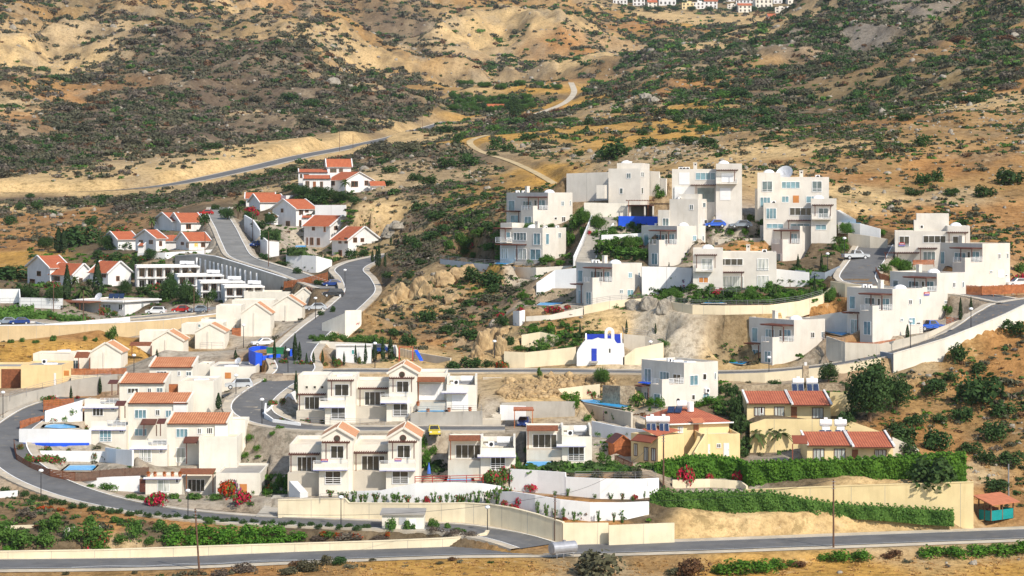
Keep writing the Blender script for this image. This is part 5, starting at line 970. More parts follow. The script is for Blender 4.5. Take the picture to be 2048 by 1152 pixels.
def bin_(px, py, d, mat, label):
    e = empty('rubbish_bin', P(px, py, d), label, 'bin', 'rubbish bins in the enclosure'); m = MB(); p = P(px, py, d)
    m.prism([p + Vector((-.65, -.5, .2)), p + Vector((.65, -.5, .2)), p + Vector((.75, -.5, 1.25)), p + Vector((-.75, -.5, 1.25))], (0, 1.0, 0), mat); m.build('body', e)
    m = MB(); m.ob(p + Vector((-.78, -.55, 1.25)), (1.56, 0, 0), (0, 1.1, 0), (0, 0, .14), mat); m.build('lid', e)
    for sx in (-.5, .5): m = MB(); q = p + Vector((sx, -.35, .1)); m.tube([q, q + Vector((.08, 0, 0))], .1, 'rubber', 10); m.build('wheel', e)
bin_(542, 711, 389.5, 'green', 'green rubbish bin nearer the curved blue wall'); bin_(559, 711, 389.5, 'green', 'green rubbish bin in the middle of the blue enclosure'); bin_(579, 713, 389.5, 'darkmetal', 'black rubbish bin beside the tall cypresses')
CT.append((P(545, 712, 389), 0)); CT.append((P(500, 724, 384), 0)); CT.append((P(560, 722, 385), 0))

# ---------------------------------------------------------------- pools and lawns (flat polygons with their own pads)
PADP = []; POOLS = []
def pool(label, pts, d, mat='water', name='swimming_pool', cat='pool', cop=.45):
    z = P(0, max(p[1] for p in pts), d).z
    w = []
    for (x, y) in pts:
        dd = (ZC - z) * F / (y - YH); w.append(Vector(((x - CX) * dd / F, dd, z)))
    PADP.append((w, z, 1.0)); CT.append((sum(w, Vector()) / len(w), 0)); POOLS.append((label, w, z, mat, name, cat, cop))
pool('small blue pool above the grey concrete wall in the middle row', [(834, 825), (891, 824.5), (887, 818), (840, 818.3)], 342)
pool('square blue pool in front of the flat house with garden table', [(1049, 935), (1104, 934.5), (1102, 923), (1054, 923)], 316)
pool('long bright blue pool crossing the terrace beside the blue-awning villa', [(1168, 805.5), (1160, 800.5), (1186, 799.5), (1260, 813), (1244, 817)], 346.5)
pool('blue rectangular pool inside the curved brown fence', [(126, 942), (140, 931), (196, 930.5), (184, 942)], 330.5)
pool('round blue pool on the top tier of the terraced gardens', [(88, 856), (92, 851), (108, 848.5), (128, 849), (150, 853), (154, 857), (120, 858.5)], 346)
pool('pale blue pool sliver on the lower tier of the terraced gardens', [(50, 902), (58, 898.6), (168, 898.6), (162, 902)], 342)
pool('curved blue pool beside the red flowering bushes on the terrace', [(1072, 611), (1082, 605), (1134, 601.5), (1122, 608.5), (1098, 612)], 405)
pool('small oval pool in front of the corner villa', [(988, 528), (996, 523.5), (1022, 523), (1026, 526.5), (1012, 529.5)], 436)
pool('bright blue pool behind the planted wall of the frontal villa', [(1406, 607.5), (1408, 603.8), (1448, 603.8), (1450, 607.5)], 387)
pool('blue pool among stones near the lowest street villa', [(1438, 724), (1450, 720), (1497, 725), (1484, 730)], 374)
pool('deep blue pool beside the villa with the blue pickup', [(1650, 664), (1651, 656), (1698, 667), (1684, 672)], 372)
pool('narrow blue pool inside the white curved wall on the right', [(1676, 449), (1682, 445), (1722, 445.5), (1720, 450)], 425)
pool('small square pool on the terrace of the red-roofed villa', [(590, 495), (592, 491), (612, 491), (612, 495)], 560)
pool('pale lilac sunken pool behind the red railing', [(893, 964), (896, 956), (942, 956), (944, 964)], 316)
pool('green garden lawn above the upper white terrace wall', [(1132, 945), (1240, 944), (1262, 935), (1240, 928), (1180, 929), (1128, 934)], 312, 'leaf_lawn', 'lawn', 'lawn', 0)
pool('bright green lawn along the dark fence of the corner villa', [(884, 522), (950, 530), (1000, 534), (985, 526), (930, 521)], 445, 'leaf_lawn', 'lawn', 'lawn', 0)
pool('green lawn terrace on the left edge by the white parapet', [(-60, 639), (70, 639), (95, 628), (30, 620), (-60, 622)], 478, 'leaf_lawn', 'lawn', 'lawn', 0)
# ---------------------------------------------------------------- ground: one world-space height field through the control points
U = np.linspace(-.33, .33, 540)
Dn = np.concatenate([np.arange(205, 262, 2.0), np.arange(262, 560, .62), np.geomspace(560.6, 5200, 640)])
LD = np.log(Dn)
UU, DD = np.meshgrid(U, Dn)
XX = UU * DD
def solve_ground():
    pts = np.array([[p.x / p.y, math.log(p.y), p.z, ro] for p, ro in CT])
    key = {}
    for r in pts: key.setdefault((round(r[0] * 900), round(r[1] * 900)), []).append(r)
    pts = np.array([np.mean(v, axis=0) for v in key.values()])
    q, z, ro = pts[:, :2], pts[:, 2], pts[:, 3]; n = len(q)
    K = np.sqrt(((q[:, None] - q[None]) ** 2).sum(-1) + 1e-6)
    A = np.zeros((n + 3, n + 3)); A[:n, :n] = K - np.eye(n) * 3e-4; A[:n, n] = 1; A[:n, n + 1:] = q; A[n, :n] = 1; A[n + 1:, :n] = q.T
    w = np.linalg.solve(A, np.concatenate([z, [0, 0, 0]]))
    Q = np.stack([UU.ravel(), np.repeat(LD, len(U))], 1); Z = np.empty(len(Q)); RO = np.empty(len(Q))
    for i in range(0, len(Q), 8000):
        c = Q[i:i + 8000]; D2 = np.subtract.outer(c[:, 0], q[:, 0]) ** 2 + np.subtract.outer(c[:, 1], q[:, 1]) ** 2 + 1e-6; S = np.sqrt(D2)
        Z[i:i + 8000] = S @ w[:n] + w[n] + c @ w[n + 1:]
        D2 += 2e-5; iw = 1 / (D2 * S); RO[i:i + 8000] = (iw @ ro) / iw.sum(1)
    return Z.reshape(DD.shape), RO.reshape(DD.shape), n
ZG, RO, nct = solve_ground()
# relief: gullies and outcrops on the wild slopes
amp = RO * np.clip((DD - 330) / 900, .08, 1.5)
rid = .55 - np.abs(fbm(XX / 130, DD / 230, 3, 3)) * 2.2
ZG = ZG + amp * (rid * 17 + fbm(XX / 46, DD / 60, 9, 4) * 10 + fbm(XX / 13, DD / 16, 21, 3) * 2.2)
ZG = ZG + np.clip(RO * 1.6 - .06, .02, 1) * (fbm(XX / 7, DD / 9, 31, 3) * np.clip(DD / 700, .5, 1.4) + fbm(XX / 2.6, DD / 2.6, 41, 3) * .35)
rk = np.clip(fbm(XX / 22, DD / 22, 55, 3) * 2.6 - .35, 0, 1) * RO * np.where(DD < 760, 1, .8)      # rocky outcrops: steps
ZG = ZG + rk * (np.abs(fbm(XX / 3.2, DD / 3.2, 61, 4)) * 3.4 + .5)
def local(x, y, r):
    uu = x / y; a = max(0, np.searchsorted(Dn, y - r) - 1); b = min(len(Dn), np.searchsorted(Dn, y + r) + 1)
    c = max(0, np.searchsorted(U, uu - r / y) - 1); d = min(len(U), np.searchsorted(U, uu + r / y) + 1)
    return slice(a, b), slice(c, d)
RMASK = np.zeros_like(ZG)
def wall_pass():
    for (label, mat, pts, th, name, cat, group, cap) in WALLS:
        bp = [P(p[0], p[2], p[3]) for p in pts]; tz = [P(p[0], p[1], p[3]).z for p in pts]
        for i in range(len(bp) - 1):
            p, q = bp[i], bp[i + 1]; e = Vector((q.x - p.x, q.y - p.y, 0)); L = e.length
            if L < .3 or name == 'lane_wall': continue
            e = e / L; nrm = Vector((-e.y, e.x, 0)); nrm = nrm if nrm.y > 0 else -nrm; c = (p + q) / 2; s = local(c.x, c.y, L / 2 + 4)
            dx, dy = XX[s] - p.x, DD[s] - p.y; a = dx * e.x + dy * e.y; b = dx * nrm.x + dy * nrm.y; t = np.clip(a / L, 0, 1); ok = (a > -.4) & (a < L + .4)
            zb = p.z + (q.z - p.z) * t - .05; zt = tz[i] + (tz[i + 1] - tz[i]) * t - .15
            f = np.clip((-b - .9) / 1.8, 0, 1); m_ = ok & (b < .7) & (b > -2.7); ZG[s] = np.where(m_, zb * (1 - f) + ZG[s] * f, ZG[s])
            if name == 'retaining_wall' or name == 'garden_wall': k = np.clip((b - 1.2) / 1.8, 0, 1); m_ = ok & (b >= .7) & (b < 3); ZG[s] = np.where(m_, np.minimum(ZG[s], zt) * (1 - k) + ZG[s] * k, ZG[s])
def road_pass(second):
  global ZG, RMASK
  for rd in ROADS:
      half = rd['w'] / 2 + max(rd['left'], rd['right']) + (.2 if second else .5); bl = .6 if second else rd['blend']; best = np.full(ZG.shape, 1e9); rz = np.zeros(ZG.shape)
      for p in rd['pts']:
          s = local(p.x, p.y, half + bl + 2); dist = np.hypot(XX[s] - p.x, DD[s] - p.y); mk = dist < best[s]
          best[s] = np.where(mk, dist, best[s]); rz[s] = np.where(mk, p.z, rz[s])
      k = np.clip((best - half) / bl, 0, 1); k = k * k * (3 - 2 * k); near = best < 1e8
      ZG = np.where(near, (rz - .12) * (1 - k) + ZG * k, ZG); RMASK = np.maximum(RMASK, np.where(near, 1 - np.clip((best - half) / (bl + 2), 0, 1), 0))
road_pass(False)
for (C, r, l, Lr, Ll, z) in PADS:
    cx = C + r * Lr / 2 + l * Ll / 2; s = local(cx.x, cx.y, math.hypot(Lr, Ll) / 2 + 3)
    dx, dy = XX[s] - C.x, DD[s] - C.y; a = dx * r.x + dy * r.y; b = dx * l.x + dy * l.y
    o = np.maximum(np.maximum(-a, a - Lr), np.maximum(-b, b - Ll)); k = np.clip((o - .3) / 1.0, 0, 1)
    front = b < Ll * .5
    ZG[s] = np.where((o < 1.3) & (front | (o < .1)), np.minimum(ZG[s], z - .05) * (1 - k) + ZG[s] * k, ZG[s])
for (w, z, mg) in PADP:
    c = sum(w, Vector()) / len(w); rr = max((p - c).length for p in w) + mg + 2; s = local(c.x, c.y, rr)
    X_, Y_ = XX[s], DD[s]; inside = np.zeros(X_.shape, bool); dist = np.full(X_.shape, 1e9); n = len(w)
    for i in range(n):
        p, q = w[i], w[(i + 1) % n]
        cond = ((p.y > Y_) != (q.y > Y_)) & (X_ < (q.x - p.x) * (Y_ - p.y) / (q.y - p.y + 1e-9) + p.x); inside ^= cond
        ex, ey = q.x - p.x, q.y - p.y; t = np.clip(((X_ - p.x) * ex + (Y_ - p.y) * ey) / (ex * ex + ey * ey + 1e-9), 0, 1); dist = np.minimum(dist, np.hypot(X_ - p.x - t * ex, Y_ - p.y - t * ey))
    dist = np.where(inside, 0, dist); k = np.clip((dist - mg) / 1.2, 0, 1)
    ZG[s] = (z - .18) * (1 - k) + ZG[s] * k
wall_pass(); road_pass(True)
def gz(x, y):
    u = x / y; i = int(np.clip(np.searchsorted(Dn, y) - 1, 0, len(Dn) - 2)); j = int(np.clip((u - U[0]) / (U[1] - U[0]), 0, len(U) - 2))
    fi = (y - Dn[i]) / (Dn[i + 1] - Dn[i]); fj = (u - U[j]) / (U[1] - U[0])
    return (ZG[i, j] * (1 - fi) + ZG[i + 1, j] * fi) * (1 - fj) + (ZG[i, j + 1] * (1 - fi) + ZG[i + 1, j + 1] * fi) * fj
def hit(px, py, dmin=0):
    u = (px - CX) / F; fj = (u - U[0]) / (U[1] - U[0]); j = int(np.clip(fj, 0, len(U) - 2)); fj -= j
    col = ZG[:, j] * (1 - fj) + ZG[:, j + 1] * fj; yy = YH + (ZC - col) * F / Dn
    ok = np.nonzero((yy <= py) & (Dn >= dmin))[0]
    if not len(ok): return P(px, py, 1000)
    i = ok[0]
    if i == 0 or yy[i - 1] < py: d = Dn[i]
    else: d = Dn[i - 1] + (Dn[i] - Dn[i - 1]) * (yy[i - 1] - py) / (yy[i - 1] - yy[i] + 1e-9)
    return Vector((u * d, d, float(np.interp(d, Dn, col))))
# ground colour regions: (pixel, distance) -> soil colour; real colours of soil, straw and rock
PAL = dict(G=(.60, .345, .085), T=(.42, .255, .10), S=(.15, .112, .078), L=(.52, .385, .215), C=(.68, .485, .235), E=(.46, .24, .085), K=(.27, .235, .19), D=(.29, .21, .10), W=(.64, .56, .43), P=(.50, .44, .35), V=(.17, .13, .08))
CC = []
for t in '''G,1700,1140,279 G,2048,1130,280 G,1500,1150,276 T,1300,1130,280 L,1250,1140,278 G,1000,1135,279 G,800,1135,278 T,650,1130,279 E,500,1145,276 T,200,1150,277 T,0,1150,277 L,1200,1110,285 L,1750,1095,291 L,2000,1085,294
V,100,1070,298 E,200,1050,302 V,300,1060,299 E,350,1040,303 V,600,1065,298 V,850,1075,296 T,450,1045,302 L,250,1095,293 E,1150,1035,300 E,1050,1000,304 E,1200,1045,297 P,900,1000,310 P,750,960,320 P,600,970,316 P,500,900,330
C,1400,1060,297 C,1600,1050,299 C,1800,1055,299 C,1700,1035,302 L,1900,1050,299 P,1450,972,312 V,1600,950,314 P,1560,915,322 V,1300,1015,303 E,2000,980,315 E,1900,880,327 T,1850,800,344 L,1850,730,354 E,1960,760,347 T,1930,700,355 E,2040,700,355 E,1800,850,333 T,1980,860,334 T,2040,900,325 L,1960,940,320 V,1700,830,340 V,1500,850,340
P,650,870,338 P,1000,830,346 P,900,820,345 C,1100,770,358 C,1050,790,350 L,1180,760,362 P,1240,850,336 P,700,840,344 P,1100,860,339 P,1080,920,318 P,1000,930,318 P,880,940,318
P,200,900,340 P,100,870,345 P,400,950,322 E,120,790,370 P,300,800,365 P,450,800,360 P,60,800,372 G,100,700,410 G,0,700,410 G,250,690,418 E,150,680,430 P,300,720,390 P,420,690,400 P,550,640,440 E,600,720,388 C,830,715,393 C,780,725,387 P,700,715,391
T,760,680,400 T,850,640,418 L,900,590,432 L,830,570,440 C,820,590,438 S,900,640,416 S,980,600,428 T,750,620,440 L,980,660,400 C,970,680,398 T,860,600,428 E,900,680,404 E,960,620,415 D,780,520,515 E,860,480,520 S,900,500,480 T,1000,560,436 G,1020,550,438 S,820,470,530
C,740,430,590 C,780,450,580 L,720,450,585 C,800,490,565 L,760,350,650 L,830,350,640 S,900,330,690 S,870,380,610 T,950,380,590 S,850,410,570 G,1050,380,590 G,1000,420,540 S,930,440,520 T,980,460,490 V,940,480,460 L,790,330,680
G,1100,340,620 G,1200,300,690 G,1000,280,790 G,1100,270,800 G,1150,360,560 L,1050,310,700 G,1400,250,790 G,1300,280,720 L,1180,320,630 L,1260,330,580 G,1450,270,700 T,1250,240,880 G,1350,210,920 E,1400,165,1040 L,1330,190,960 T,1480,220,850 S,1550,210,860 G,1440,225,830 S,1420,185,960
C,1500,340,510 T,1600,320,520 C,1450,360,500 T,1750,320,510 E,1850,340,510 T,1650,270,580 E,1700,330,500 C,1720,395,478 T,1850,380,490 E,1900,430,460 T,2000,380,490 E,1780,440,445 E,1950,470,440 E,2030,420,460 T,1950,280,600 C,1580,300,560 L,1900,380,480 C,1930,200,720 C,1880,210,700 E,1750,240,650 S,1650,230,700 D,1600,180,920 S,1700,200,800 D,1850,160,900 E,2030,200,760 E,1800,220,720 D,1950,150,880
K,1650,70,1280 K,1720,80,1240 K,1800,50,1280 K,1680,30,1420 K,1600,90,1260 D,1900,60,1200 K,1740,120,1140 S,1550,90,1300 T,1500,140,1150 S,1850,110,1100 D,2000,50,1150 T,2000,100,1050 S,1620,140,1100 L,1400,120,1200
C,0,370,805 C,200,370,806 C,350,355,822 C,480,325,865 C,600,300,910 C,640,285,930 C,720,280,980 C,820,250,1090 C,560,310,890 C,100,372,806 L,300,365,812
S,50,330,880 S,200,300,930 S,350,280,990 S,500,270,1000 S,600,250,1040 S,700,230,1100 S,450,220,1150 S,300,210,1180 K,250,240,1080 S,150,250,1080 L,30,230,1100 S,600,190,1220 S,750,205,1180 S,500,160,1290 C,700,150,1560 T,620,120,1500 C,760,150,1560 T,850,200,1420 C,560,100,1480 E,130,200,1180 E,50,250,1080 L,280,330,880 L,500,235,1100 L,700,190,1240 T,20,180,1220 S,800,200,1190 S,400,250,1080
L,150,90,1520 C,100,120,1440 L,220,80,1550 T,50,60,1620 D,350,60,1600 S,350,120,1420 S,450,100,1480 T,300,20,1750 L,340,0,1800 D,100,20,1750 T,600,110,1440 L,570,90,1500 T,550,40,1700 C,480,20,1780 L,640,125,1420 S,600,40,1700 T,680,60,1700 E,700,30,1850 S,760,90,1800 T,850,120,1650 L,880,95,1750 C,940,70,1800 L,1000,130,1560 T,950,20,2100 T,800,20,2150 S,850,60,1950 C,1050,60,1850 L,1100,100,1650 T,1050,140,1530 C,990,30,2000 E,1100,160,1480 T,800,170,1450 T,820,150,1550 G,870,175,1430
C,1150,110,1600 T,1200,140,1500 E,1180,90,1750 S,1250,190,1250 S,1280,150,1500 L,1240,100,1750 T,1300,70,2000 C,1250,20,2400 E,1350,60,2100 S,1350,100,1700 C,1410,30,2350 G,1430,40,2250 T,1300,40,2300 C,1400,105,1500 S,1500,80,1900 D,1450,10,2700
D,950,215,1270 D,900,230,1210 D,1010,205,1300 G,1090,185,1350 C,1000,180,1370 G,1120,210,1200 E,1100,235,1080 D,1050,245,1010 G,950,240,1180 L,930,240,1170 E,1180,200,1150
E,50,430,720 E,150,430,720 E,100,480,640 C,30,410,750 C,80,415,740 S,60,400,770 S,250,420,720 E,200,440,700 S,400,390,720 E,350,400,720 S,300,430,700 G,30,515,600 E,60,500,620 S,550,350,760 E,600,340,790 S,480,370,720 C,560,370,700 S,700,305,840 V,150,500,610 V,250,500,590 V,450,420,640 V,650,390,645
P,200,640,470 P,400,620,480 V,300,590,500 V,100,580,520 P,50,650,462 V,500,590,490 V,620,560,500 P,550,470,590 P,560,500,560 V,720,520,530
C,1250,640,390 W,1300,640,389 W,1350,665,380 W,1380,690,372 C,1420,660,374 C,1480,660,374 C,1530,650,374 W,1320,640,388 C,1200,640,393 T,1130,650,396 E,1640,600,384 E,1650,620,380 C,1600,630,380 T,1080,640,396 L,1050,660,396 P,1050,610,410 P,1150,610,402 V,1250,580,405 V,1480,600,390 P,1250,470,432 V,1250,500,428 V,1100,480,436 P,1450,450,430 E,1500,500,418 V,1700,470,425 P,1400,560,398 P,1750,650,370 P,1880,660,368 P,1600,700,364 V,1650,550,402 E,1940,540,405 E,1720,690,366 P,1850,520,410 V,950,500,448 P,1050,540,436'''.split():
    a = t.split(','); pp = P(float(a[1]), float(a[2]), float(a[3])); CC.append((pp.x / pp.y, math.log(pp.y), *PAL[a[0]]))
CC = np.array(CC); nV = ZG.size
Q = np.stack([UU.ravel(), np.repeat(LD, len(U))], 1)
jit = np.stack([fbm(XX.ravel() / 24, DD.ravel() / 30, 71, 4), fbm(XX.ravel() / 24, DD.ravel() / 30, 81, 4)], 1) * np.clip(.006 + .010 * RO.ravel()[:, None], 0, .016)
Q = Q + jit; GC = np.empty((nV, 3))
for i in range(0, nV, 20000):
    c = Q[i:i + 20000]; D2 = (c[:, None, 0] - CC[None, :, 0]) ** 2 + ((c[:, None, 1] - CC[None, :, 1]) * .8) ** 2; iw = 1 / (D2 + 6e-6) ** 2.2; GC[i:i + 20000] = (iw @ CC[:, 2:]) / iw.sum(1)[:, None]
GC = GC.reshape(*ZG.shape, 3)
# straw, bare stone and dark earth patches
n1 = fbm(XX / 9, DD / 11, 91, 5)[..., None]; n2 = fbm(XX / 34, DD / 42, 95, 4)[..., None]; n3 = fbm(XX / 3, DD / 3.5, 97, 4)[..., None]; ro3 = np.clip(RO * 1.3 + .12, 0, 1)[..., None]
GC = GC * (1 + .28 * n1 + .18 * n3)
st = np.clip(n2 * 2.2 - .35 + .6 * n1, 0, .6) * ro3; GC = GC * (1 - st) + (GC * .5 + np.array([.24, .18, .105])) * st
dk = np.clip(-n1 * 1.6 - .2 - n2 * .6, 0, .6) * ro3; GC = GC * (1 - dk) + np.array([.20, .15, .09]) * dk
rk3 = np.clip(rk[..., None] * 1.4, 0, .85) * (.6 + .4 * np.clip(n3 * 2, -1, 1)); GC = GC * (1 - rk3) + np.array([.42, .34, .225]) * rk3
GC = np.clip(GC * .92, .02, .85)
m, nt, b, o = nmat('ground')
at = node(nt, 'ShaderNodeAttribute', attribute_name='soil'); na = noise(nt, .9, 6, .7); nb = noise(nt, .12, 6, .65); nc = noise(nt, 4, 3, .6)
c1 = mix(nt, ramp(nt, na.outputs[0], [(.36, 1.0), (.52, 0.0)]).outputs[0], at.outputs['Color'], mix(nt, 1.0, at.outputs['Color'], (.55, .52, .5), 'MULTIPLY'))
c1 = mix(nt, ramp(nt, na.outputs[0], [(.58, 0.0), (.70, .55)]).outputs[0], c1, mix(nt, 1.0, at.outputs['Color'], (1.28, 1.3, 1.33), 'MULTIPLY'))
c1 = mix(nt, ramp(nt, nb.outputs[0], [(.35, .4), (.55, 0.0)]).outputs[0], c1, mix(nt, 1.0, at.outputs['Color'], (.72, .66, .6), 'MULTIPLY'))
c1 = mix(nt, ramp(nt, nc.outputs[0], [(.35, .35), (.6, 0.0)]).outputs[0], c1, mix(nt, 1.0, at.outputs['Color'], (.6, .55, .5), 'MULTIPLY'))
nd = noise(nt, .33, 9, .78)
c1 = mix(nt, ramp(nt, nd.outputs[0], [(.40, .75), (.47, 0.0)]).outputs[0], c1, mix(nt, 1.0, at.outputs['Color'], (.42, .42, .38), 'MULTIPLY'))
c1 = mix(nt, ramp(nt, nd.outputs[0], [(.585, 0.0), (.64, .65)]).outputs[0], c1, mix(nt, .55, at.outputs['Color'], (.58, .45, .29)))
nt.links.new(c1, b.inputs['Base Color']); b.inputs['Roughness'].default_value = .97; b.inputs['Specular IOR Level'].default_value = .1
bump(nt, b, na.outputs[0], .7, .5)
nr, ncu = ZG.shape; idx = np.arange(nr * ncu).reshape(nr, ncu)
quads = np.stack([idx[:-1, :-1].ravel(), idx[:-1, 1:].ravel(), idx[1:, 1:].ravel(), idx[1:, :-1].ravel()], 1)
me = npmesh('ground', np.stack([XX.ravel(), DD.ravel(), ZG.ravel()], 1), quads, ['ground'], None, True)
ca = me.color_attributes.new('soil', 'FLOAT_COLOR', 'POINT'); ca.data.foreach_set('color', np.concatenate([GC.reshape(-1, 3), np.ones((nV, 1))], 1).astype(np.float32).ravel())
tag(mobj('ground', me), 'rolling dry hillside ground of straw, stone and earth', 'ground', None, 'structure')

# ---------------------------------------------------------------- roads
def ribbon(pts, a, b, dz):
    vs = []
    for i, p in enumerate(pts):
        t = pts[min(i + 1, len(pts) - 1)] - pts[max(i - 1, 0)]; n = Vector((t.y, -t.x, 0)).normalized()   # right-hand side
        vs += [p + n * a + Vector((0, 0, dz)), p + n * b + Vector((0, 0, dz))]
    return vs, [(2 * i, 2 * i + 1, 2 * i + 3, 2 * i + 2) for i in range(len(pts) - 1)]
rn = dict(main_road='main road of grey asphalt along the bottom', loop_road='grey road looping up around the white terraces', street='asphalt street winding up between the houses', upper_street='asphalt street climbing past the chapel', lane='short asphalt lane with the silver pickup', driveway_street='pale concrete street between the red-roofed houses', valley_road='pale road with parked cars in the valley', highway='thin highway cut into the far hillside', dirt_track='pale dirt track winding up the far valley', hill_track='pale two-wheel track on the golden hilltop')
for k, rd in enumerate(ROADS):
    m = MB(); dz = .004 * k; w = rd['w'] / 2; m.add(*ribbon(rd['pts'], w, -w, dz), rd['mat'])
    o = m.build(rd['name'].replace('driveway_street', 'street').replace('valley_road', 'road').replace('upper_street', 'street').replace('loop_road', 'road').replace('main_road', 'road'), None, rd['pts'][0]); tag(o, rn[rd['name']], 'road', None, 'structure')
    for side, ww in ((-1, rd['left']), (1, rd['right'])):
        if not ww: continue
        m = MB(); a, b2 = side * (w + .02), side * (w + ww)
        if rd['pave'] == 'path':
            vs, fs = ribbon(rd['pts'], a, b2, dz - .05); m.add(vs, fs if side < 0 else fs, 'path')
        else:
            for (p, q, z0, mm) in ((a, a + side * .18, .14, 'paintline'), (a + side * .18, b2, .12, rd['pave'])):
                vs, fs = ribbon(rd['pts'], p, q, dz + z0); m.add(vs, fs, mm)
            v1, f1 = ribbon(rd['pts'], a, a, dz); n_ = len(rd['pts']); vs = []
            for i in range(n_): vs += [v1[2 * i] - Vector((0, 0, .1)), v1[2 * i] + Vector((0, 0, .14))]
            m.add(vs, f1, 'pavement')
            v1, f1 = ribbon(rd['pts'], b2, b2, dz); vs = []
            for i in range(n_): vs += [v1[2 * i] - Vector((0, 0, .5)), v1[2 * i] + Vector((0, 0, .12))]
            m.add(vs, f1, rd['pave'])
        tag(m.build('pavement', None, rd['pts'][0]), 'pale pavement strip beside the ' + rn[rd['name']], 'pavement', None, 'structure')
# painted marks on the main road: edge line and a white zigzag
main = ROADS[0]['pts']; m = MB()
vs, fs = ribbon(main, 3.45, 3.33, .02); m.add(vs, fs, 'paintline'); vs, fs = ribbon(main, -3.35, -3.45, .02); m.add(vs, fs, 'paintline')
zz = [p for p in main if P(150, 0, p.y).x < p.x < P(650, 0, p.y).x]
for i in range(0, len(zz) - 6, 6):
    for (i0, a0, i1, a1) in ((0, 3.2, 3, 2.2), (3, 2.2, 6, 3.2)):
        p, q = zz[i + i0], zz[i + i1]; n = Vector((0, -1, 0)); A, B = p + n * a0 + Vector((0, 0, .025)), q + n * a1 + Vector((0, 0, .025)); t = (B - A).normalized(); s_ = Vector((t.y, -t.x, 0)) * .08
        m.add([A - s_, A + s_, B + s_, B - s_], [(0, 1, 2, 3)], 'paintline')
tag(m.build('road_marking', None, main[0]), 'white zigzag and edge lines painted on the main road', 'marking', None, 'structure')

# ---------------------------------------------------------------- walls, pools, lawns
for (label, mat, pts, th, name, cat, group, cap) in WALLS:
    m = MB(); bp = [P(p[0], p[2], p[3]) for p in pts]; tp = [P(p[0], p[1], p[3]) for p in pts]; n = len(bp); off = []
    for i in range(n):
        t = bp[min(i + 1, n - 1)] - bp[max(i - 1, 0)]; q = Vector((-t.y, t.x, 0)).normalized()
        off.append(q if q.y > 0 or abs(q.y) < .2 else -q)
    vs = []
    for i in range(n):
        b0 = Vector((bp[i].x, bp[i].y, min(bp[i].z, tp[i].z) - 1.2)); vs += [b0, Vector((bp[i].x, bp[i].y, tp[i].z)), Vector((bp[i].x, bp[i].y, tp[i].z)) + off[i] * th, b0 + off[i] * th]
    fs = []
    for i in range(n - 1):
        for k in range(4): fs.append((i * 4 + k, i * 4 + (k + 1) % 4, (i + 1) * 4 + (k + 1) % 4, (i + 1) * 4 + k))
    fs += [(0, 1, 2, 3), ((n - 1) * 4 + 3, (n - 1) * 4 + 2, (n - 1) * 4 + 1, (n - 1) * 4)]
    m.add(vs, fs, mat)
    if cap:
        for i in range(n - 1):
            a, c = tp[i], tp[i + 1]; a = Vector((bp[i].x, bp[i].y, a.z + .003)); c = Vector((bp[i + 1].x, bp[i + 1].y, c.z + .003)); o0, o1 = off[i], off[i + 1]; Z = Vector((0, 0, .12))
            q = [a - o0 * .06, c - o1 * .06, c + o1 * (th + .06), a + o0 * (th + .06)]; m.add(q + [x + Z for x in q], [(0, 3, 2, 1), (4, 5, 6, 7), (0, 1, 5, 4), (1, 2, 6, 5), (2, 3, 7, 6), (3, 0, 4, 7)], cap)
    if name == 'retaining_wall':                    # construction joints, a little recessed-looking dark strip every few metres
        acc = 0
        for i in range(n - 1):
            v = bp[i + 1] - bp[i]; L = v.length; s_ = 4.5 - acc
            while s_ < L:
                q = bp[i] + v * (s_ / L); zt = tp[i].z + (tp[i + 1].z - tp[i].z) * s_ / L; m.ob(q - off[i] * .004 - Vector((0, 0, 1)), v / L * .05, -off[i] * .006, (0, 0, zt - q.z + .98), 'concrete'); s_ += 5.5
            acc = (L - s_) % 5.5
    tag(m.build(name, None, bp[0]), label, cat, group)
for (label, w, z, mat, name, cat, cop) in POOLS:
    c = sum(w, Vector()) / len(w)
    if cop:
        e = empty(name, c, label, cat); m = MB(); m.add(w, [tuple(range(len(w)))] if (w[1] - w[0]).cross(w[2] - w[1]).z > 0 else [tuple(reversed(range(len(w))))], mat); m.build('water', e)
        m = MB(); n = len(w)
        for i in range(n):
            p, q = w[i], w[(i + 1) % n]; po, qo = p + (p - c).normalized() * cop * 1.4, q + (q - c).normalized() * cop * 1.4; Z = Vector((0, 0, .12))
            m.add([p, q, qo, po] + [x + Z for x in (p, q, qo, po)], [(4, 5, 6, 7), (7, 6, 5, 4), (0, 1, 5, 4), (2, 3, 7, 6), (1, 2, 6, 5), (3, 0, 4, 7)], 'paleconc')
        m.build('coping', e)
    else:
        m = MB(); m.add([p + Vector((0, 0, .0)) for p in w], [tuple(range(len(w)))], mat); o = m.build(name, None, c); tag(o, label, cat, None, 'stuff')

# ---------------------------------------------------------------- camera, sun, sky
cam = bpy.data.cameras.new('camera'); co = bpy.data.objects.new('camera', cam); COL.objects.link(co); co.location = (0, 0, ZC); co.rotation_euler = (R(90), 0, 0)
cam.sensor_width = 36; cam.lens = 36 * F / 2048; cam.shift_x = 0; cam.shift_y = (YH - 576) / 2048; cam.clip_end = 9000; cam.clip_start = 1; scene.camera = co
EL, AZX, AZY = R(41), .64, -.77            # sun to the right of and behind the camera
sd = Vector((AZX * math.cos(EL), AZY * math.cos(EL), math.sin(EL))).normalized()
sl = bpy.data.lights.new('sun', 'SUN'); so = bpy.data.objects.new('sun', sl); COL.objects.link(so); sl.energy = 4.2; sl.angle = R(.5); sl.color = (1, .92, .80); so.rotation_euler = sd.to_track_quat('Z', 'Y').to_euler()
wd_ = bpy.data.worlds.new('World'); scene.world = wd_; wd_.use_nodes = True; nt = wd_.node_tree; bg = nt.nodes['Background']
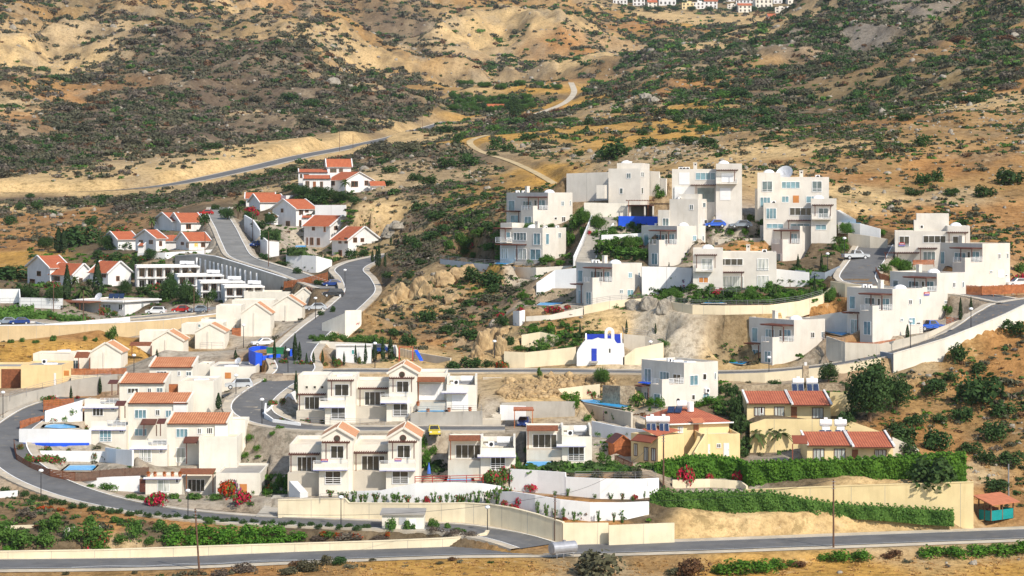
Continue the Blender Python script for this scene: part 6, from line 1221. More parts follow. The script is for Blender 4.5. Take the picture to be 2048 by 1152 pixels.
sk = nt.nodes.new('ShaderNodeTexSky'); sk.sky_type = 'NISHITA'; sk.sun_disc = False; sk.sun_elevation = EL; sk.sun_rotation = math.atan2(AZX, AZY); sk.air_density = 1.0; sk.dust_density = 1.0
nt.links.new(sk.outputs[0], bg.inputs[0]); bg.inputs[1].default_value = .145
scene.view_settings.view_transform = 'Standard'; scene.view_settings.look = 'None'; scene.view_settings.exposure = .18
scene.cycles.max_bounces = 5; scene.cycles.diffuse_bounces = 3; scene.cycles.glossy_bounces = 2; scene.cycles.transmission_bounces = 2; scene.cycles.use_denoising = True
# ---------------------------------------------------------------- plants
rng = np.random.default_rng(11)
def quads_from(pos, nrm, size, jitter=.6):
    n = len(pos); nn = nrm + rng.normal(0, jitter, (n, 3)); nn /= np.linalg.norm(nn, axis=1)[:, None] + 1e-9
    t = np.cross(nn, rng.normal(0, 1, (n, 3))); t /= np.linalg.norm(t, axis=1)[:, None] + 1e-9; b = np.cross(nn, t)
    s = (size * rng.uniform(.6, 1.35, n))[:, None] if np.isscalar(size) else size[:, None]
    a = s * rng.uniform(.55, 1.0, n)[:, None]
    return np.stack([pos - t * s * .5 - b * a * .25, pos + t * s * .1 - b * a * .55, pos + t * s * .6 + b * a * .1, pos + b * a * .55], 1).reshape(-1, 3)
def dome(n, lobes=7, flat=1.0, low=-.15):
    """points and normals on a lumpy dome of radius about 1"""
    a = rng.uniform(0, 2 * math.pi, lobes); rr = rng.uniform(.1, .62, lobes) ** .8; cz = rng.uniform(.15, .6, lobes)
    c = np.stack([rr * np.cos(a), rr * np.sin(a), cz * (1 - .4 * rr)], 1); r = rng.uniform(.30, .50, lobes)
    k = rng.integers(0, lobes, n); d = rng.normal(0, 1, (n, 3)); d[:, 2] = np.abs(d[:, 2]) * np.where(rng.random(n) < .8, 1, -.6); d /= np.linalg.norm(d, axis=1)[:, None]
    p = c[k] + d * (r[k] * rng.uniform(.72, 1.08, n))[:, None]; p[:, 2] = np.maximum(p[:, 2], .02)
    return p, d
PROTO = {}
def cloudmesh(name, pos, nrm, size, mats, frac=None, jitter=.6, zk=1):
    v = quads_from(pos, nrm, size, jitter); n = len(pos); mi = None
    if zk != 1: c = np.repeat(pos, 4, 0); v = c + (v - c) * np.array([1, 1, zk])
    if frac is not None: mi = (rng.random(n) < frac).astype(np.int32)
    return npmesh(name, v, np.arange(4 * n).reshape(n, 4), mats, mi)
def proto(kind, var):
    key = (kind, var)
    if key in PROTO: return PROTO[key]
    if kind.startswith('bush'):
        mat = 'leaf_' + kind.split('_')[1]; p, d = dome(700, 10); me = cloudmesh('foliage', p, d, .16, [mat], None, .6, .68)
    elif kind.startswith('boug'):
        fl = kind.split('_')[1]; p, d = dome(600, 9); me = cloudmesh('foliage', p, d, .16, ['leaf_mid', 'leaf_' + fl], .62)
    elif kind.startswith('mix'):
        fl = kind.split('_')[1]; p, d = dome(600, 9); me = cloudmesh('foliage', p, d, .16, ['leaf_mid', 'leaf_' + fl], .2)
    elif kind == 'olean':
        n = 170; s = rng.integers(0, 7, n); a = rng.uniform(0, 6.28, 7); t = rng.uniform(.15, 1, n); lean = rng.uniform(.25, .75, 7)
        p = np.stack([np.cos(a[s]) * lean[s] * t + rng.normal(0, .1, n), np.sin(a[s]) * lean[s] * t + rng.normal(0, .1, n), t * rng.uniform(.8, 1, 7)[s]], 1); d = np.stack([np.cos(a[s]), np.sin(a[s]), np.full(n, .4)], 1)
        me = cloudmesh('foliage', p, d, .22, ['leaf_mid', ('leaf_white', 'leaf_red', 'leaf_grey')[var % 3]], .18)
    elif kind == 'cyp':
        n = 420; z = rng.random(n) ** .9; a = rng.uniform(0, 6.28, n); r = np.sin(np.clip(z * 1.02, 0, 1) ** .65 * math.pi) ** .75 * (1 - .25 * z) * (.8 + .2 * rng.random(n)) + .02
        p = np.stack([r * np.cos(a), r * np.sin(a), .04 + z * .96], 1); d = np.stack([np.cos(a), np.sin(a), np.full(n, .5)], 1)
        v = quads_from(p * np.array([1, 1, 1]), d, .42, .3); c = np.repeat(p, 4, 0); v = c + (v - c) * np.array([1, 1, .22]); me = npmesh('crown', v, np.arange(4 * n).reshape(n, 4), ['leaf_cyp'])
    elif kind.startswith('tree'):
        mat = 'leaf_' + kind.split('_')[1]; p, d = dome(5200, 26); p[:, 2] = .14 + p[:, 2] * .86; me = cloudmesh('crown', p, d, .085, [mat], None, .6, .5)
    elif kind == 'palm':
        V, Fq = [], []; nf = 26
        for k in range(nf):
            a = rng.uniform(0, 6.28); el = rng.uniform(-.35, 1.15); L = rng.uniform(.8, 1.05); dx, dy = math.cos(a), math.sin(a); pr = None
            for i in range(7):
                t = i / 6; x = L * t * math.cos(el) * (1 - .1 * t); z = L * (t * math.sin(el) - .55 * t * t); w = .11 * (1 - abs(t - .4)) ; c = np.array([dx * x, dy * x, z]); s = np.array([-dy, dx, 0]) * w
                V += [c - s - np.array([0, 0, w * .5]), c, c + s - np.array([0, 0, w * .5])]
                if i:
                    o = len(V) - 6; Fq += [(o, o + 1, o + 4, o + 3), (o + 1, o + 2, o + 5, o + 4)]
        me = npmesh('fronds', np.array(V), np.array(Fq), ['leaf_palm'])
    elif kind == 'agave':
        V, Fq = [], []
        for k in range(14):
            a = k * 2.4; el = rng.uniform(.3, 1.3); L = rng.uniform(.8, 1); c1 = np.array([math.cos(a) * math.cos(el), math.sin(a) * math.cos(el), math.sin(el)]) * L; s = np.array([-math.sin(a), math.cos(a), 0]) * .1; o = len(V)
            V += [-s, s, c1 * .6 + s * .8, c1, c1 * .6 - s * .8]; Fq += [(o, o + 1, o + 2, o + 4), (o + 4, o + 2, o + 3, o + 3)]
        me = npmesh('foliage', np.array(V), np.array(Fq), ['leaf_bright'])
    PROTO[key] = me; return me
TRUNK = {}
def trunkmesh(kind):
    if kind in TRUNK: return TRUNK[kind]
    m = MB()
    if kind == 'tree':
        m.tube([(0, 0, -.15), (.02, 0, .2), (0, .02, .5)], [.07, .055, .03], 'trunk', 7)
        for a in (.3, 1.9, 3.4, 5.0): m.tube([(0, 0, .25), (math.cos(a) * .3, math.sin(a) * .3, .55), (math.cos(a) * .5, math.sin(a) * .5, .7)], [.035, .02, .008], 'trunk', 5)
    elif kind == 'palm': m.tube([(0, 0, -.1), (.015, 0, .3), (0, 0, .65), (.01, 0, 1)], [.085, .06, .05, .06], 'trunk', 8)
    else: m.tube([(0, 0, -.1), (0, 0, .3)], [.05, .03], 'trunk', 5)
    o = m.build('trunk', None, (0, 0, 0)); me = o.data; bpy.data.objects.remove(o); TRUNK[kind] = me; return me
NAMES = dict(bush='garden_shrub', boug='bougainvillea', mix='flowering_shrub', olean='oleander', cyp='cypress_tree', tree='leafy_tree', palm='palm_tree', agave='agave_plant')
def plant(kind, px, py, wpx, hpx, label, group, dmin=0, pos=None):
    p = pos or hit(px, py, dmin); s = p.y / F; w, h = wpx * s / 2, hpx * s; var = random.randrange(3); k0 = kind.split('_')[0]; rz = random.uniform(0, 6.28)
    cat = dict(bush='shrub', boug='bougainvillea', mix='shrub', olean='oleander', cyp='cypress', tree='tree', palm='palm', agave='plant')[k0]
    if k0 in ('cyp', 'tree', 'palm'):
        e = empty(NAMES[k0], p, label, cat, group); c = mobj('crown', proto(kind, var), (0, 0, 0), e); t = mobj('trunk', trunkmesh(k0), (0, 0, 0), e)
        if k0 == 'palm':
            th = h * .62; c.location = (0, 0, th); c.scale = (w * 1.05, w * 1.05, max(w * .95, h * .42)); t.scale = (max(.9, w * .9),) * 2 + (th,)
        else: c.scale = (w, w, h); t.scale = (w * 1.2, w * 1.2, h) if k0 == 'tree' else (w, w, h)
        c.rotation_euler = (0, 0, rz); return e
    nm = NAMES[k0]
    for w_, n_ in (('creeper', 'creeper'), ('wild', 'wild_bush'), ('slope', 'wild_bush'), ('verge', 'verge_bush'), ('field', 'verge_bush'), ('villas', 'villa_shrub'), ('valley', 'valley_shrub'), ('loop road', 'edging_bush')):
        if w_ in label: nm = n_ if k0 in ('bush', 'mix') else nm
    o = mobj(nm, proto(kind, var), p - Vector((0, 0, .08 * h)))
    o.scale = (w * 1.12, w * 1.12 * random.uniform(.8, 1.1), h * 1.08); o.rotation_euler = (0, 0, rz); return tag(o, label, cat, group)
def plants(kind, label, group, data, dmin=0, row=None):
    for t in data.split():
        a = [float(x) for x in t.split(',')]; q = None
        if row: q = P(a[0], 1005, np.interp(a[0], [660, 700, 760, 830, 900, 965, 1020], [311, 310.3, 308.8, 307.8, 307.3, 306.8, 307]))
        if row: q.z = max(gz(q.x, q.y), q.z - .4)
        plant(kind, a[0], a[1], a[2], a[3], label, group, a[4] if len(a) > 4 else dmin, q)
# planted strip between loop road and main road
plants('bush_mid', 'mid-green shrub in the planted strip between the main road and the loop road', 'shrubs of the planted strip', '100,1062,50,42 12,1085,55,48 50,1092,60,42 92,1093,50,36 185,1088,56,46 270,1078,38,44 320,1062,34,26 345,1066,44,22 150,1078,36,26 235,1046,30,16 180,1046,34,22 420,1048,26,14 240,1088,30,24 300,1088,28,18 784,1062,30,32 820,1062,26,26 868,1056,28,22 895,1058,24,16 920,1066,30,14 650,1072,40,14')
plants('bush_bright', 'low bright green creeper hanging over the strip wall', 'creepers over the strip wall', '350,1092,54,30 392,1097,54,34 436,1098,52,34 480,1098,54,36 520,1096,52,30 556,1092,50,30 592,1084,46,24 400,1075,60,30 450,1076,60,32 500,1074,60,32 545,1070,50,26 20,1106,40,18 200,1102,30,22 215,1106,22,16')
plants('bush_dark', 'small dark bush in the row edging the loop road', 'small bushes along the loop road', ' '.join('%d,%d,22,13' % (x, np.interp(x, [12, 80, 150, 250, 375, 512, 740], [985, 1001, 1016, 1030, 1040, 1050, 1061]) + (2 if x % 2 else -1)) for x in range(12, 740, 19)), 290)
plants('bush_grey', 'silvery grey shrub in the planted strip', 'silver shrubs of the planted strip', '50,1030,34,18 62,1034,30,14 870,1066,34,14 905,1070,40,13 940,1074,34,12 700,1078,60,14 760,1080,40,12 640,1080,40,10')
plants('boug_redorange', 'orange-red flowering shrub in the planted strip', 'orange-red shrubs of the strip', '90,1020,34,10 120,1022,24,8 650,1072,24,12 675,1074,22,11 715,1074,26,10 775,1072,14,10')
plants('mix_white', 'shrub with white blossom in the planted strip', 'white-flowered shrubs of the strip', '140,1078,30,30 195,1068,24,20 320,1050,20,14')
plants('mix_red', 'dark shrub with red flowers hanging over the strip wall', 'red-flowered shrubs of the strip', '186,1098,34,30 265,1050,24,16 205,1090,30,26')
# foot of the terraces
plants('boug_red', 'deep red bougainvillea at the kerb below the cream bungalow', None, '312,1012,52,36')
plants('boug_redorange', 'tall orange-red bougainvillea by the bungalow pergola', None, '455,996,46,44')
plants('boug_red', 'crimson bougainvillea at the end of the cream bungalow', None, '490,1010,44,32')
plants('boug_purple', 'purple bougainvillea behind the orange-red one', None, '476,990,34,38')
plants('tree_dark', 'dark round tree with white blossom beside the bungalow pergola', None, '418,982,44,44')
plants('bush_mid', 'green shrub below the cream bungalow', 'shrubs below the cream bungalow', '262,998,34,14 285,1002,30,12 350,996,28,14 385,998,40,16 430,1000,40,14 215,982,40,18 180,976,26,12 530,985,20,16 545,982,24,26 565,975,24,34')
plants('mix_red', 'shrub among the terraced pools', 'shrubs among the terraced pools', '60,880,18,16 90,910,24,20 100,925,36,18 75,925,30,18 118,926,30,20 140,912,16,18 158,920,14,18 175,922,10,22 188,921,14,18 205,918,12,14 120,880,12,10 240,912,20,14 60,925,24,20 40,900,16,14 175,868,12,20 105,845,24,12 130,838,18,14 160,835,14,12 108,812,36,20 95,805,30,16', 318)
plants('boug_red', 'small red flowering bush in the upper gardens beside the long glazed house', 'red bushes by the glazed house', '196,738,26,20 224,738,24,24 165,836,10,14 158,798,14,8', 350)
plants('cyp', 'slim young cypress in the gardens above the street bend', 'slim cypresses of the terrace gardens', '200,788,8,34 142,800,7,28 314,714,6,16 416,748,8,22 471,718,8,18 592,802,10,60 437,818,14,32')
# row by the white wall
plants('olean', 'young oleander against the white garden wall', 'oleanders against the white wall', '660,998,22,14 690,996,20,22 708,1003,22,24 730,1004,20,22 752,1005,20,24 768,1005,18,22 788,1006,26,26 815,1006,18,22 835,1006,16,16 880,1006,18,20 905,1006,14,20 925,1005,20,22 955,1004,28,28 975,1003,28,30 995,1002,30,34 1012,1000,30,36 680,985,16,14 722,1003,16,18 800,1005,20,22 852,1004,14,18 868,1005,20,26 893,1005,18,24 915,1005,16,20 940,1005,22,24', 0, 1)
plants('boug_red', 'round dark red bougainvillea in front of the white garden wall', None, '854,1002,20,24', 0, 1)
plants('boug_red', 'red bougainvillea on the white terrace beds', 'red bougainvillea on the terrace beds', '985,1004,24,16 1012,1012,24,14 1040,1012,26,34 1028,1018,24,12 1145,966,14,12 1165,1040,10,8 1130,1040,12,8 1272,1000,18,12 1030,968,20,20 1058,985,34,20')
plants('olean', 'thin young plant in the beds between the white terrace walls', 'thin plants in the terrace beds', '1060,1024,16,24 1075,1030,14,28 1092,1034,16,26 1110,1036,16,20 1127,1038,12,22 1148,1042,14,20 1197,1044,12,24 1228,1044,10,20 1245,1046,12,14 1086,986,12,18 1135,992,12,16 1110,994,14,12 1222,998,18,14 1245,1000,14,14 1190,998,12,10 1265,1002,16,10 1288,996,20,14 1000,978,26,22 1024,975,30,24')
plants('bush_olive', 'feathery shrub drooping over the upper white wall by the lawn railing', 'drooping shrubs over the white wall', '1194,960,28,28 1274,960,24,34 1140,955,22,12 1245,957,40,14', 0)
plants('bush_mid', 'green shrub beside the garden path of the timber shed', 'shrubs beside the shed path', '1210,925,30,26 1225,935,34,20 1240,945,30,16 1250,900,16,10 1042,940,26,20 1032,930,20,26 1090,936,30,8 1065,936,26,8')
plants('mix_red', 'tall reddish shrub at the end of the red railing beside the square pool', 'reddish shrubs by the red railing', '990,966,40,30 1012,960,30,34 975,966,26,22 1030,952,22,26')
plants('tree_mid', 'leafy garden tree among the upper villas', 'garden trees of the villas', '1060,476,34,36 1195,462,34,38 1255,500,30,34 1350,602,30,30 1500,604,30,34 1660,604,30,34 935,500,36,34 1690,470,26,30 1810,550,34,34 1170,450,26,34', 380)
plants('tree_dark', 'dark leafy tree among the valley houses', 'dark trees of the valley', '90,500,40,30 215,500,36,34 265,560,30,34 340,598,44,44 372,606,42,40 60,600,36,30 110,606,36,34 250,590,30,34 455,440,30,28 600,392,36,26 640,400,40,30 680,405,36,26 540,450,30,28 300,520,30,26 20,560,40,34', 440)
# yellow houses
plants('boug_red', 'large bright red bougainvillea spilling down the green ivy hedge', None, '1366,966,46,40')
plants('boug_red', 'red bougainvillea on the inner corner of the ivy hedge', 'red bougainvillea at the parking yard', '1472,968,32,28 1440,952,20,26 1415,960,22,16')
plants('palm', 'bushy date palm between the yellow houses', 'date palms between the yellow houses', '1512,905,66,62 1560,902,60,58 1540,898,50,56')
plants('tree_dark', 'biggest tree, tall leafy crown below the end of the street parapet', None, '1738,842,124,138')
plants('tree_dark', 'dark leafy tree beside the biggest tree, against the slope', None, '1793,826,66,84')
plants('tree_dark', 'round dark tree above the stone wall of the upper bungalow', None, '1657,764,46,42')
plants('bush_dark', 'big rounded fig tree growing over the end of the bright hedge', None, '1868,976,104,72')
plants('bush_dark', 'dark bush between the yellow houses and the pool villa', 'dark bushes by the yellow houses', '1470,840,34,60 1478,870,40,50 1690,775,30,14 1700,832,40,14 1690,850,44,30 1440,785,34,20 1465,790,30,28 1550,770,30,12 1490,915,24,20 1472,905,26,30')
plants('bush_bright', 'low bright shrub beside the long blue pool', 'shrubs around the long pool', '1150,806,26,28 1130,800,24,20 1190,833,18,18 1205,838,18,20 1232,840,20,20 1275,806,30,24 1300,812,26,18 1320,815,26,22 1420,806,40,16 1400,812,30,12 1246,800,10,8')
plants('boug_purple', 'purple flowering bush on the grey wall below the long pool', None, '1215,838,18,28')
plants('mix_red', 'round shrub with red tips at the end of the long pool', None, '1183,795,28,28')
plants('tree_mid', 'round dark green tree standing above the rubble slope', None, '1204,768,42,36')
plants('bush_mid', 'small bush on the rubble slope below the street', None, '1079,756,14,24')
plants('agave', 'palm-like garden plant beside the yellow house wall', 'spiky garden plants', '1300,822,24,20 1050,905,16,22 1476,935,14,24 530,764,24,16 1128,812,18,16', 0)
# middle: street corner and playground
plants('cyp', 'young cypress in the row screening the portable cabin', 'young cypresses by the portable cabin', '590,722,12,54 599,722,9,38 613,728,6,22 627,728,7,24 645,728,7,28 666,728,6,18 688,731,6,28 711,727,7,36 731,727,8,40 749,724,11,48 766,722,10,48 781,719,13,46 549,722,8,44 571,722,8,30')
plants('mix_red', 'low flowering shrub at the street junction', 'low shrubs at the street junction', '570,726,24,12 600,730,24,12 620,730,16,10 652,733,14,10 676,732,22,18 720,728,14,16 545,738,20,16 560,845,16,10 612,846,22,12 645,846,14,10 690,846,14,12 548,812,20,14 565,808,16,14')
plants('bush_mid', 'bushy planting behind the curved white kerb by the cream wall block', 'bushes behind the curved kerb', '640,684,34,18 665,682,34,20 690,684,34,18 715,686,40,20 745,688,30,18 625,680,20,12 760,690,26,20 830,690,14,12', 395)
plants('bush_dark', 'dark shrub at the foot of the rocky hill by the street', 'shrubs at the foot of the rocky hill', '945,735,50,26 910,738,40,18 975,733,30,16 1003,737,34,18 640,632,18,14 665,625,14,16', 0)
plants('boug_redorange', 'orange-red flowering bush at the wall beside the chapel street', None, '1004,738,28,20')
plants('boug_red', 'red bougainvillea beside the freestanding cream wall block', None, '712,652,18,14')
# chapel surroundings
plants('bush_mid', 'shrub in the chapel garden', 'shrubs in the chapel garden', '1075,704,34,24 1095,690,34,30 1040,700,40,10 1062,658,20,14 1105,668,16,16 1130,655,24,16 1195,668,60,10 1330,693,24,14 1320,686,24,10 1125,682,40,6 1160,682,30,6')
plants('cyp', 'thin cypress on the slope behind the chapel', 'thin cypresses behind the chapel', '1160,672,6,26 1253,668,6,28 1311,668,5,22')
# upper villas gardens
plants('boug_red', 'red flower bush in the villa gardens', 'red flower bushes of the villas', '1098,625,22,16 1117,625,22,16 1135,618,14,10 1003,633,20,10 1042,622,18,10 945,496,12,14 1177,470,12,12 1365,575,16,10 1432,590,24,16 1445,585,20,12 1466,430,6,26 1800,530,20,12 2038,568,36,26 500,425,24,16 512,432,16,12 712,385,30,12 415,430,22,12', 0)
plants('boug_purple', 'purple flower bush by the frontal villa', 'purple flower bushes of the villas', '1366,566,16,14 1178,428,12,14 1407,600,10,8', 0)
plants('bush_mid', 'green garden bush around the upper villas', 'garden bushes around the villas', '1050,600,18,16 1045,518,20,22 1065,522,16,14 1090,524,34,18 985,500,40,18 1000,480,36,20 960,470,46,18 920,488,30,26 900,496,26,20 930,510,24,16 950,516,22,14 1000,508,22,34 1080,470,30,26 1150,460,30,36 1165,440,26,30 1135,490,26,30 1215,500,20,24 1230,490,30,20 1250,510,60,22 1275,500,24,30 1290,515,26,20 1205,455,22,20 1225,470,24,20 1262,455,24,14 1330,600,24,22 1355,598,30,18 1390,600,30,18 1430,604,30,16 1470,606,34,18 1500,606,30,14 1535,606,34,20 1560,604,30,26 1590,600,34,30 1615,598,30,28 1640,596,26,24 1460,590,40,18 1545,580,30,22 1420,583,26,18 1385,580,30,14 1100,455,22,10 1130,460,20,14 1322,388,28,24 1318,395,26,18 1650,540,16,14 1660,470,16,20 1680,505,22,20 1690,485,20,16 1705,470,28,14 1770,545,26,20 1800,540,34,30 1825,540,26,24 1670,500,20,16 1500,440,20,14 1520,450,16,14 1600,722,44,24 1630,722,26,16 1580,725,26,16 1900,628,16,18 2040,545,26,24 1980,565,14,10 1990,560,20,16 1060,610,26,12 1180,600,16,12', 380)
plants('bush_bright', 'rounded clipped hedge bush under the white curved pool wall', 'clipped bushes under the pool wall', '1700,466,34,16 1720,468,34,18 1742,470,30,16 1766,470,16,12')
plants('cyp', 'slender cypress at a villa wall', 'slender cypresses of the villas', '1077,447,9,28 1596,537,7,28 1643,537,7,30 1338,574,8,48 1629,602,9,50 1767,684,9,22 1815,677,9,28 1921,642,9,46 1942,622,7,28 1939,572,7,32 1467,430,6,30 1020,470,8,14')
plants('palm', 'small palm in the villa gardens', 'small palms of the villas', '975,480,30,46 947,470,24,34 1552,598,26,40 1672,500,26,36 1810,545,24,34 1580,575,18,22')
# left valley
plants('cyp', 'tall broad dark cypress among the red-roofed houses', 'tall cypresses of the valley', '195,598,22,78 134,600,18,70 117,506,20,52 127,506,16,46')
plants('palm', 'palm tree among the red-roofed houses', 'palms of the valley', '166,612,44,52 150,590,34,50 415,625,32,44 303,462,36,38 220,478,26,34 476,438,36,42 691,392,28,44 178,588,30,40')
plants('bush_dark', 'dark rounded garden tree among the valley houses', 'dark garden bushes of the valley', '165,490,90,48 145,492,60,36 25,560,90,34 255,545,40,26 345,585,46,34 370,600,46,44 335,600,40,30 385,606,40,30 290,590,36,24 310,602,36,22 50,592,40,30 75,598,40,26 110,596,40,26 155,606,30,20 225,500,40,14 250,500,40,18 235,520,50,16 280,525,36,18 200,515,40,18 320,565,30,24 345,565,26,24 180,450,30,18 410,448,30,24 395,450,24,16 445,428,22,12 430,420,20,14 530,520,26,16 520,455,40,16 545,470,36,16 500,440,34,20 620,385,40,14 650,392,50,20 690,398,50,18 620,402,50,16 580,380,40,14 640,405,60,18 710,405,40,14 565,530,44,10 700,515,36,20 725,512,30,16 595,548,22,16 640,570,30,12 615,565,24,12 245,560,30,24 425,600,22,26 452,600,16,16', 420)
plants('mix_red', 'reddish garden shrub among the valley houses', 'reddish shrubs of the valley', '95,575,50,14 110,580,40,12 20,600,40,10 215,520,40,14 285,520,30,12 310,580,30,18 210,630,24,18 190,625,20,14 180,640,30,8 120,640,40,8 150,642,40,8 225,632,20,12 250,520,24,10 235,468,40,16', 430)
plants('bush_mid', 'lone young tree in front of the long beige wall', 'young trees by the beige wall', '222,678,26,30 190,683,14,10 170,682,10,12 105,682,18,16 45,684,16,12 20,686,18,10 70,686,20,8 80,665,14,10', 400)
plants('cyp', 'dark cypress in the group beside the street top', 'cypresses at the street top', '753,532,8,34 758,534,9,46 770,535,7,28 782,492,6,20 797,492,5,16 745,525,8,24')
# orchard and farm trees up the valley
plants('tree_mid', 'green orchard tree in the far valley', 'orchard trees of the far valley', ' '.join('%d,%d,%d,%d' % (925 + (k * 37) % 215, 171 + (k % 3) * 4, 20, 13) for k in range(14)) + ' ' + ' '.join('%d,%d,%d,%d' % (905 + (k * 53) % 165, 196 + (k * 7) % 30, 22 + k % 7, 15) for k in range(26)), 900)
plants('tree_dark', 'tall dark tree beside the lone farmhouse', 'dark trees by the farmhouse', '1028,236,32,48 1018,222,24,22 1040,230,20,22 962,222,30,18', 900)
plants('bush_mid', 'green reed clump along the far stream', 'reed clumps along the far stream', ' '.join('%d,%d,26,9' % (1000 + k * 15, 248 - k * .6) for k in range(11)), 850)
plants('bush_bright', 'bright green leafy bush in the villa gardens', 'bright bushes of the villas', '1000,520,22,14 1062,528,20,12 1098,524,22,12 1120,530,20,10 1165,470,18,20 1142,490,22,26 1210,480,20,20 1240,506,26,14 1290,600,20,14 1310,604,24,14 1345,604,24,14 1410,606,24,12 1455,604,24,12 1490,606,30,14 1525,606,30,14 1575,602,28,22 1605,596,28,20 1630,590,22,18 1555,586,22,16 1500,586,24,12 1462,470,24,14 1490,468,24,14 1520,470,20,14 1450,440,18,12 1690,500,20,18 1685,460,20,14 1790,535,26,20 1835,545,24,18 1780,560,20,12 1890,620,20,14 1612,728,30,22 1560,732,20,14 1425,728,24,12 1465,730,20,10 1090,700,24,18 1070,664,24,14 1118,690,20,14 1045,594,20,14', 380)
plants('bush_bright', 'bright green leafy bush in the terraced gardens below the street', 'bright bushes of the lower terraces', '1060,938,22,10 1088,938,22,8 1118,940,22,10 1150,815,24,18 1175,842,20,14 1200,872,22,12 1225,880,26,14 1246,892,22,12 1290,898,20,12 845,900,22,34 852,930,22,40 866,910,20,22 558,860,22,12 575,982,20,26 535,990,22,16 505,990,18,12 500,880,20,14 515,900,20,12 490,915,18,12 545,870,14,10 430,790,18,20 130,842,18,14 145,830,20,16 110,835,20,14 235,905,16,12', 300)
# large wild bushes one can pick out
plants('bush_dark', 'large dark wild bush on the golden hilltop', 'large dark bushes on the golden hilltop', '914,290,26,28 990,300,30,32 1016,303,40,20 1056,281,42,18 940,332,46,28 896,335,44,24 985,312,24,12 1220,318,96,40 1295,292,56,20 1412,292,56,20 1357,245,34,20 1432,244,72,20 1535,254,50,28 1385,250,20,18 1178,250,20,22 1175,264,16,16 1106,264,12,12 1286,270,26,14 1333,268,14,14 1160,312,26,14 1382,288,60,20 1275,225,26,18 1520,222,40,14 1595,218,36,14 1448,175,34,12 1382,165,20,26 1420,150,28,24 1420,165,22,20 1400,162,12,12 1388,158,14,12 1455,192,50,16 1845,368,40,26 1875,362,30,26 2015,368,80,36 1845,292,40,26 1965,446,54,26 1900,432,40,18 1825,448,34,14 1935,205,50,16 2010,150,30,14 1810,240,50,14 1530,210,40,14', 480)
plants('bush_dark', 'green wild bush on the rocky spur between the house groups', 'green bushes on the rocky spur', '947,562,54,34 985,572,56,32 855,644,40,30 936,674,42,22 857,576,34,16 895,665,30,20 820,556,30,16 905,520,44,16 860,480,50,22 820,490,30,24 890,465,40,20 930,455,50,24 985,460,30,16 835,500,30,26 840,530,30,14 815,690,40,26 790,670,30,16 1005,650,30,24 1020,690,24,20 780,555,40,14 900,630,30,16 840,420,40,20 870,440,50,24 830,360,34,16 860,370,40,24 780,345,40,16 930,410,30,16 960,430,26,14 770,370,40,12 985,585,30,22')
plants('bush_dark', 'broad dark bush on the steep slope right of the yellow houses', 'broad bushes on the steep slope', '1866,786,76,36 1955,812,100,76 1915,722,44,40 2032,668,60,34 1870,900,80,50 1990,880,60,44 1812,884,64,40 1820,912,60,40 1925,840,50,30 2010,830,60,30 1940,905,50,26 1790,862,40,24 1900,760,40,18 1970,925,50,30 1880,845,40,22 2020,930,60,34 1830,850,60,26 1960,745,40,24')
plants('bush_olive', 'rounded olive-green bush beside the silver tank', None, '1203,1152,120,66')
plants('bush_brown', 'dry purplish-brown bush on the verge of the main road', None, '1384,1152,66,44')
plants('bush_bright', 'bright green creeping bush on the verge of the main road', 'bright verge bushes', '1470,1150,76,34 1520,1145,70,28 1440,1148,40,26 1680,1122,60,24 1720,1120,60,22 1650,1120,30,18 1555,1138,50,22 1860,1115,60,24 1910,1113,70,26 1960,1110,70,26 2010,1108,70,26 2050,1105,60,28 1585,1132,30,14')
plants('bush_olive', 'dull green bush on the dry foreground field', 'dull bushes on the foreground field', '575,1148,50,18 620,1142,56,26 655,1130,36,26 270,1148,14,8 130,1150,20,10 1345,1150,40,20 880,1128,20,6 745,1122,20,6', 0)
plants('bush_brown', 'brown dry bush on the foreground field', 'brown bushes on the foreground field', '595,1136,40,18 905,1122,22,10 1600,1135,30,16 1790,1112,34,16 1775,1118,26,14', 0)
plants('bush_dark', 'dark bush by the dry highway embankment', 'dark bushes by the highway bank', '22,448,34,20 38,420,20,18 75,420,30,22 300,415,26,16 205,408,18,14 60,395,20,10 330,410,60,18 455,385,40,16 480,375,40,16 520,360,44,16 555,352,40,16 585,345,40,14 630,335,40,12 410,395,30,18 265,400,40,16 390,375,30,12', 600)

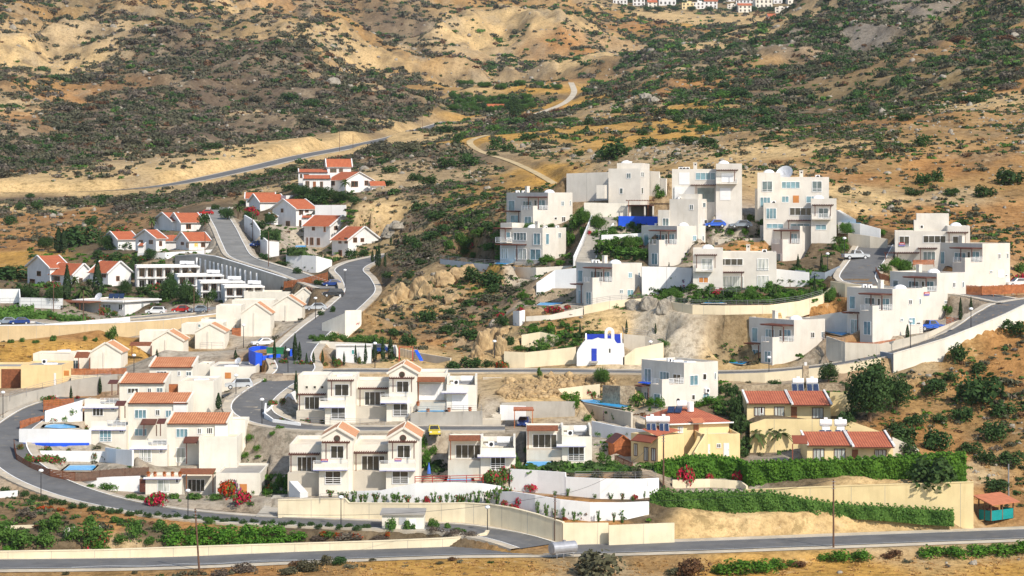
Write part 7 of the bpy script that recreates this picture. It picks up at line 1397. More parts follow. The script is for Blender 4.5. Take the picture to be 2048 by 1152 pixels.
# ---------------------------------------------------------------- hedges
def hedge(label, mat, pts, depth, leaf, dens, name='hedge', group=None):
    V = []; N = []; m = MB(); fr = [P(p[0], p[2], p[3]) for p in pts]; tp = [P(p[0], p[1], p[3]) for p in pts]
    for i in range(len(pts) - 1):
        a, b, c, d = fr[i], fr[i + 1], tp[i + 1], tp[i]; area = (b - a).length * ((d - a).length + (c - b).length + 2 * depth) / 2; n = int(area * dens)
        for _ in range(n):
            s = random.random(); hgt = (d - a).length * (1 - s) + (c - b).length * s
            if random.random() < hgt / (hgt + depth):
                t = random.random() ** .9; q = (a + (b - a) * s) * (1 - t) + (d + (c - d) * s) * t; nn = (0, -1, .25)
                q = q + Vector((0, -.35 * math.sin(q.x * 1.7 + q.z) * math.sin(q.x * .6) - random.uniform(0, .3), 0))
            else: q = d + (c - d) * s + Vector((0, random.random() * depth, random.uniform(-.15, .22) + .2 * math.sin(s * 40))); nn = (0, -.3, 1)
            V.append(q); N.append(nn)
        e = Vector((0, depth * .9, 0)); k = Vector((0, .12, -.12)); m.add([a + k, b + k, c + k, d + k, a + e, b + e, c + e + k, d + e + k], [(0, 1, 2, 3), (3, 2, 6, 7), (4, 0, 3, 7), (1, 5, 6, 2)], mat)
    L = fr[0]; v = quads_from(np.array([tuple(q - L) for q in V]), np.array(N, float), leaf, .45); n = len(V)
    core = np.array([tuple(Vector(q) - L) for q in m.v]); qd = np.array(m.f) + 4 * n
    o = mobj(name, npmesh(name, np.concatenate([v, core]), np.concatenate([np.arange(4 * n).reshape(n, 4), qd]), [mat]), L); tag(o, label, 'hedge', group); return o
hedge('bright green ivy hedge rising over the parking yard beside the big yellow house', 'leaf_bright', [(1308, 938, 962, 318), (1330, 926, 966, 317), (1375, 918, 962, 316.5), (1430, 916, 960, 316.5), (1478, 924, 966, 315.5), (1493, 930, 976, 313)], 3, .3, 48)
hedge('long bright green ivy hedge on top of the big cream retaining wall', 'leaf_bright', [(1494, 929, 982, 312.5), (1545, 926, 980, 311.8), (1620, 924, 977, 311), (1700, 921, 974, 310.5), (1800, 916, 972, 309.8), (1880, 912, 971, 309), (1933, 910, 968, 308.5)], 2.2, .3, 48)
hedge('long dark clipped hedge descending above the yellow earth bank to the stall', 'leaf_mid', [(1300, 990, 1022, 303.5), (1330, 978, 1022, 303), (1345, 986, 1022, 302.6), (1440, 985, 1024, 302.3), (1540, 985, 1028, 302.3), (1600, 997, 1030, 302.4), (1670, 1008, 1034, 302.6), (1760, 1013, 1040, 302.6), (1850, 1019, 1048, 302.6), (1908, 1023, 1052, 302.4)], 1.1, .25, 60)
hedge('clipped green hedge with stepped top on the left valley terrace', 'leaf_mid', [(-40, 618, 632, 486), (20, 615, 628, 486), (66, 610, 628, 486)], 1.5, .5, 9)
hedge('low clipped green hedge along the valley parapet', 'leaf_mid', [(-40, 628, 642, 474), (60, 625, 642, 474), (95, 622, 640, 476), (120, 632, 645, 470), (170, 632, 646, 468)], 1.2, .5, 9)
hedge('clipped green hedge on the terrace wall of the tiled villas', 'leaf_dark', [(521, 462, 478, 553), (560, 464, 480, 550)], 2, .5, 8)
hedge('clipped dark hedge in front of the terrace pool of the tiled villas', 'leaf_dark', [(573, 497, 510, 524), (610, 497, 511, 522)], 1.5, .5, 8)

# ---------------------------------------------------------------- scrub on the hills
DENS = dict(S=1.7, D=.85, V=.12, K=1.0, T=.55, E=.42, L=.28, C=.12, G=.05, W=0, P=0)
inv = {v: k for k, v in PAL.items()}
CD = np.array([DENS[inv[tuple(r)]] for r in CC[:, 2:]])
N = 220000; us = rng.uniform(-.27, .27, N); lds = rng.uniform(math.log(276), math.log(2900), N); ds = np.exp(lds); xs = us * ds
fi = np.interp(lds, LD, np.arange(len(Dn))); ii = np.clip(fi.astype(int), 0, len(Dn) - 2); jf = (us - U[0]) / (U[1] - U[0]); jj = np.clip(jf.astype(int), 0, len(U) - 2); fa, fb = fi - ii, jf - jj
zs = (ZG[ii, jj] * (1 - fa) + ZG[ii + 1, jj] * fa) * (1 - fb) + (ZG[ii, jj + 1] * (1 - fa) + ZG[ii + 1, jj + 1] * fa) * fb
dens = np.empty(N)
for i in range(0, N, 20000):
    c = np.stack([us[i:i + 20000], lds[i:i + 20000]], 1) + rng.normal(0, .006, (len(us[i:i + 20000]), 2)); D2 = (c[:, None, 0] - CC[None, :, 0]) ** 2 + ((c[:, None, 1] - CC[None, :, 1]) * .8) ** 2; iw = 1 / (D2 + 6e-6) ** 2.2; dens[i:i + 20000] = (iw @ CD) / iw.sum(1)
ro = RO[ii, jj]; dens = dens * np.clip(ro * 4, 0, 1) * (1 - np.clip(RMASK[ii, jj] * 3, 0, 1)) * np.clip(.6 + fbm(xs / 28, ds / 36, 131, 3) * 1.5, .06, 1.5) * np.where(ds > 700, 1.45, 1.5)
okp = np.ones(N, bool)
for (C, r, l, Lr, Ll, z) in PADS:
    dx, dy = xs - C.x, ds - C.y; a = dx * r.x + dy * r.y; b = dx * l.x + dy * l.y; okp &= ~((a > -2) & (a < Lr + 2) & (b > -2) & (b < Ll + 2))
sel = np.nonzero((rng.random(N) < dens) & okp)[0]
rad = np.exp(rng.normal(0, .42, len(sel))) * np.where(ds[sel] > 700, 1.95, 1.15) * np.clip(ds[sel] / 900, .75, 1.7) * .8
rad = np.clip(rad, .4, 5.5); side = us[sel] < -.03
# visible ones: not hidden behind nearer ground
py = YH + (ZC - ZG) * F / DD; hor = np.minimum.accumulate(py, axis=0)
vis = (YH + (ZC - zs[sel] - rad * .8) * F / ds[sel]) <= hor[ii[sel], jj[sel]] + 2
sel, rad, side = sel[vis], rad[vis], side[vis]
px_w = rad / ds[sel] * F; order = np.argsort(-px_w); big = order[:250]; rest = order[250:]
kinds = ['bush_scrub', 'bush_dark', 'bush_olive', 'bush_grey', 'bush_mid', 'bush_brown']; pl_ = np.array([.43, .13, .18, .19, .01, .06]); pr_ = np.array([.34, .34, .14, .05, .08, .05])
lab = dict(bush_scrub='grey-green scrub bush on the wild hillside', bush_dark='dark green scrub bush on the wild hillside', bush_olive='olive scrub bush on the wild hillside', bush_grey='ash-grey dry bush on the wild hillside', bush_mid='fresh green bush on the wild hillside', bush_brown='rust-brown dry bush on the wild hillside')
for i in big:
    s = sel[i]; k = kinds[rng.choice(6, p=pl_ if side[i] else pr_)]; r_ = float(rad[i]); o = mobj('wild_shrub', proto(k, random.randrange(3)), (xs[s], ds[s], zs[s] - r_ * .12))
    o.scale = (r_ * 1.1, r_, r_ * random.uniform(.6, .95)); o.rotation_euler = (0, 0, random.uniform(0, 6.28)); tag(o, lab[k], 'shrub', lab[k] + ' group')
domes = {}
def lod(n):
    if n not in domes: domes[n] = [dome(n, 4 if n < 30 else 7) for _ in range(6)]
    return domes[n]
VV = []; MI = []; mats = ['leaf_' + k.split('_')[1] for k in kinds]
lodn = np.where(px_w[rest] > 14, 80, np.where(px_w[rest] > 6, 36, 18)); varn = rng.integers(0, 6, len(rest)); mt_ = np.where(side[rest], rng.choice(6, len(rest), p=pl_), rng.choice(6, len(rest), p=pr_))
for n in (80, 36, 18):
    for vr in range(6):
        g_i = np.nonzero((lodn == n) & (varn == vr))[0]
        if not len(g_i): continue
        p, d = lod(n)[vr]; s = sel[rest[g_i]]; r_ = rad[rest[g_i]][:, None]; a = rng.uniform(0, 6.28, len(g_i))[:, None]; cs, sn = np.cos(a), np.sin(a); hs = rng.uniform(.5, .9, len(g_i))[:, None]
        q = np.stack([(p[None, :, 0] * cs - p[None, :, 1] * sn) * r_ * 1.1 + xs[s][:, None], (p[None, :, 0] * sn + p[None, :, 1] * cs) * r_ + ds[s][:, None], p[None, :, 2] * r_ * hs + (zs[s][:, None] - r_ * .1)], 2).reshape(-1, 3)
        dd = np.stack([d[None, :, 0] * cs - d[None, :, 1] * sn, d[None, :, 0] * sn + d[None, :, 1] * cs, d[None, :, 2] + 0 * cs], 2).reshape(-1, 3)
        sz = np.repeat(r_[:, 0] * (.30 if n == 80 else .44 if n == 36 else .6), n) * rng.uniform(.6, 1.35, len(q)); VV.append(quads_from(q, dd, sz, .45)); MI.append(np.repeat(mt_[g_i], n).astype(np.int32))
VV = np.concatenate(VV); MI = np.concatenate(MI)
tag(mobj('scrub', npmesh('scrub', VV, np.arange(len(VV)).reshape(-1, 4), mats, MI)), 'countless small scrub bushes covering the dry hillsides', 'scrub', None, 'stuff')
print('scrub', len(rest), 'quads', len(MI), 'ctrl', nct)
# stones
def stone_verts(n):
    g = MB(); g.ball((0, 0, 0), 1, 1, .8, 'rock', 7, 5); v = np.array(g.v); f = [x for x in g.f]
    return v, f
SV, SF = stone_verts(0); SF4 = np.array(SF)
def stones(name, label, mat, P3, rads, kind='stuff'):
    V = []; Fq = []; n0 = 0
    for p, r_ in zip(P3, rads):
        sc = rng.uniform(.55, 1.25, 3) * r_; a = rng.uniform(0, 6.28); cs, sn = math.cos(a), math.sin(a); k = rng.normal(0, 1, 3)
        v = SV * (1 + .28 * np.sign(np.sin(SV @ rng.normal(0, 2.6, 3)))[:, None] * rng.random((len(SV), 1))) * sc; v = np.stack([v[:, 0] * cs - v[:, 1] * sn, v[:, 0] * sn + v[:, 1] * cs, v[:, 2]], 1)
        V.append(v + p); Fq.append(SF4 + n0); n0 += len(SV)
    o = mobj(name, npmesh(name, np.concatenate(V), np.concatenate(Fq), [mat])); return tag(o, label, name.replace('_', ' '), None, kind)
SD = dict(S=.2, D=.08, V=0, K=.9, T=.45, E=.25, L=1, C=.4, G=.02, W=0, P=0); CS = np.array([SD[inv[tuple(r)]] for r in CC[:, 2:]])
cand = rng.choice(N, 60000, replace=False); c = np.stack([us[cand], lds[cand]], 1); D2 = (c[:, None, 0] - CC[None, :, 0]) ** 2 + ((c[:, None, 1] - CC[None, :, 1]) * .8) ** 2; iw = 1 / (D2 + 6e-6) ** 2.2; sdv = (iw @ CS) / iw.sum(1)
ks = cand[(rng.random(len(cand)) < sdv * np.clip(ro[cand] * 3, 0, 1) * .5) & okp[cand] & (RMASK[ii[cand], jj[cand]] < .05)]
stones('stones', 'pale loose stones strewn over the rocky slopes', 'rockgrey', np.stack([xs[ks], ds[ks], zs[ks]], 1), np.exp(rng.normal(-.9, .45, len(ks))) * np.clip(ds[ks] / 600, .7, 2.2))
rp = []; rr_ = []
while len(rp) < 900:
    px = random.uniform(1004, 1230); pyy = random.uniform(750, 802)
    if pyy > 800 - (px - 1004) * .06 or pyy < 752 + (8 if px < 1080 else 0): continue
    q = hit(px, pyy); rp.append(tuple(q)); rr_.append(math.exp(random.gauss(-1.35, .5)))
stones('rubble', 'heap of broken pale stones on the slope below the street', 'rock', np.array(rp), np.array(rr_))
def boulder(px, py_, w, h, label, mat='rock'):
    p = hit(px, py_); s = p.y / F; me = bpy.data.meshes.new('boulder'); bm = bmesh.new(); bmesh.ops.create_icosphere(bm, subdivisions=4, radius=1); sd_ = random.uniform(0, 50)
    from mathutils import noise as mn
    for v in bm.verts:
        q = v.co.copy(); k = mn.fractal(q * 1.3 + Vector((sd_, 0, 0)), 1, 2, 5); c_ = mn.voronoi(q * 1.6 + Vector((sd_, 3, 0)))[0][0]; v.co = q * (1 + .28 * k + .35 * (c_ - .35)); v.co.z *= (1.0 if v.co.z > 0 else .4)
    bm.to_mesh(me); bm.free(); me.materials.append(M[mat]); o = mobj('boulder', me, p + Vector((0, w * s * .3, -.1 * h * s))); o.scale = (w * s / 2, w * s / 2 * .8, h * s * .9); o.rotation_euler = (0, 0, random.uniform(0, 6)); tag(o, label, 'boulder', 'boulders of the rocky spur')
for k, t in enumerate('845,592,56,44 890,572,60,34 920,556,50,26 800,600,40,36 968,700,50,44 985,682,40,30 1000,706,34,40 955,716,34,26 870,600,40,26 780,610,30,24 940,545,36,20 1010,672,34,22 905,606,44,22 1345,612,24,22 1300,616,40,28 1270,618,36,20 1328,624,30,30 780,470,44,20 800,455,40,16 1292,200,30,18 1310,205,24,14'.split()):
    a = [float(x) for x in t.split(',')]; boulder(*a, 'craggy pale boulder on the rocky spur above the street' if k < 13 else ('grey-brown boulder in the chalk cliff under the villas' if k < 17 else 'weathered pale boulder on the upper slopes'), 'rock' if k < 13 else 'rockgrey')

# ---------------------------------------------------------------- low ground cover: nobody could count these plants
def cover(name, label, polys, mats, wts, rmin, rmax, hs=.6, n=24):
    Vv, Mm = [], []
    for (x0, x1, y0, y1, cnt) in polys:
        for _ in range(int(cnt)):
            px, py_ = random.uniform(x0, x1), random.uniform(y0(0) if callable(y0) else y0, y1); p_ = hit(px, py_)
            i0, j0 = local(p_.x, p_.y, .4); 
            if RMASK[i0, j0].max() > .8: continue
            pd = False
            for (C, r, l, Lr, Ll, z) in PADS:
                dx, dy = p_.x - C.x, p_.y - C.y; a_, b_ = dx * r.x + dy * r.y, dx * l.x + dy * l.y
                if -.2 < a_ < Lr + .2 and -.2 < b_ < Ll + .2: pd = True; break
            if pd: continue
            p, d = lod(n)[random.randrange(6)]; r_ = random.uniform(rmin, rmax); q = p * np.array([r_ * 1.15, r_, r_ * hs * random.uniform(.6, 1.3)]) + np.array(p_) - np.array([0, 0, .05])
            Vv.append(quads_from(q, d, r_ * .42, .5)); Mm.append(np.full(n, rng.choice(len(mats), p=wts), np.int32))
    Vv = np.concatenate(Vv); Mm = np.concatenate(Mm); tag(mobj(name, npmesh(name, Vv, np.arange(len(Vv)).reshape(-1, 4), ['leaf_' + m_ for m_ in mats], Mm)), label, 'ground cover', None, 'stuff')
cover('undergrowth', 'mixed low undergrowth filling the planted strip and garden beds', [(0, 340, 1008, 1100, 230), (330, 760, 1050, 1090, 190), (760, 965, 1060, 1084, 170), (700, 1030, 992, 1006, 60), (1030, 1300, 1010, 1045, 40), (0, 120, 990, 1012, 30), (250, 540, 975, 1010, 50), (0, 300, 540, 640, 420), (300, 640, 500, 620, 300), (200, 480, 440, 520, 240), (480, 760, 370, 520, 300), (880, 1300, 430, 620, 480), (1300, 1680, 440, 610, 480), (1680, 1860, 440, 580, 160), (1010, 1200, 640, 720, 120), (180, 540, 735, 940, 160), (440, 700, 790, 860, 60), (1400, 1700, 690, 800, 90), (1690, 1900, 740, 930, 140), (1900, 2048, 690, 960, 60), (1180, 1300, 780, 940, 60), (640, 800, 660, 730, 60), (1430, 1600, 840, 930, 60)],
      ['mid', 'dark', 'olive', 'bright', 'brown'], [.35, .3, .2, .07, .08], .35, .95)
cover('dry_grass', 'dry straw-coloured grass tufts on the foreground field and golden slopes', [(0, 1100, 1118, 1152, 500), (1100, 2048, 1095, 1152, 500), (700, 1000, 540, 730, 250), (0, 280, 685, 725, 120), (1850, 2048, 690, 1000, 200), (1000, 1500, 240, 380, 250), (1560, 1700, 580, 640, 40)], ['straw', 'olive', 'grey'], [.92, .05, .03], .25, .6, .7, 14)
cover('garden_planting', 'dense dark green garden planting between the villas and the valley houses', [(990, 1150, 455, 530, 90), (1190, 1290, 455, 520, 110), (1300, 1560, 575, 608, 130), (1540, 1660, 540, 606, 100), (1660, 1720, 480, 530, 40), (1760, 1880, 520, 570, 60), (60, 260, 500, 600, 120), (270, 480, 500, 610, 120), (480, 720, 385, 460, 100), (560, 760, 495, 530, 50), (1060, 1160, 655, 705, 40), (840, 880, 890, 950, 30), (500, 580, 950, 990, 25), (1040, 1300, 930, 945, 40), (1430, 1500, 740, 900, 60), (1600, 1660, 715, 735, 25)], ['dark', 'mid', 'bright'], [.5, .38, .12], .6, 1.35, .75, 60)
# ---------------------------------------------------------------- cars
def car(px, py, ang, paint, label, kind='hatch', L=4.2, dmin=0, pos=None):
    p = pos or hit(px, py, dmin); e = empty('parked_car', p + Vector((0, 0, .02)), label, 'pickup' if kind == 'pickup' else 'car', 'parked cars'); a = R(ang); W = 1.74; Hh = dict(hatch=1.48, sedan=1.42, suv=1.68, pickup=1.7)[kind]
    cs, sn = math.cos(a), math.sin(a)
    def T(x, y, z): return p + Vector((x * cs - y * sn, x * sn + y * cs, z + .02))
    prof = dict(hatch=[(-.5, .35), (-.5, .62), (-.485, .80), (-.22, .92), (.44, .95), (.495, .80), (.5, .35)], sedan=[(-.5, .35), (-.5, .6), (-.485, .78), (-.2, .90), (.32, .93), (.49, .90), (.5, .35)], suv=[(-.5, .4), (-.5, .75), (-.48, .95), (-.24, 1.05), (.47, 1.08), (.5, .9), (.5, .4)], pickup=[(-.5, .42), (-.5, .8), (-.48, .95), (-.25, 1.05), (.1, 1.08), (.5, 1.06), (.5, .42)])[kind]
    cab = dict(hatch=[(-.24, .92), (-.08, 1), (.26, 1), (.46, .95)], sedan=[(-.22, .90), (-.07, 1), (.18, 1), (.36, .93)], suv=[(-.26, 1.05), (-.12, 1), (.40, 1), (.48, 1.08)], pickup=[(-.27, 1.05), (-.14, 1), (.08, 1), (.13, 1.08)])[kind]
    m = MB(); n = len(prof); vs = []
    for y, k in ((-W / 2, 1), (W / 2, 1)):
        for (x, z) in prof: vs.append(T(x * L, y * (.94 if z < .5 or abs(x) > .49 else 1), z))
    fs = [tuple(reversed(range(n))), tuple(range(n, 2 * n))] + [(i, (i + 1) % n, n + (i + 1) % n, n + i) for i in range(n)]; m.add(vs, fs, paint)
    r = [(x, (z if i in (0, 3) else Hh)) for i, (x, z) in enumerate(cab)]; vs = []
    for y, t in ((-1, 0), (1, 0)):
        for i, (x, z) in enumerate(r): vs.append(T(x * L, y * (W / 2 - (.05 if i in (0, 3) else .22)), z))
    m.add(vs, [(3, 2, 1, 0), (4, 5, 6, 7), (1, 2, 6, 5), (0, 1, 5, 4), (2, 3, 7, 6)], paint)
    if kind == 'pickup':
        m.add([T(.15 * L, -W / 2 + .12, 1.09), T(.47 * L, -W / 2 + .12, 1.09), T(.47 * L, W / 2 - .12, 1.09), T(.15 * L, W / 2 - .12, 1.09)], [(0, 1, 2, 3)], 'rubber')
    m.build('body', e)
    def pane(q, nm):
        c = sum(q, Vector()) / 4; nr = (q[1] - q[0]).cross(q[2] - q[1]).normalized(); 
        if nr.dot(c - T(0, 0, .8)) < 0: nr = -nr
        q = [c + (x - c) * .86 + nr * .015 for x in q]; mm = MB(); mm.add(q, [(0, 1, 2, 3)], 'g_dark'); mm.build(nm, e)
    for y in (-1, 1): pane([T(r[0][0] * L + .25, y * (W / 2 - .05), r[0][1] + .0), T(r[3][0] * L - .15, y * (W / 2 - .05), r[3][1]), T(r[2][0] * L, y * (W / 2 - .22), Hh), T(r[1][0] * L, y * (W / 2 - .22), Hh)], 'side_window')
    for (i, j) in ((0, 1), (3, 2)): pane([T(r[i][0] * L, -(W / 2 - .05), r[i][1]), T(r[i][0] * L, W / 2 - .05, r[i][1]), T(r[j][0] * L, W / 2 - .22, Hh), T(r[j][0] * L, -(W / 2 - .22), Hh)], 'windscreen')
    wr = .36 if kind in ('suv', 'pickup') else .31
    for x in (-.31, .31):
        for y in (-1, 1):
            mm = MB(); mm.tube([T(x * L, y * (W / 2 - .2), wr), T(x * L, y * (W / 2 + .02), wr)], wr, 'rubber', 14); w_ = mm.build('wheel', e); mm = MB(); mm.tube([T(x * L, y * (W / 2 + .022), wr), T(x * L, y * (W / 2 + .035), wr)], wr * .6, 'lightmetal', 10); mm.build('rim', w_)
    for y in (-.32, .32):
        for (x, mt, nm) in ((-.502, 'lamp', 'headlight'), (.502, 'redpaint', 'tail_light')):
            mm = MB(); q = T(x * L, y * W * 1.1, .7); mm.box(q + Vector((0, 0, -.08)), .06, .32, .16, mt, a); mm.build(nm, e)
    return e
car(478, 778, 8, 'paint_silver', 'silver estate car parked beside the road bend above the white wall', 'suv', 4.5); car(527, 692, 22, 'paint_white', 'white saloon car parked at the street edge above the blue bins', 'sedan', 4.4); car(632, 621, 4, 'paint_silver', 'silver hatchback parked beside the cream gabled houses', 'hatch', 4.3)
car(666, 594, 10, 'paint_black', 'black car parked below the blue one at the street bend', 'suv', 4.4); car(664, 573, 14, 'paint_blue', 'dark blue car parked by the orange fence', 'hatch', 4.1); car(312, 629, -4, 'paint_white', 'white off-road car on the valley road', 'suv', 4.3); car(362, 625, 0, 'paint_red', 'small red car on the valley road', 'hatch', 3.9)
car(398, 625, 0, 'paint_grey', 'grey car parked beneath the valley palm', 'hatch', 4.2); car(13, 649, 15, 'paint_grey', 'grey car at the far left end of the valley parapet', 'hatch', 4.2); car(39, 649, 15, 'paint_blue', 'dark blue car next to the grey one at the valley parapet', 'hatch', 4.2)
car(868, 871, 96, 'paint_yellow', 'yellow car parked behind the pale wall of the front row', 'hatch', 3.9); car(1711, 519, 196, 'paint_silver', 'silver pickup parked in the lane', 'pickup', 5.0); car(1860, 661, 200, 'paint_brightblue', 'bright blue pickup half hidden behind the villa', 'pickup', 4.8)
car(2036, 573, 10, 'paint_white', 'white car behind the orange plank fence', 'hatch', 4.2); car(1048, 853, 82, 'paint_blue', 'dark car under the small red carport', 'hatch', 4.0); car(1430, 455, 5, 'paint_brightblue', 'blue car half hidden behind the small cubic villa', 'hatch', 4.0); car(1482, 456, 0, 'paint_grey', 'blue-grey car by the white garage door', 'hatch', 4.2)
car(755, 706, 5, 'paint_blue', 'dark blue car beside the portable cabin', 'hatch', 4.0); car(513, 494, 60, 'paint_blue', 'dark blue car parked at the white base wall of the red-roofed street', 'hatch', 4.1); car(412, 430, 5, 'paint_red', 'dark red car at the top of the red-roofed street', 'hatch', 4.2)

# ---------------------------------------------------------------- poles, lamps
def lamp(px, yb, yt, near, dmin=0):
    p = hit(px, yb, dmin); h = (yb - yt) * p.y / F; e = empty('street_lamp', p, 'slim street lamp with pale globe ' + near, 'street lamp', 'street lamps'); m = MB(); m.tube([p - Vector((0, 0, .3)), p + Vector((0, 0, h - .35))], [.075, .05], 'darkmetal', 7); m.build('post', e)
    m = MB(); m.ball(p + Vector((0, 0, h - .22)), .36, .36, .24, 'lamp', 12, 6); m.build('globe', e, smooth=True)
for px, yb, yt, near in ((82, 999, 938, 'beside the loop road below the brown fence'), (376, 1033, 978, 'at the kerb below the cream bungalow'), (682, 1052, 991, 'in front of the long cream wall'), (975, 1066, 1011, 'at the rounded end of the planted strip'), (524, 851, 796, 'at the street bend by the silver estate car'), (576, 747, 697, 'next to the bright blue bin wall'), (750, 736, 684, 'at the playground edge'), (631, 640, 594, 'beside the silver hatchback'), (690, 578, 538, 'in the upper street bend by the parked cars'), (1301, 722, 681, 'on the cream wall behind the chapel'), (989, 716, 680, 'at the foot of the rocky hill'), (1821, 698, 640, 'at the kerb of the climbing street, lower one'), (1942, 658, 615, 'at the corner below the orange plank fence'), (1689, 523, 474, 'beside the silver pickup'), (1655, 553, 505, 'at the grey wall by the lane'), (1538, 746, 712, 'on the street below the lowest street villa'), (487, 696, 648, 'in front of the tall gabled house'), (472, 790, 748, 'beside the silver estate car at the white wall'), (6, 838, 782, 'at the left edge by the grey ramp wall'), (268, 746, 708, 'beside the lowest gabled house'), (1530, 848, 795, 'behind the ramp of the rubble slope')): 
    if px != 1530: lamp(px, yb, yt, near)
def upole(px, yb, yt, label, lean=0, mat='pole', arms=True, dmin=0, r=.13):
    p = hit(px, yb, dmin); h = (yb - yt) * p.y / F; e = empty('utility_pole', p, label, 'utility pole', 'utility poles'); m = MB(); top = p + Vector((lean * h, 0, h)); m.tube([p - Vector((0, 0, .5)), top], [r, r * .7], mat, 8); m.build('post', e)
    if arms:
        m = MB()
        for k in range(3): q = p + (top - p) * (.97 - .05 * k); m.tube([q + Vector((-.25, -.1, 0)), q + Vector((.25, -.1, 0))], .035, 'metal', 5)
        m.build('insulators', e)
    return top
upole(1110, 1086, 990, 'brown wooden pole behind the silver tank'); t1 = upole(1667, 1096, 959, 'tall wooden pole at the verge in front of the dark hedge'); t0 = upole(399, 1141, 1017, 'leaning wooden pole on the verge below the green creepers', -.07); upole(2017, 997, 928, 'thin grey pole behind the roadside stall', 0, 'metal', False); upole(1327, 978, 868, 'brown wooden pole beside the yellow house', 0, 'pole', True)
for px, yb, yt, lb in ((679, 303, 262, 'thin pole beside the far highway, nearer one'), (706, 296, 268, 'thin pole beside the far highway, middle one'), (845, 266, 240, 'thin pole where the far highway bends away'), (613, 352, 328, 'thin pole next to the highest red-roofed house'), (537, 534, 462, 'brown pole in front of the white base wall'), (410, 520, 443, 'dark thin pole beside the red-roofed street'), (505, 482, 425, 'dark thin pole at the street top palm'), (167, 647, 580, 'thin pole by the white bungalow'), (107, 632, 560, 'thin pole in the left valley gardens'), (388, 627, 575, 'thin pole beside the small red car')): upole(px, yb, yt, lb, 0, 'pole', False, 420 if yb < 700 else 0, .1)

t2 = P(1110, 990, hit(1110, 1086).y); t3 = P(1327, 868, hit(1327, 978).y)
for (A, B, lb) in ((t0, t2, 'thin sagging cable from the leaning pole to the pole by the silver tank'), (t2, t1, 'thin sagging cable crossing above the dark clipped hedge'), (t2, t3, 'thin cable rising from the tank pole to the yellow house pole')):
    m = MB(); m.tube([A + (B - A) * (k / 14) - Vector((0, 0, 1.6 * 4 * (k / 14) * (1 - k / 14))) for k in range(15)], .022, 'darkmetal', 4); tag(m.build('overhead_cable', None, A), lb, 'cable')
# ---------------------------------------------------------------- fences and railings
def fence(label, mat, pts, kind='planks', name='fence', cat='fence', group=None, dz=0):
    m = MB(); Z = Vector((0, 0, 1)); post = MB()
    for (a, b) in zip(pts[:-1], pts[1:]):
        p0 = P(a[0], a[2], a[3]); p1 = P(b[0], b[2], b[3]); h0 = (a[2] - a[1]) * a[3] / F; h1 = (b[2] - b[1]) * b[3] / F; v = p1 - p0; L = v.length; n = Vector((0, -.05, 0)); N_ = max(1, int(L / 1.9))
        if kind == 'planks':
            k = 6
            for i in range(k): q0, q1 = p0 + Z * h0 * (i + .08) / k, p1 + Z * h1 * (i + .08) / k; m.add([q0, q1, q1 + Z * h1 * .82 / k, q0 + Z * h0 * .82 / k, q0 - n, q1 - n, q1 - n + Z * h1 * .82 / k, q0 - n + Z * h0 * .82 / k], [(0, 1, 2, 3), (7, 6, 5, 4), (3, 2, 6, 7), (0, 4, 5, 1), (1, 5, 6, 2), (4, 0, 3, 7)], mat)
        elif kind == 'boards':
            nb_ = max(2, int(L / .16))
            for i in range(nb_): s = i / nb_; q = p0 + v * s; hh2 = (h0 + (h1 - h0) * s) * random.uniform(.95, 1.03); m.ob(q, v * (.86 / nb_), (0, .04, 0), Z * hh2, mat)
        else:
            for f in (.35, .68, 1.0): m.tube([p0 + Z * h0 * f, p1 + Z * h1 * f], .025 if kind == 'rail' else .05, mat, 4)
        for i in range(N_ + 1): s = i / N_; q = p0 + v * s + Vector((0, .06, 0)); post.tube([q - Z * .4, q + Z * (h0 + (h1 - h0) * s) * 1.03], .03 if kind == 'rail' else .06, mat, 5)
    e = empty(name, P(*pts[0][:1], pts[0][2], pts[0][3]), label, cat, group); m.build('rails' if kind in ('rail', 'bars') else 'boards', e); post.build('posts', e)
fence('red-brown slatted fence on the cream wall of the glazed house', 'fence', [(143, 737, 750, 384.5), (195, 737, 749, 384.5), (252, 736, 748, 384.5)])
fence('orange-brown fence climbing behind the highest gabled houses', 'fence', [(568, 563, 576, 487), (600, 558, 572, 485), (655, 544, 566, 482)]); fence('red-brown fence below the terrace garden bushes by the loop road', 'fence', [(87, 800, 820, 362), (147, 796, 818, 362)])
fence('short red-brown fence at the loop road bend', 'fence', [(40, 842, 858, 352), (60, 836, 850, 355), (87, 831, 842, 358)]); fence('long curved brown fence following the loop road', 'wood', [(28, 880, 900, 341), (33, 908, 926, 335), (60, 925, 942, 331), (100, 938, 955, 327), (150, 945, 962, 325)], 'planks')
fence('bamboo screen fence bending around the terrace pool', 'pole', [(150, 946, 964, 325), (200, 940, 960, 325.5), (250, 936, 954, 326), (297, 934, 950, 326.5)], 'boards'); fence('low red-brown plank fence below the villa with the blue pickup', 'fence', [(1697, 683, 694, 366.5), (1745, 685, 696, 365.5), (1790, 678, 690, 366)])
fence('orange plank fence along the top of the climbing street', 'fence', [(1932, 570, 590, 386), (1964, 572, 590, 384), (2010, 570, 588, 384), (2080, 566, 584, 386)], 'boards'); fence('brown fence around the planted corner of the lane', 'fence', [(1752, 535, 550, 400), (1760, 546, 560, 396), (1778, 552, 562, 393)], 'boards'); fence('small brown fence by the cypress below the villa corner', 'fence', [(1893, 634, 648, 370), (1922, 636, 650, 369)], 'planks')
fence('red-brown fence on the terrace of the sale-banner villa', 'fence', [(1826, 520, 530, 405), (1868, 519, 529, 405)], 'planks'); fence('red slatted fence between two cream gabled houses', 'fence', [(464, 656, 674, 441), (482, 656, 673, 441)]); fence('red painted railing with lilac backing above the white garden wall', 'redpaint', [(830, 953, 967, 311.5), (900, 952, 966, 311), (966, 950, 966, 310.5)], 'bars', 'railing', 'railing')
fence('brown wooden fence along the path of the timber shed', 'wood', [(1230, 910, 925, 324), (1265, 925, 938, 320)], 'planks')
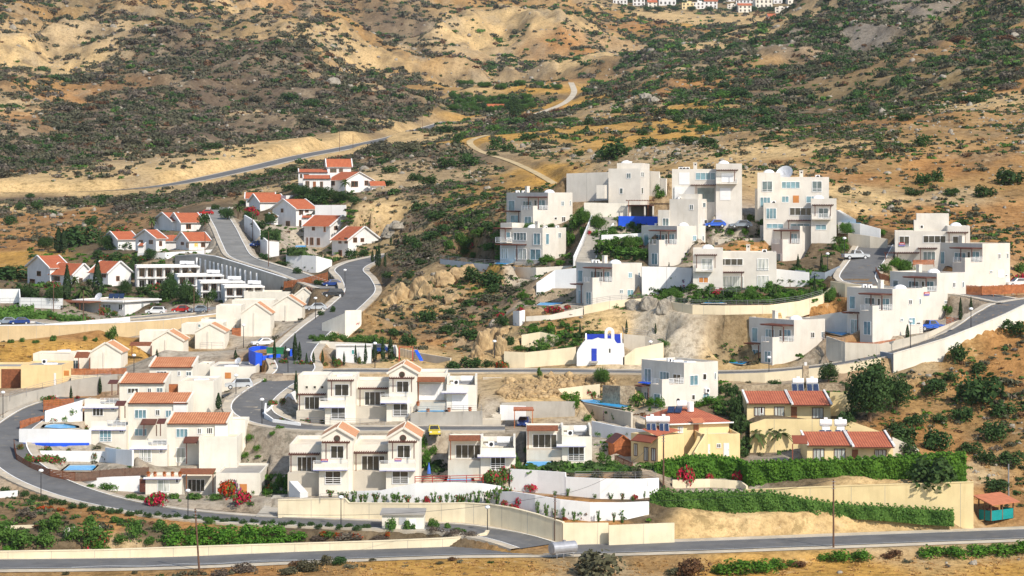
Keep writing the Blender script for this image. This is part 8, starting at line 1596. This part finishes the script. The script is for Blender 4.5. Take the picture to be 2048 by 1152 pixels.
rl = 'thin metal railings'
for lb, pts in (('thin metal railing on the upper white terrace wall', [(1150, 943, 955, 308.6), (1230, 944, 957, 307.5), (1312, 944, 957, 306.8)]), ('thin metal railing beside the grey ramp of the yellow house', [(20, 785, 796, 368), (85, 766, 778, 371), (140, 754, 764, 375), (222, 746, 752, 378)]), ('thin railing along the pavement of the gabled houses', [(560, 668, 676, 430), (590, 650, 659, 436), (622, 634, 643, 445)]), ('thin railing by the drive of the third gabled house', [(400, 686, 696, 424), (446, 684, 694, 424)]),
                ('thin railing on the front edge of the middle row', [(588, 834, 846, 343), (660, 836, 848, 342.5), (720, 838, 850, 342), (770, 838, 850, 342)]), ('thin railing over the grey pool wall of the middle row', [(821, 814, 826, 341.2), (890, 812, 824, 341.2), (963, 810, 822, 341.2)]), ('thin railing on the cream pool terrace wall above the chalk cliff', [(1168, 600, 612, 398), (1220, 592, 602, 398), (1290, 588, 596, 399)]),
                ('thin railing on the curved wall of the frontal villa garden', [(1335, 594, 604, 391), (1385, 600, 611, 386), (1450, 601, 612, 384.5), (1540, 600, 611, 384.5), (1600, 592, 603, 386), (1645, 580, 591, 389)]), ('thin railing along the wall behind the chapel', [(1247, 656, 668, 388), (1290, 661, 672, 387.5), (1327, 674, 684, 386)]), ('thin railing along the dark lawn fence of the corner villa', [(880, 510, 519, 452), (950, 518, 527, 447), (1029, 523, 534, 443), (1100, 526, 534, 438)]),
                ('thin railing on the retaining wall of the pool villa gardens', [(1655, 676, 688, 367.5), (1690, 676, 686, 365)]), ('thin railing of the pickup drive', [(1840, 655, 668, 368), (1880, 645, 656, 368), (1925, 628, 639, 369)]), ('thin railing on the cream wall by the oleanders', [(640, 988, 1000, 307.4), (690, 987, 999, 307.2)]), ('thin railing of the white sidewall by the parking bay', [(440, 802, 812, 356), (470, 789, 800, 359), (510, 772, 783, 364)]),
                ('wire fence of the tennis court on the left', [(-40, 598, 618, 492), (40, 596, 616, 491), (125, 598, 618, 490)]), ('thin railing beside the stepped concrete lane', [(1150, 524, 532, 431), (1168, 480, 490, 436), (1180, 440, 448, 441)]), ('thin railing on the terrace of the loggia villa gardens', [(1420, 575, 584, 394), (1500, 577, 586, 392)])): fence(lb, 'metal', pts, 'rail', 'railing', 'railing', rl)
# white posts on the tall grey retaining wall
for k, x in enumerate((394, 401, 411, 420, 428, 437, 445, 454, 462, 471, 481, 491, 502, 514)):
    d = np.interp(x, [350, 400, 430, 480, 540], [548, 541, 530, 516, 500]) - .6; yt = np.interp(x, [394, 514], [515, 546]); yb = yt + np.interp(x, [394, 514], [26, 42]); m = MB(); p = P(x, yb, d); m.box(p, .42, .42, (yb - yt) * d / F, 'frame'); tag(m.build('wall_post', None, p), 'white post in the row in front of the tall grey retaining wall', 'post', 'white posts of the grey wall')

# ---------------------------------------------------------------- steps
def steps(label, mat, b0, b1, t0, t1, n, name='stairway'):
    """from a bottom edge to a top edge (pixel, pixel, distance)"""
    B0, B1, T0, T1 = P(*b0), P(*b1), P(*t0), P(*t1); m = MB()
    for i in range(n):
        f0, f1 = i / n, (i + 1) / n; a, b, c, d = B0 + (T0 - B0) * f0, B1 + (T1 - B1) * f0, B1 + (T1 - B1) * f1, B0 + (T0 - B0) * f1; zt = B0.z + (T0.z - B0.z) * f1; zb = min(B0.z, a.z) - 1
        m.add([Vector((a.x, a.y, zb)), Vector((b.x, b.y, zb)), Vector((c.x, c.y, zb)), Vector((d.x, d.y, zb)), Vector((a.x, a.y, zt)), Vector((b.x, b.y, zt)), Vector((c.x, c.y, zt)), Vector((d.x, d.y, zt))], [(4, 5, 6, 7), (0, 1, 5, 4), (1, 2, 6, 5), (3, 0, 4, 7)], mat)
    tag(m.build(name, None, B0), label, 'stairs')
steps('long grey concrete stepped lane climbing between the villas', 'concrete', (1152, 524, 431), (1192, 524, 431), (1188, 434, 446), (1238, 434, 446), 26)
steps('wide pale concrete stepped ramp beside the grey pool wall', 'paleconc', (963, 842, 343), (1002, 842, 343), (966, 754, 368), (1004, 754, 368), 26)
steps('short white garden stairs below the front terrace house', 'white', (600, 986, 311.5), (616, 986, 311.5), (578, 962, 314), (594, 962, 314), 10); steps('grey stairs down to the loop road from the front terrace', 'concrete', (512, 1032, 309), (552, 1032, 309), (548, 990, 316), (570, 990, 316), 12)
steps('white diagonal stairs beside the hillside pool', 'white', (1702, 440, 430), (1712, 444, 429), (1672, 420, 433), (1678, 420, 433), 10)

# ---------------------------------------------------------------- tank, playground, dishes, umbrellas
p = P(1126, 1112, 284.5); zg = gz(p.x, p.y); p.z = zg; e = empty('fuel_tank', p, 'big silver cylindrical tank on a metal frame beside the main road', 'tank'); a = Vector((.86, .5, 0)); c = p + Vector((0, 0, 1.25)); m = MB(); m.tube([c - a * 1.75, c - a * 1.7, c + a * 1.7, c + a * 1.75], [.55, .78, .78, .55], 'tanksilver', 20); m.build('body', e, smooth=False)
m = MB()
for s in (-1.2, -.2, 1.2):
    for t in (-.5, .5): q = p + a * s + Vector((-a.y, a.x, 0)) * t; m.tube([q - Vector((0, 0, .3)), q + Vector((0, 0, .75))], .05, 'metal', 5)
for t in (-.5, .5): q = p + Vector((-a.y, a.x, 0)) * t + Vector((0, 0, .6)); m.tube([q - a * 1.4, q + a * 1.4], .05, 'metal', 5)
m.build('frame', e)
m = MB(); m.tube([c + a * .2 + Vector((0, 0, .7)), c + a * .2 + Vector((0, 0, .95))], .2, 'metal', 8); m.build('hatch', e)
p = hit(812, 722); e = empty('swing_frame', p, 'red metal swing frame on the sandy playground', 'swing'); s = p.y / F; m = MB(); w = 27 * s; h = 28 * s
for x in (-w / 2, w / 2):
    for y in (-.8, .8): m.tube([p + Vector((x, y, 0)), p + Vector((x, 0, h))], .06, 'redpaint', 6)
m.tube([p + Vector((-w / 2, 0, h)), p + Vector((w / 2, 0, h))], .06, 'redpaint', 6); m.build('frame', e); m = MB()
for x in (-.5, .5):
    for t in (-.2, .2): m.tube([p + Vector((x + t, 0, h)), p + Vector((x + t, 0, .5))], .02, 'darkmetal', 4)
    m.box(p + Vector((x, 0, .45)), .45, .2, .05, 'rubber')
m.build('seats', e)
p = hit(836, 724); e = empty('playground_slide', p, 'blue slide with metal ladder on the sandy playground', 'slide'); m = MB(); m.prism([p + Vector((.4, -1.6, .3)), p + Vector((.95, -1.6, .3)), p + Vector((-.1, .6, 1.9)), p + Vector((-.65, .6, 1.9))], (0, .05, .12), 'blue'); m.build('chute', e); m = MB()
for x in (-.1, -.65): m.tube([p + Vector((x - .2, 1.3, 0)), p + Vector((x, .6, 2.4))], .04, 'metal', 5); m.tube([p + Vector((x, .5, 0)), p + Vector((x, .6, 2.0))], .04, 'metal', 5)
for k in range(5): m.tube([p + Vector((-.85 + .04 * k, 1.3 - .14 * k, .35 * k + .2)), p + Vector((-.3 + .04 * k, 1.3 - .14 * k, .35 * k + .2))], .03, 'metal', 4)
m.build('ladder', e)
def dish(px, py, r, label):
    p = hit(px, py, 380); m = MB(); dish_mesh(m, p + Vector((0, 0, r * 1.05)), r, -.9, .55); tag(m.build('satellite_dish', None, p, True), label, 'satellite dish')
dish(1374, 578, 1.25, 'large grey satellite dish standing in the garden of the frontal villa')
def umbrella(px, py, h_, mat, label, dmin=0):
    p = hit(px, py, dmin); m = MB(); m.tube([p, p + Vector((0, 0, h_ * .3))], .03, 'metal', 5); e = empty('parasol', p, label, 'parasol'); m.build('pole', e); m = MB(); m.tube([p + Vector((0, 0, h_ * .28)), p + Vector((0, 0, h_ * .6)), p + Vector((0, 0, h_))], [.28, .2, .03], mat, 8); m.build('canopy', e)
umbrella(391, 984, 2.3, 'umbrellayellow', 'closed yellow parasol beside the bungalow pergola'); umbrella(858, 956, 2.2, 'umbrellablue', 'closed blue parasol behind the red railing', 300)
def furn(px, py, label, n, mat, dmin=0):
    p = hit(px, py, dmin); e = empty('garden_table', p, label, 'garden table'); m = MB(); m.tube([p + Vector((0, 0, .68)), p + Vector((0, 0, .73))], .6, mat, 12); m.tube([p, p + Vector((0, 0, .68))], .05, mat, 6); m.build('table', e)
    for k in range(n):
        a = 6.28 * k / n + .4; q = p + Vector((math.cos(a) * .95, math.sin(a) * .95, 0)); m = MB(); m.box(q + Vector((0, 0, .4)), .45, .45, .06, mat, a); m.ob(q + Vector((math.cos(a) * .2 - .2, math.sin(a) * .2, .44)), (.4, 0, 0), (0, .05, 0), (0, 0, .45), mat)
        for (dx, dy) in ((-.18, -.18), (.18, -.18), (-.18, .18), (.18, .18)): m.tube([q + Vector((dx, dy, 0)), q + Vector((dx, dy, .4))], .02, mat, 4)
        tag(m.build('garden_chair', None, q), 'chair drawn up at the ' + label.split(' with ')[0].split(' and ')[0], 'chair', 'chairs at the ' + label[:30])
furn(1091, 912, 'dark garden table under the brown awning by the square pool', 4, 'darkmetal', 318); furn(845, 804, 'white plastic table beside the small blue pool', 3, 'tankwhite', 343); furn(1740, 908, 'white garden table on the terrace of the lowest bungalow', 4, 'tankwhite', 316); furn(350, 928, 'metal garden table at the foot of the nearest tiled house', 4, 'metal', 325)
# terracotta pots
def pots(label, group, lst):
    for t in lst.split():
        a = [float(x) for x in t.split(',')]; p = P(a[0], a[1], a[2]) if len(a) > 2 else hit(a[0], a[1]); m = MB(); m.tube([p, p + Vector((0, 0, .35)), p + Vector((0, 0, .4))], [.18, .28, .3], 'terracotta', 10); e = empty('flower_pot', p, label, 'flower pot', group); m.build('pot', e); mobj('plant', proto('boug_redorange', 0), p + Vector((0, 0, .38)) - Vector(e.location), e).scale = (.35, .35, .4)
pots('terracotta pot on the roof edge of the cream bungalow', 'pots on the bungalow roof', '297,953,323.2 310,953,323.2 329,953,323.2 345,953,323.2 360,953,323.2'); pots('terracotta pot on the terrace by the small blue pool', 'pots by the small blue pool', '836,812,343 856,826,342 898,824,342 940,823,342')
pots('terracotta pot in the garden beside the grey stairs', 'pots by the grey stairs', '535,984 545,983 540,978'); pots('terracotta pot under the brown awning by the square pool', 'pots by the square pool', '1058,914 1073,915 1091,916')
# far town on the ridge
tl = ['white', 'creamwhite', 'white', 'butter']
town = '1240,8,28,r,0 1278,12,24,r,0 1305,15,18,r,1 1335,11,34,f,0 1350,4,22,f,0 1376,19,24,f,3 1397,18,24,f,0 1422,17,26,r,0 1442,5,18,f,1 1463,18,16,f,1 1486,15,28,r,0 1490,25,26,r,1 1512,11,24,f,0 1528,17,34,f,1 1592,9,32,f,1 1560,26,20,f,1 1587,27,26,f,0 1574,39,22,f,0 1602,39,22,f,0 1549,46,24,r,0 1266,3,20,f,0 1300,2,20,r,0 1320,1,18,f,0 1366,4,18,r,1 1405,3,20,f,0 1460,3,20,f,0 1530,2,20,r,0 1556,7,18,f,0 1620,3,22,f,1 1500,2,18,f,0 1575,1,20,r,0 1640,4,18,f,0'
desc = dict(r='red roof', f='flat roof')
for k, t in enumerate(town.split()):
    a = t.split(','); px, py_, w = float(a[0]), float(a[1]), float(a[2]); p = hit(px, py_, 2000); dd_ = p.y; pyb = YH + (ZC - p.z) * F / dd_; hgt = w * .48 + 2; mt = tl[int(a[4])]
    nb = 'in the top row of the ridge town' if py_ < 6 else ('in the lowest row of the ridge town' if py_ > 20 else 'in the middle row of the ridge town')
    wd2 = 'white' if mt == 'white' else ('cream' if mt == 'creamwhite' else 'yellow'); h = House('town_house', 'distant %s house with %s %s' % (wd2, desc[a[3]], nb), 'house', px, pyb, dd_, 'distant town houses ' + wd2 + a[3] + nb[-6:])
    b = h.blk(mt, px - w / 2, px - w / 2, px + w / 2, pyb - hgt, pyb, dd_, random.choice((0, 8, -6)), dep=w * dd_ / F * .7, par=(.4 if a[3] == 'f' else 0), sink=6, pad=False)
    if a[3] == 'r': h.gable(b, 'r', 2.6, .6, 'redorange', mt)
    else:
        h.blk(mt, px - w * .1, px - w * .1, px + w * .3, pyb - hgt - w * .12, pyb - hgt * .5, dd_ + 2, 0, dep=4, par=.3, pad=False)
    nw = max(2, int(w / 7))
    for r_ in range(2):
        for i in range(nw): x = px - w / 2 + w * (i + .28) / nw; h.win(b, 'R', x, pyb - hgt * (.9 - .48 * r_), x + w * .42 / nw, pyb - hgt * (.62 - .48 * r_), 1, 'g_dark', 'door', name='window')
for k in range(22): plant('tree_dark', 1235 + (k * 61) % 400, 6 + (k * 17) % 34, 22, 12, 'dark tree among the distant ridge houses', 'trees of the distant town', 2000)
for o in scene.objects:
    if o.parent is None and o.get('category') in ('wall',) and 'kind' not in o: o['kind'] = 'thing'
# ---------------------------------------------------------------- haze: one closed box of even pale air round everything
m, nt, b, o = nmat('haze'); nt.nodes.remove(b); pv = node(nt, 'ShaderNodeVolumePrincipled'); pv.inputs['Color'].default_value = (.82, .9, 1, 1); pv.inputs['Density'].default_value = .00004; pv.inputs['Anisotropy'].default_value = .2; nt.links.new(pv.outputs[0], o.inputs['Volume'])
zmin, zmax = float(ZG.min()) - 1.5, max(float(ZG.max()), ZC) + 40; m = MB(); m.ob((-2000, -60, zmin), (4000, 0, 0), (0, 5400, 0), (0, 0, zmax - zmin), 'haze'); o = m.build('haze', None, (0, 0, zmin)); tag(o, 'thin pale air over the far hills', 'haze', None, 'stuff')
scene.cycles.volume_bounces = 0; scene.cycles.volume_max_steps = 64; scene.cycles.volume_step_rate = 5
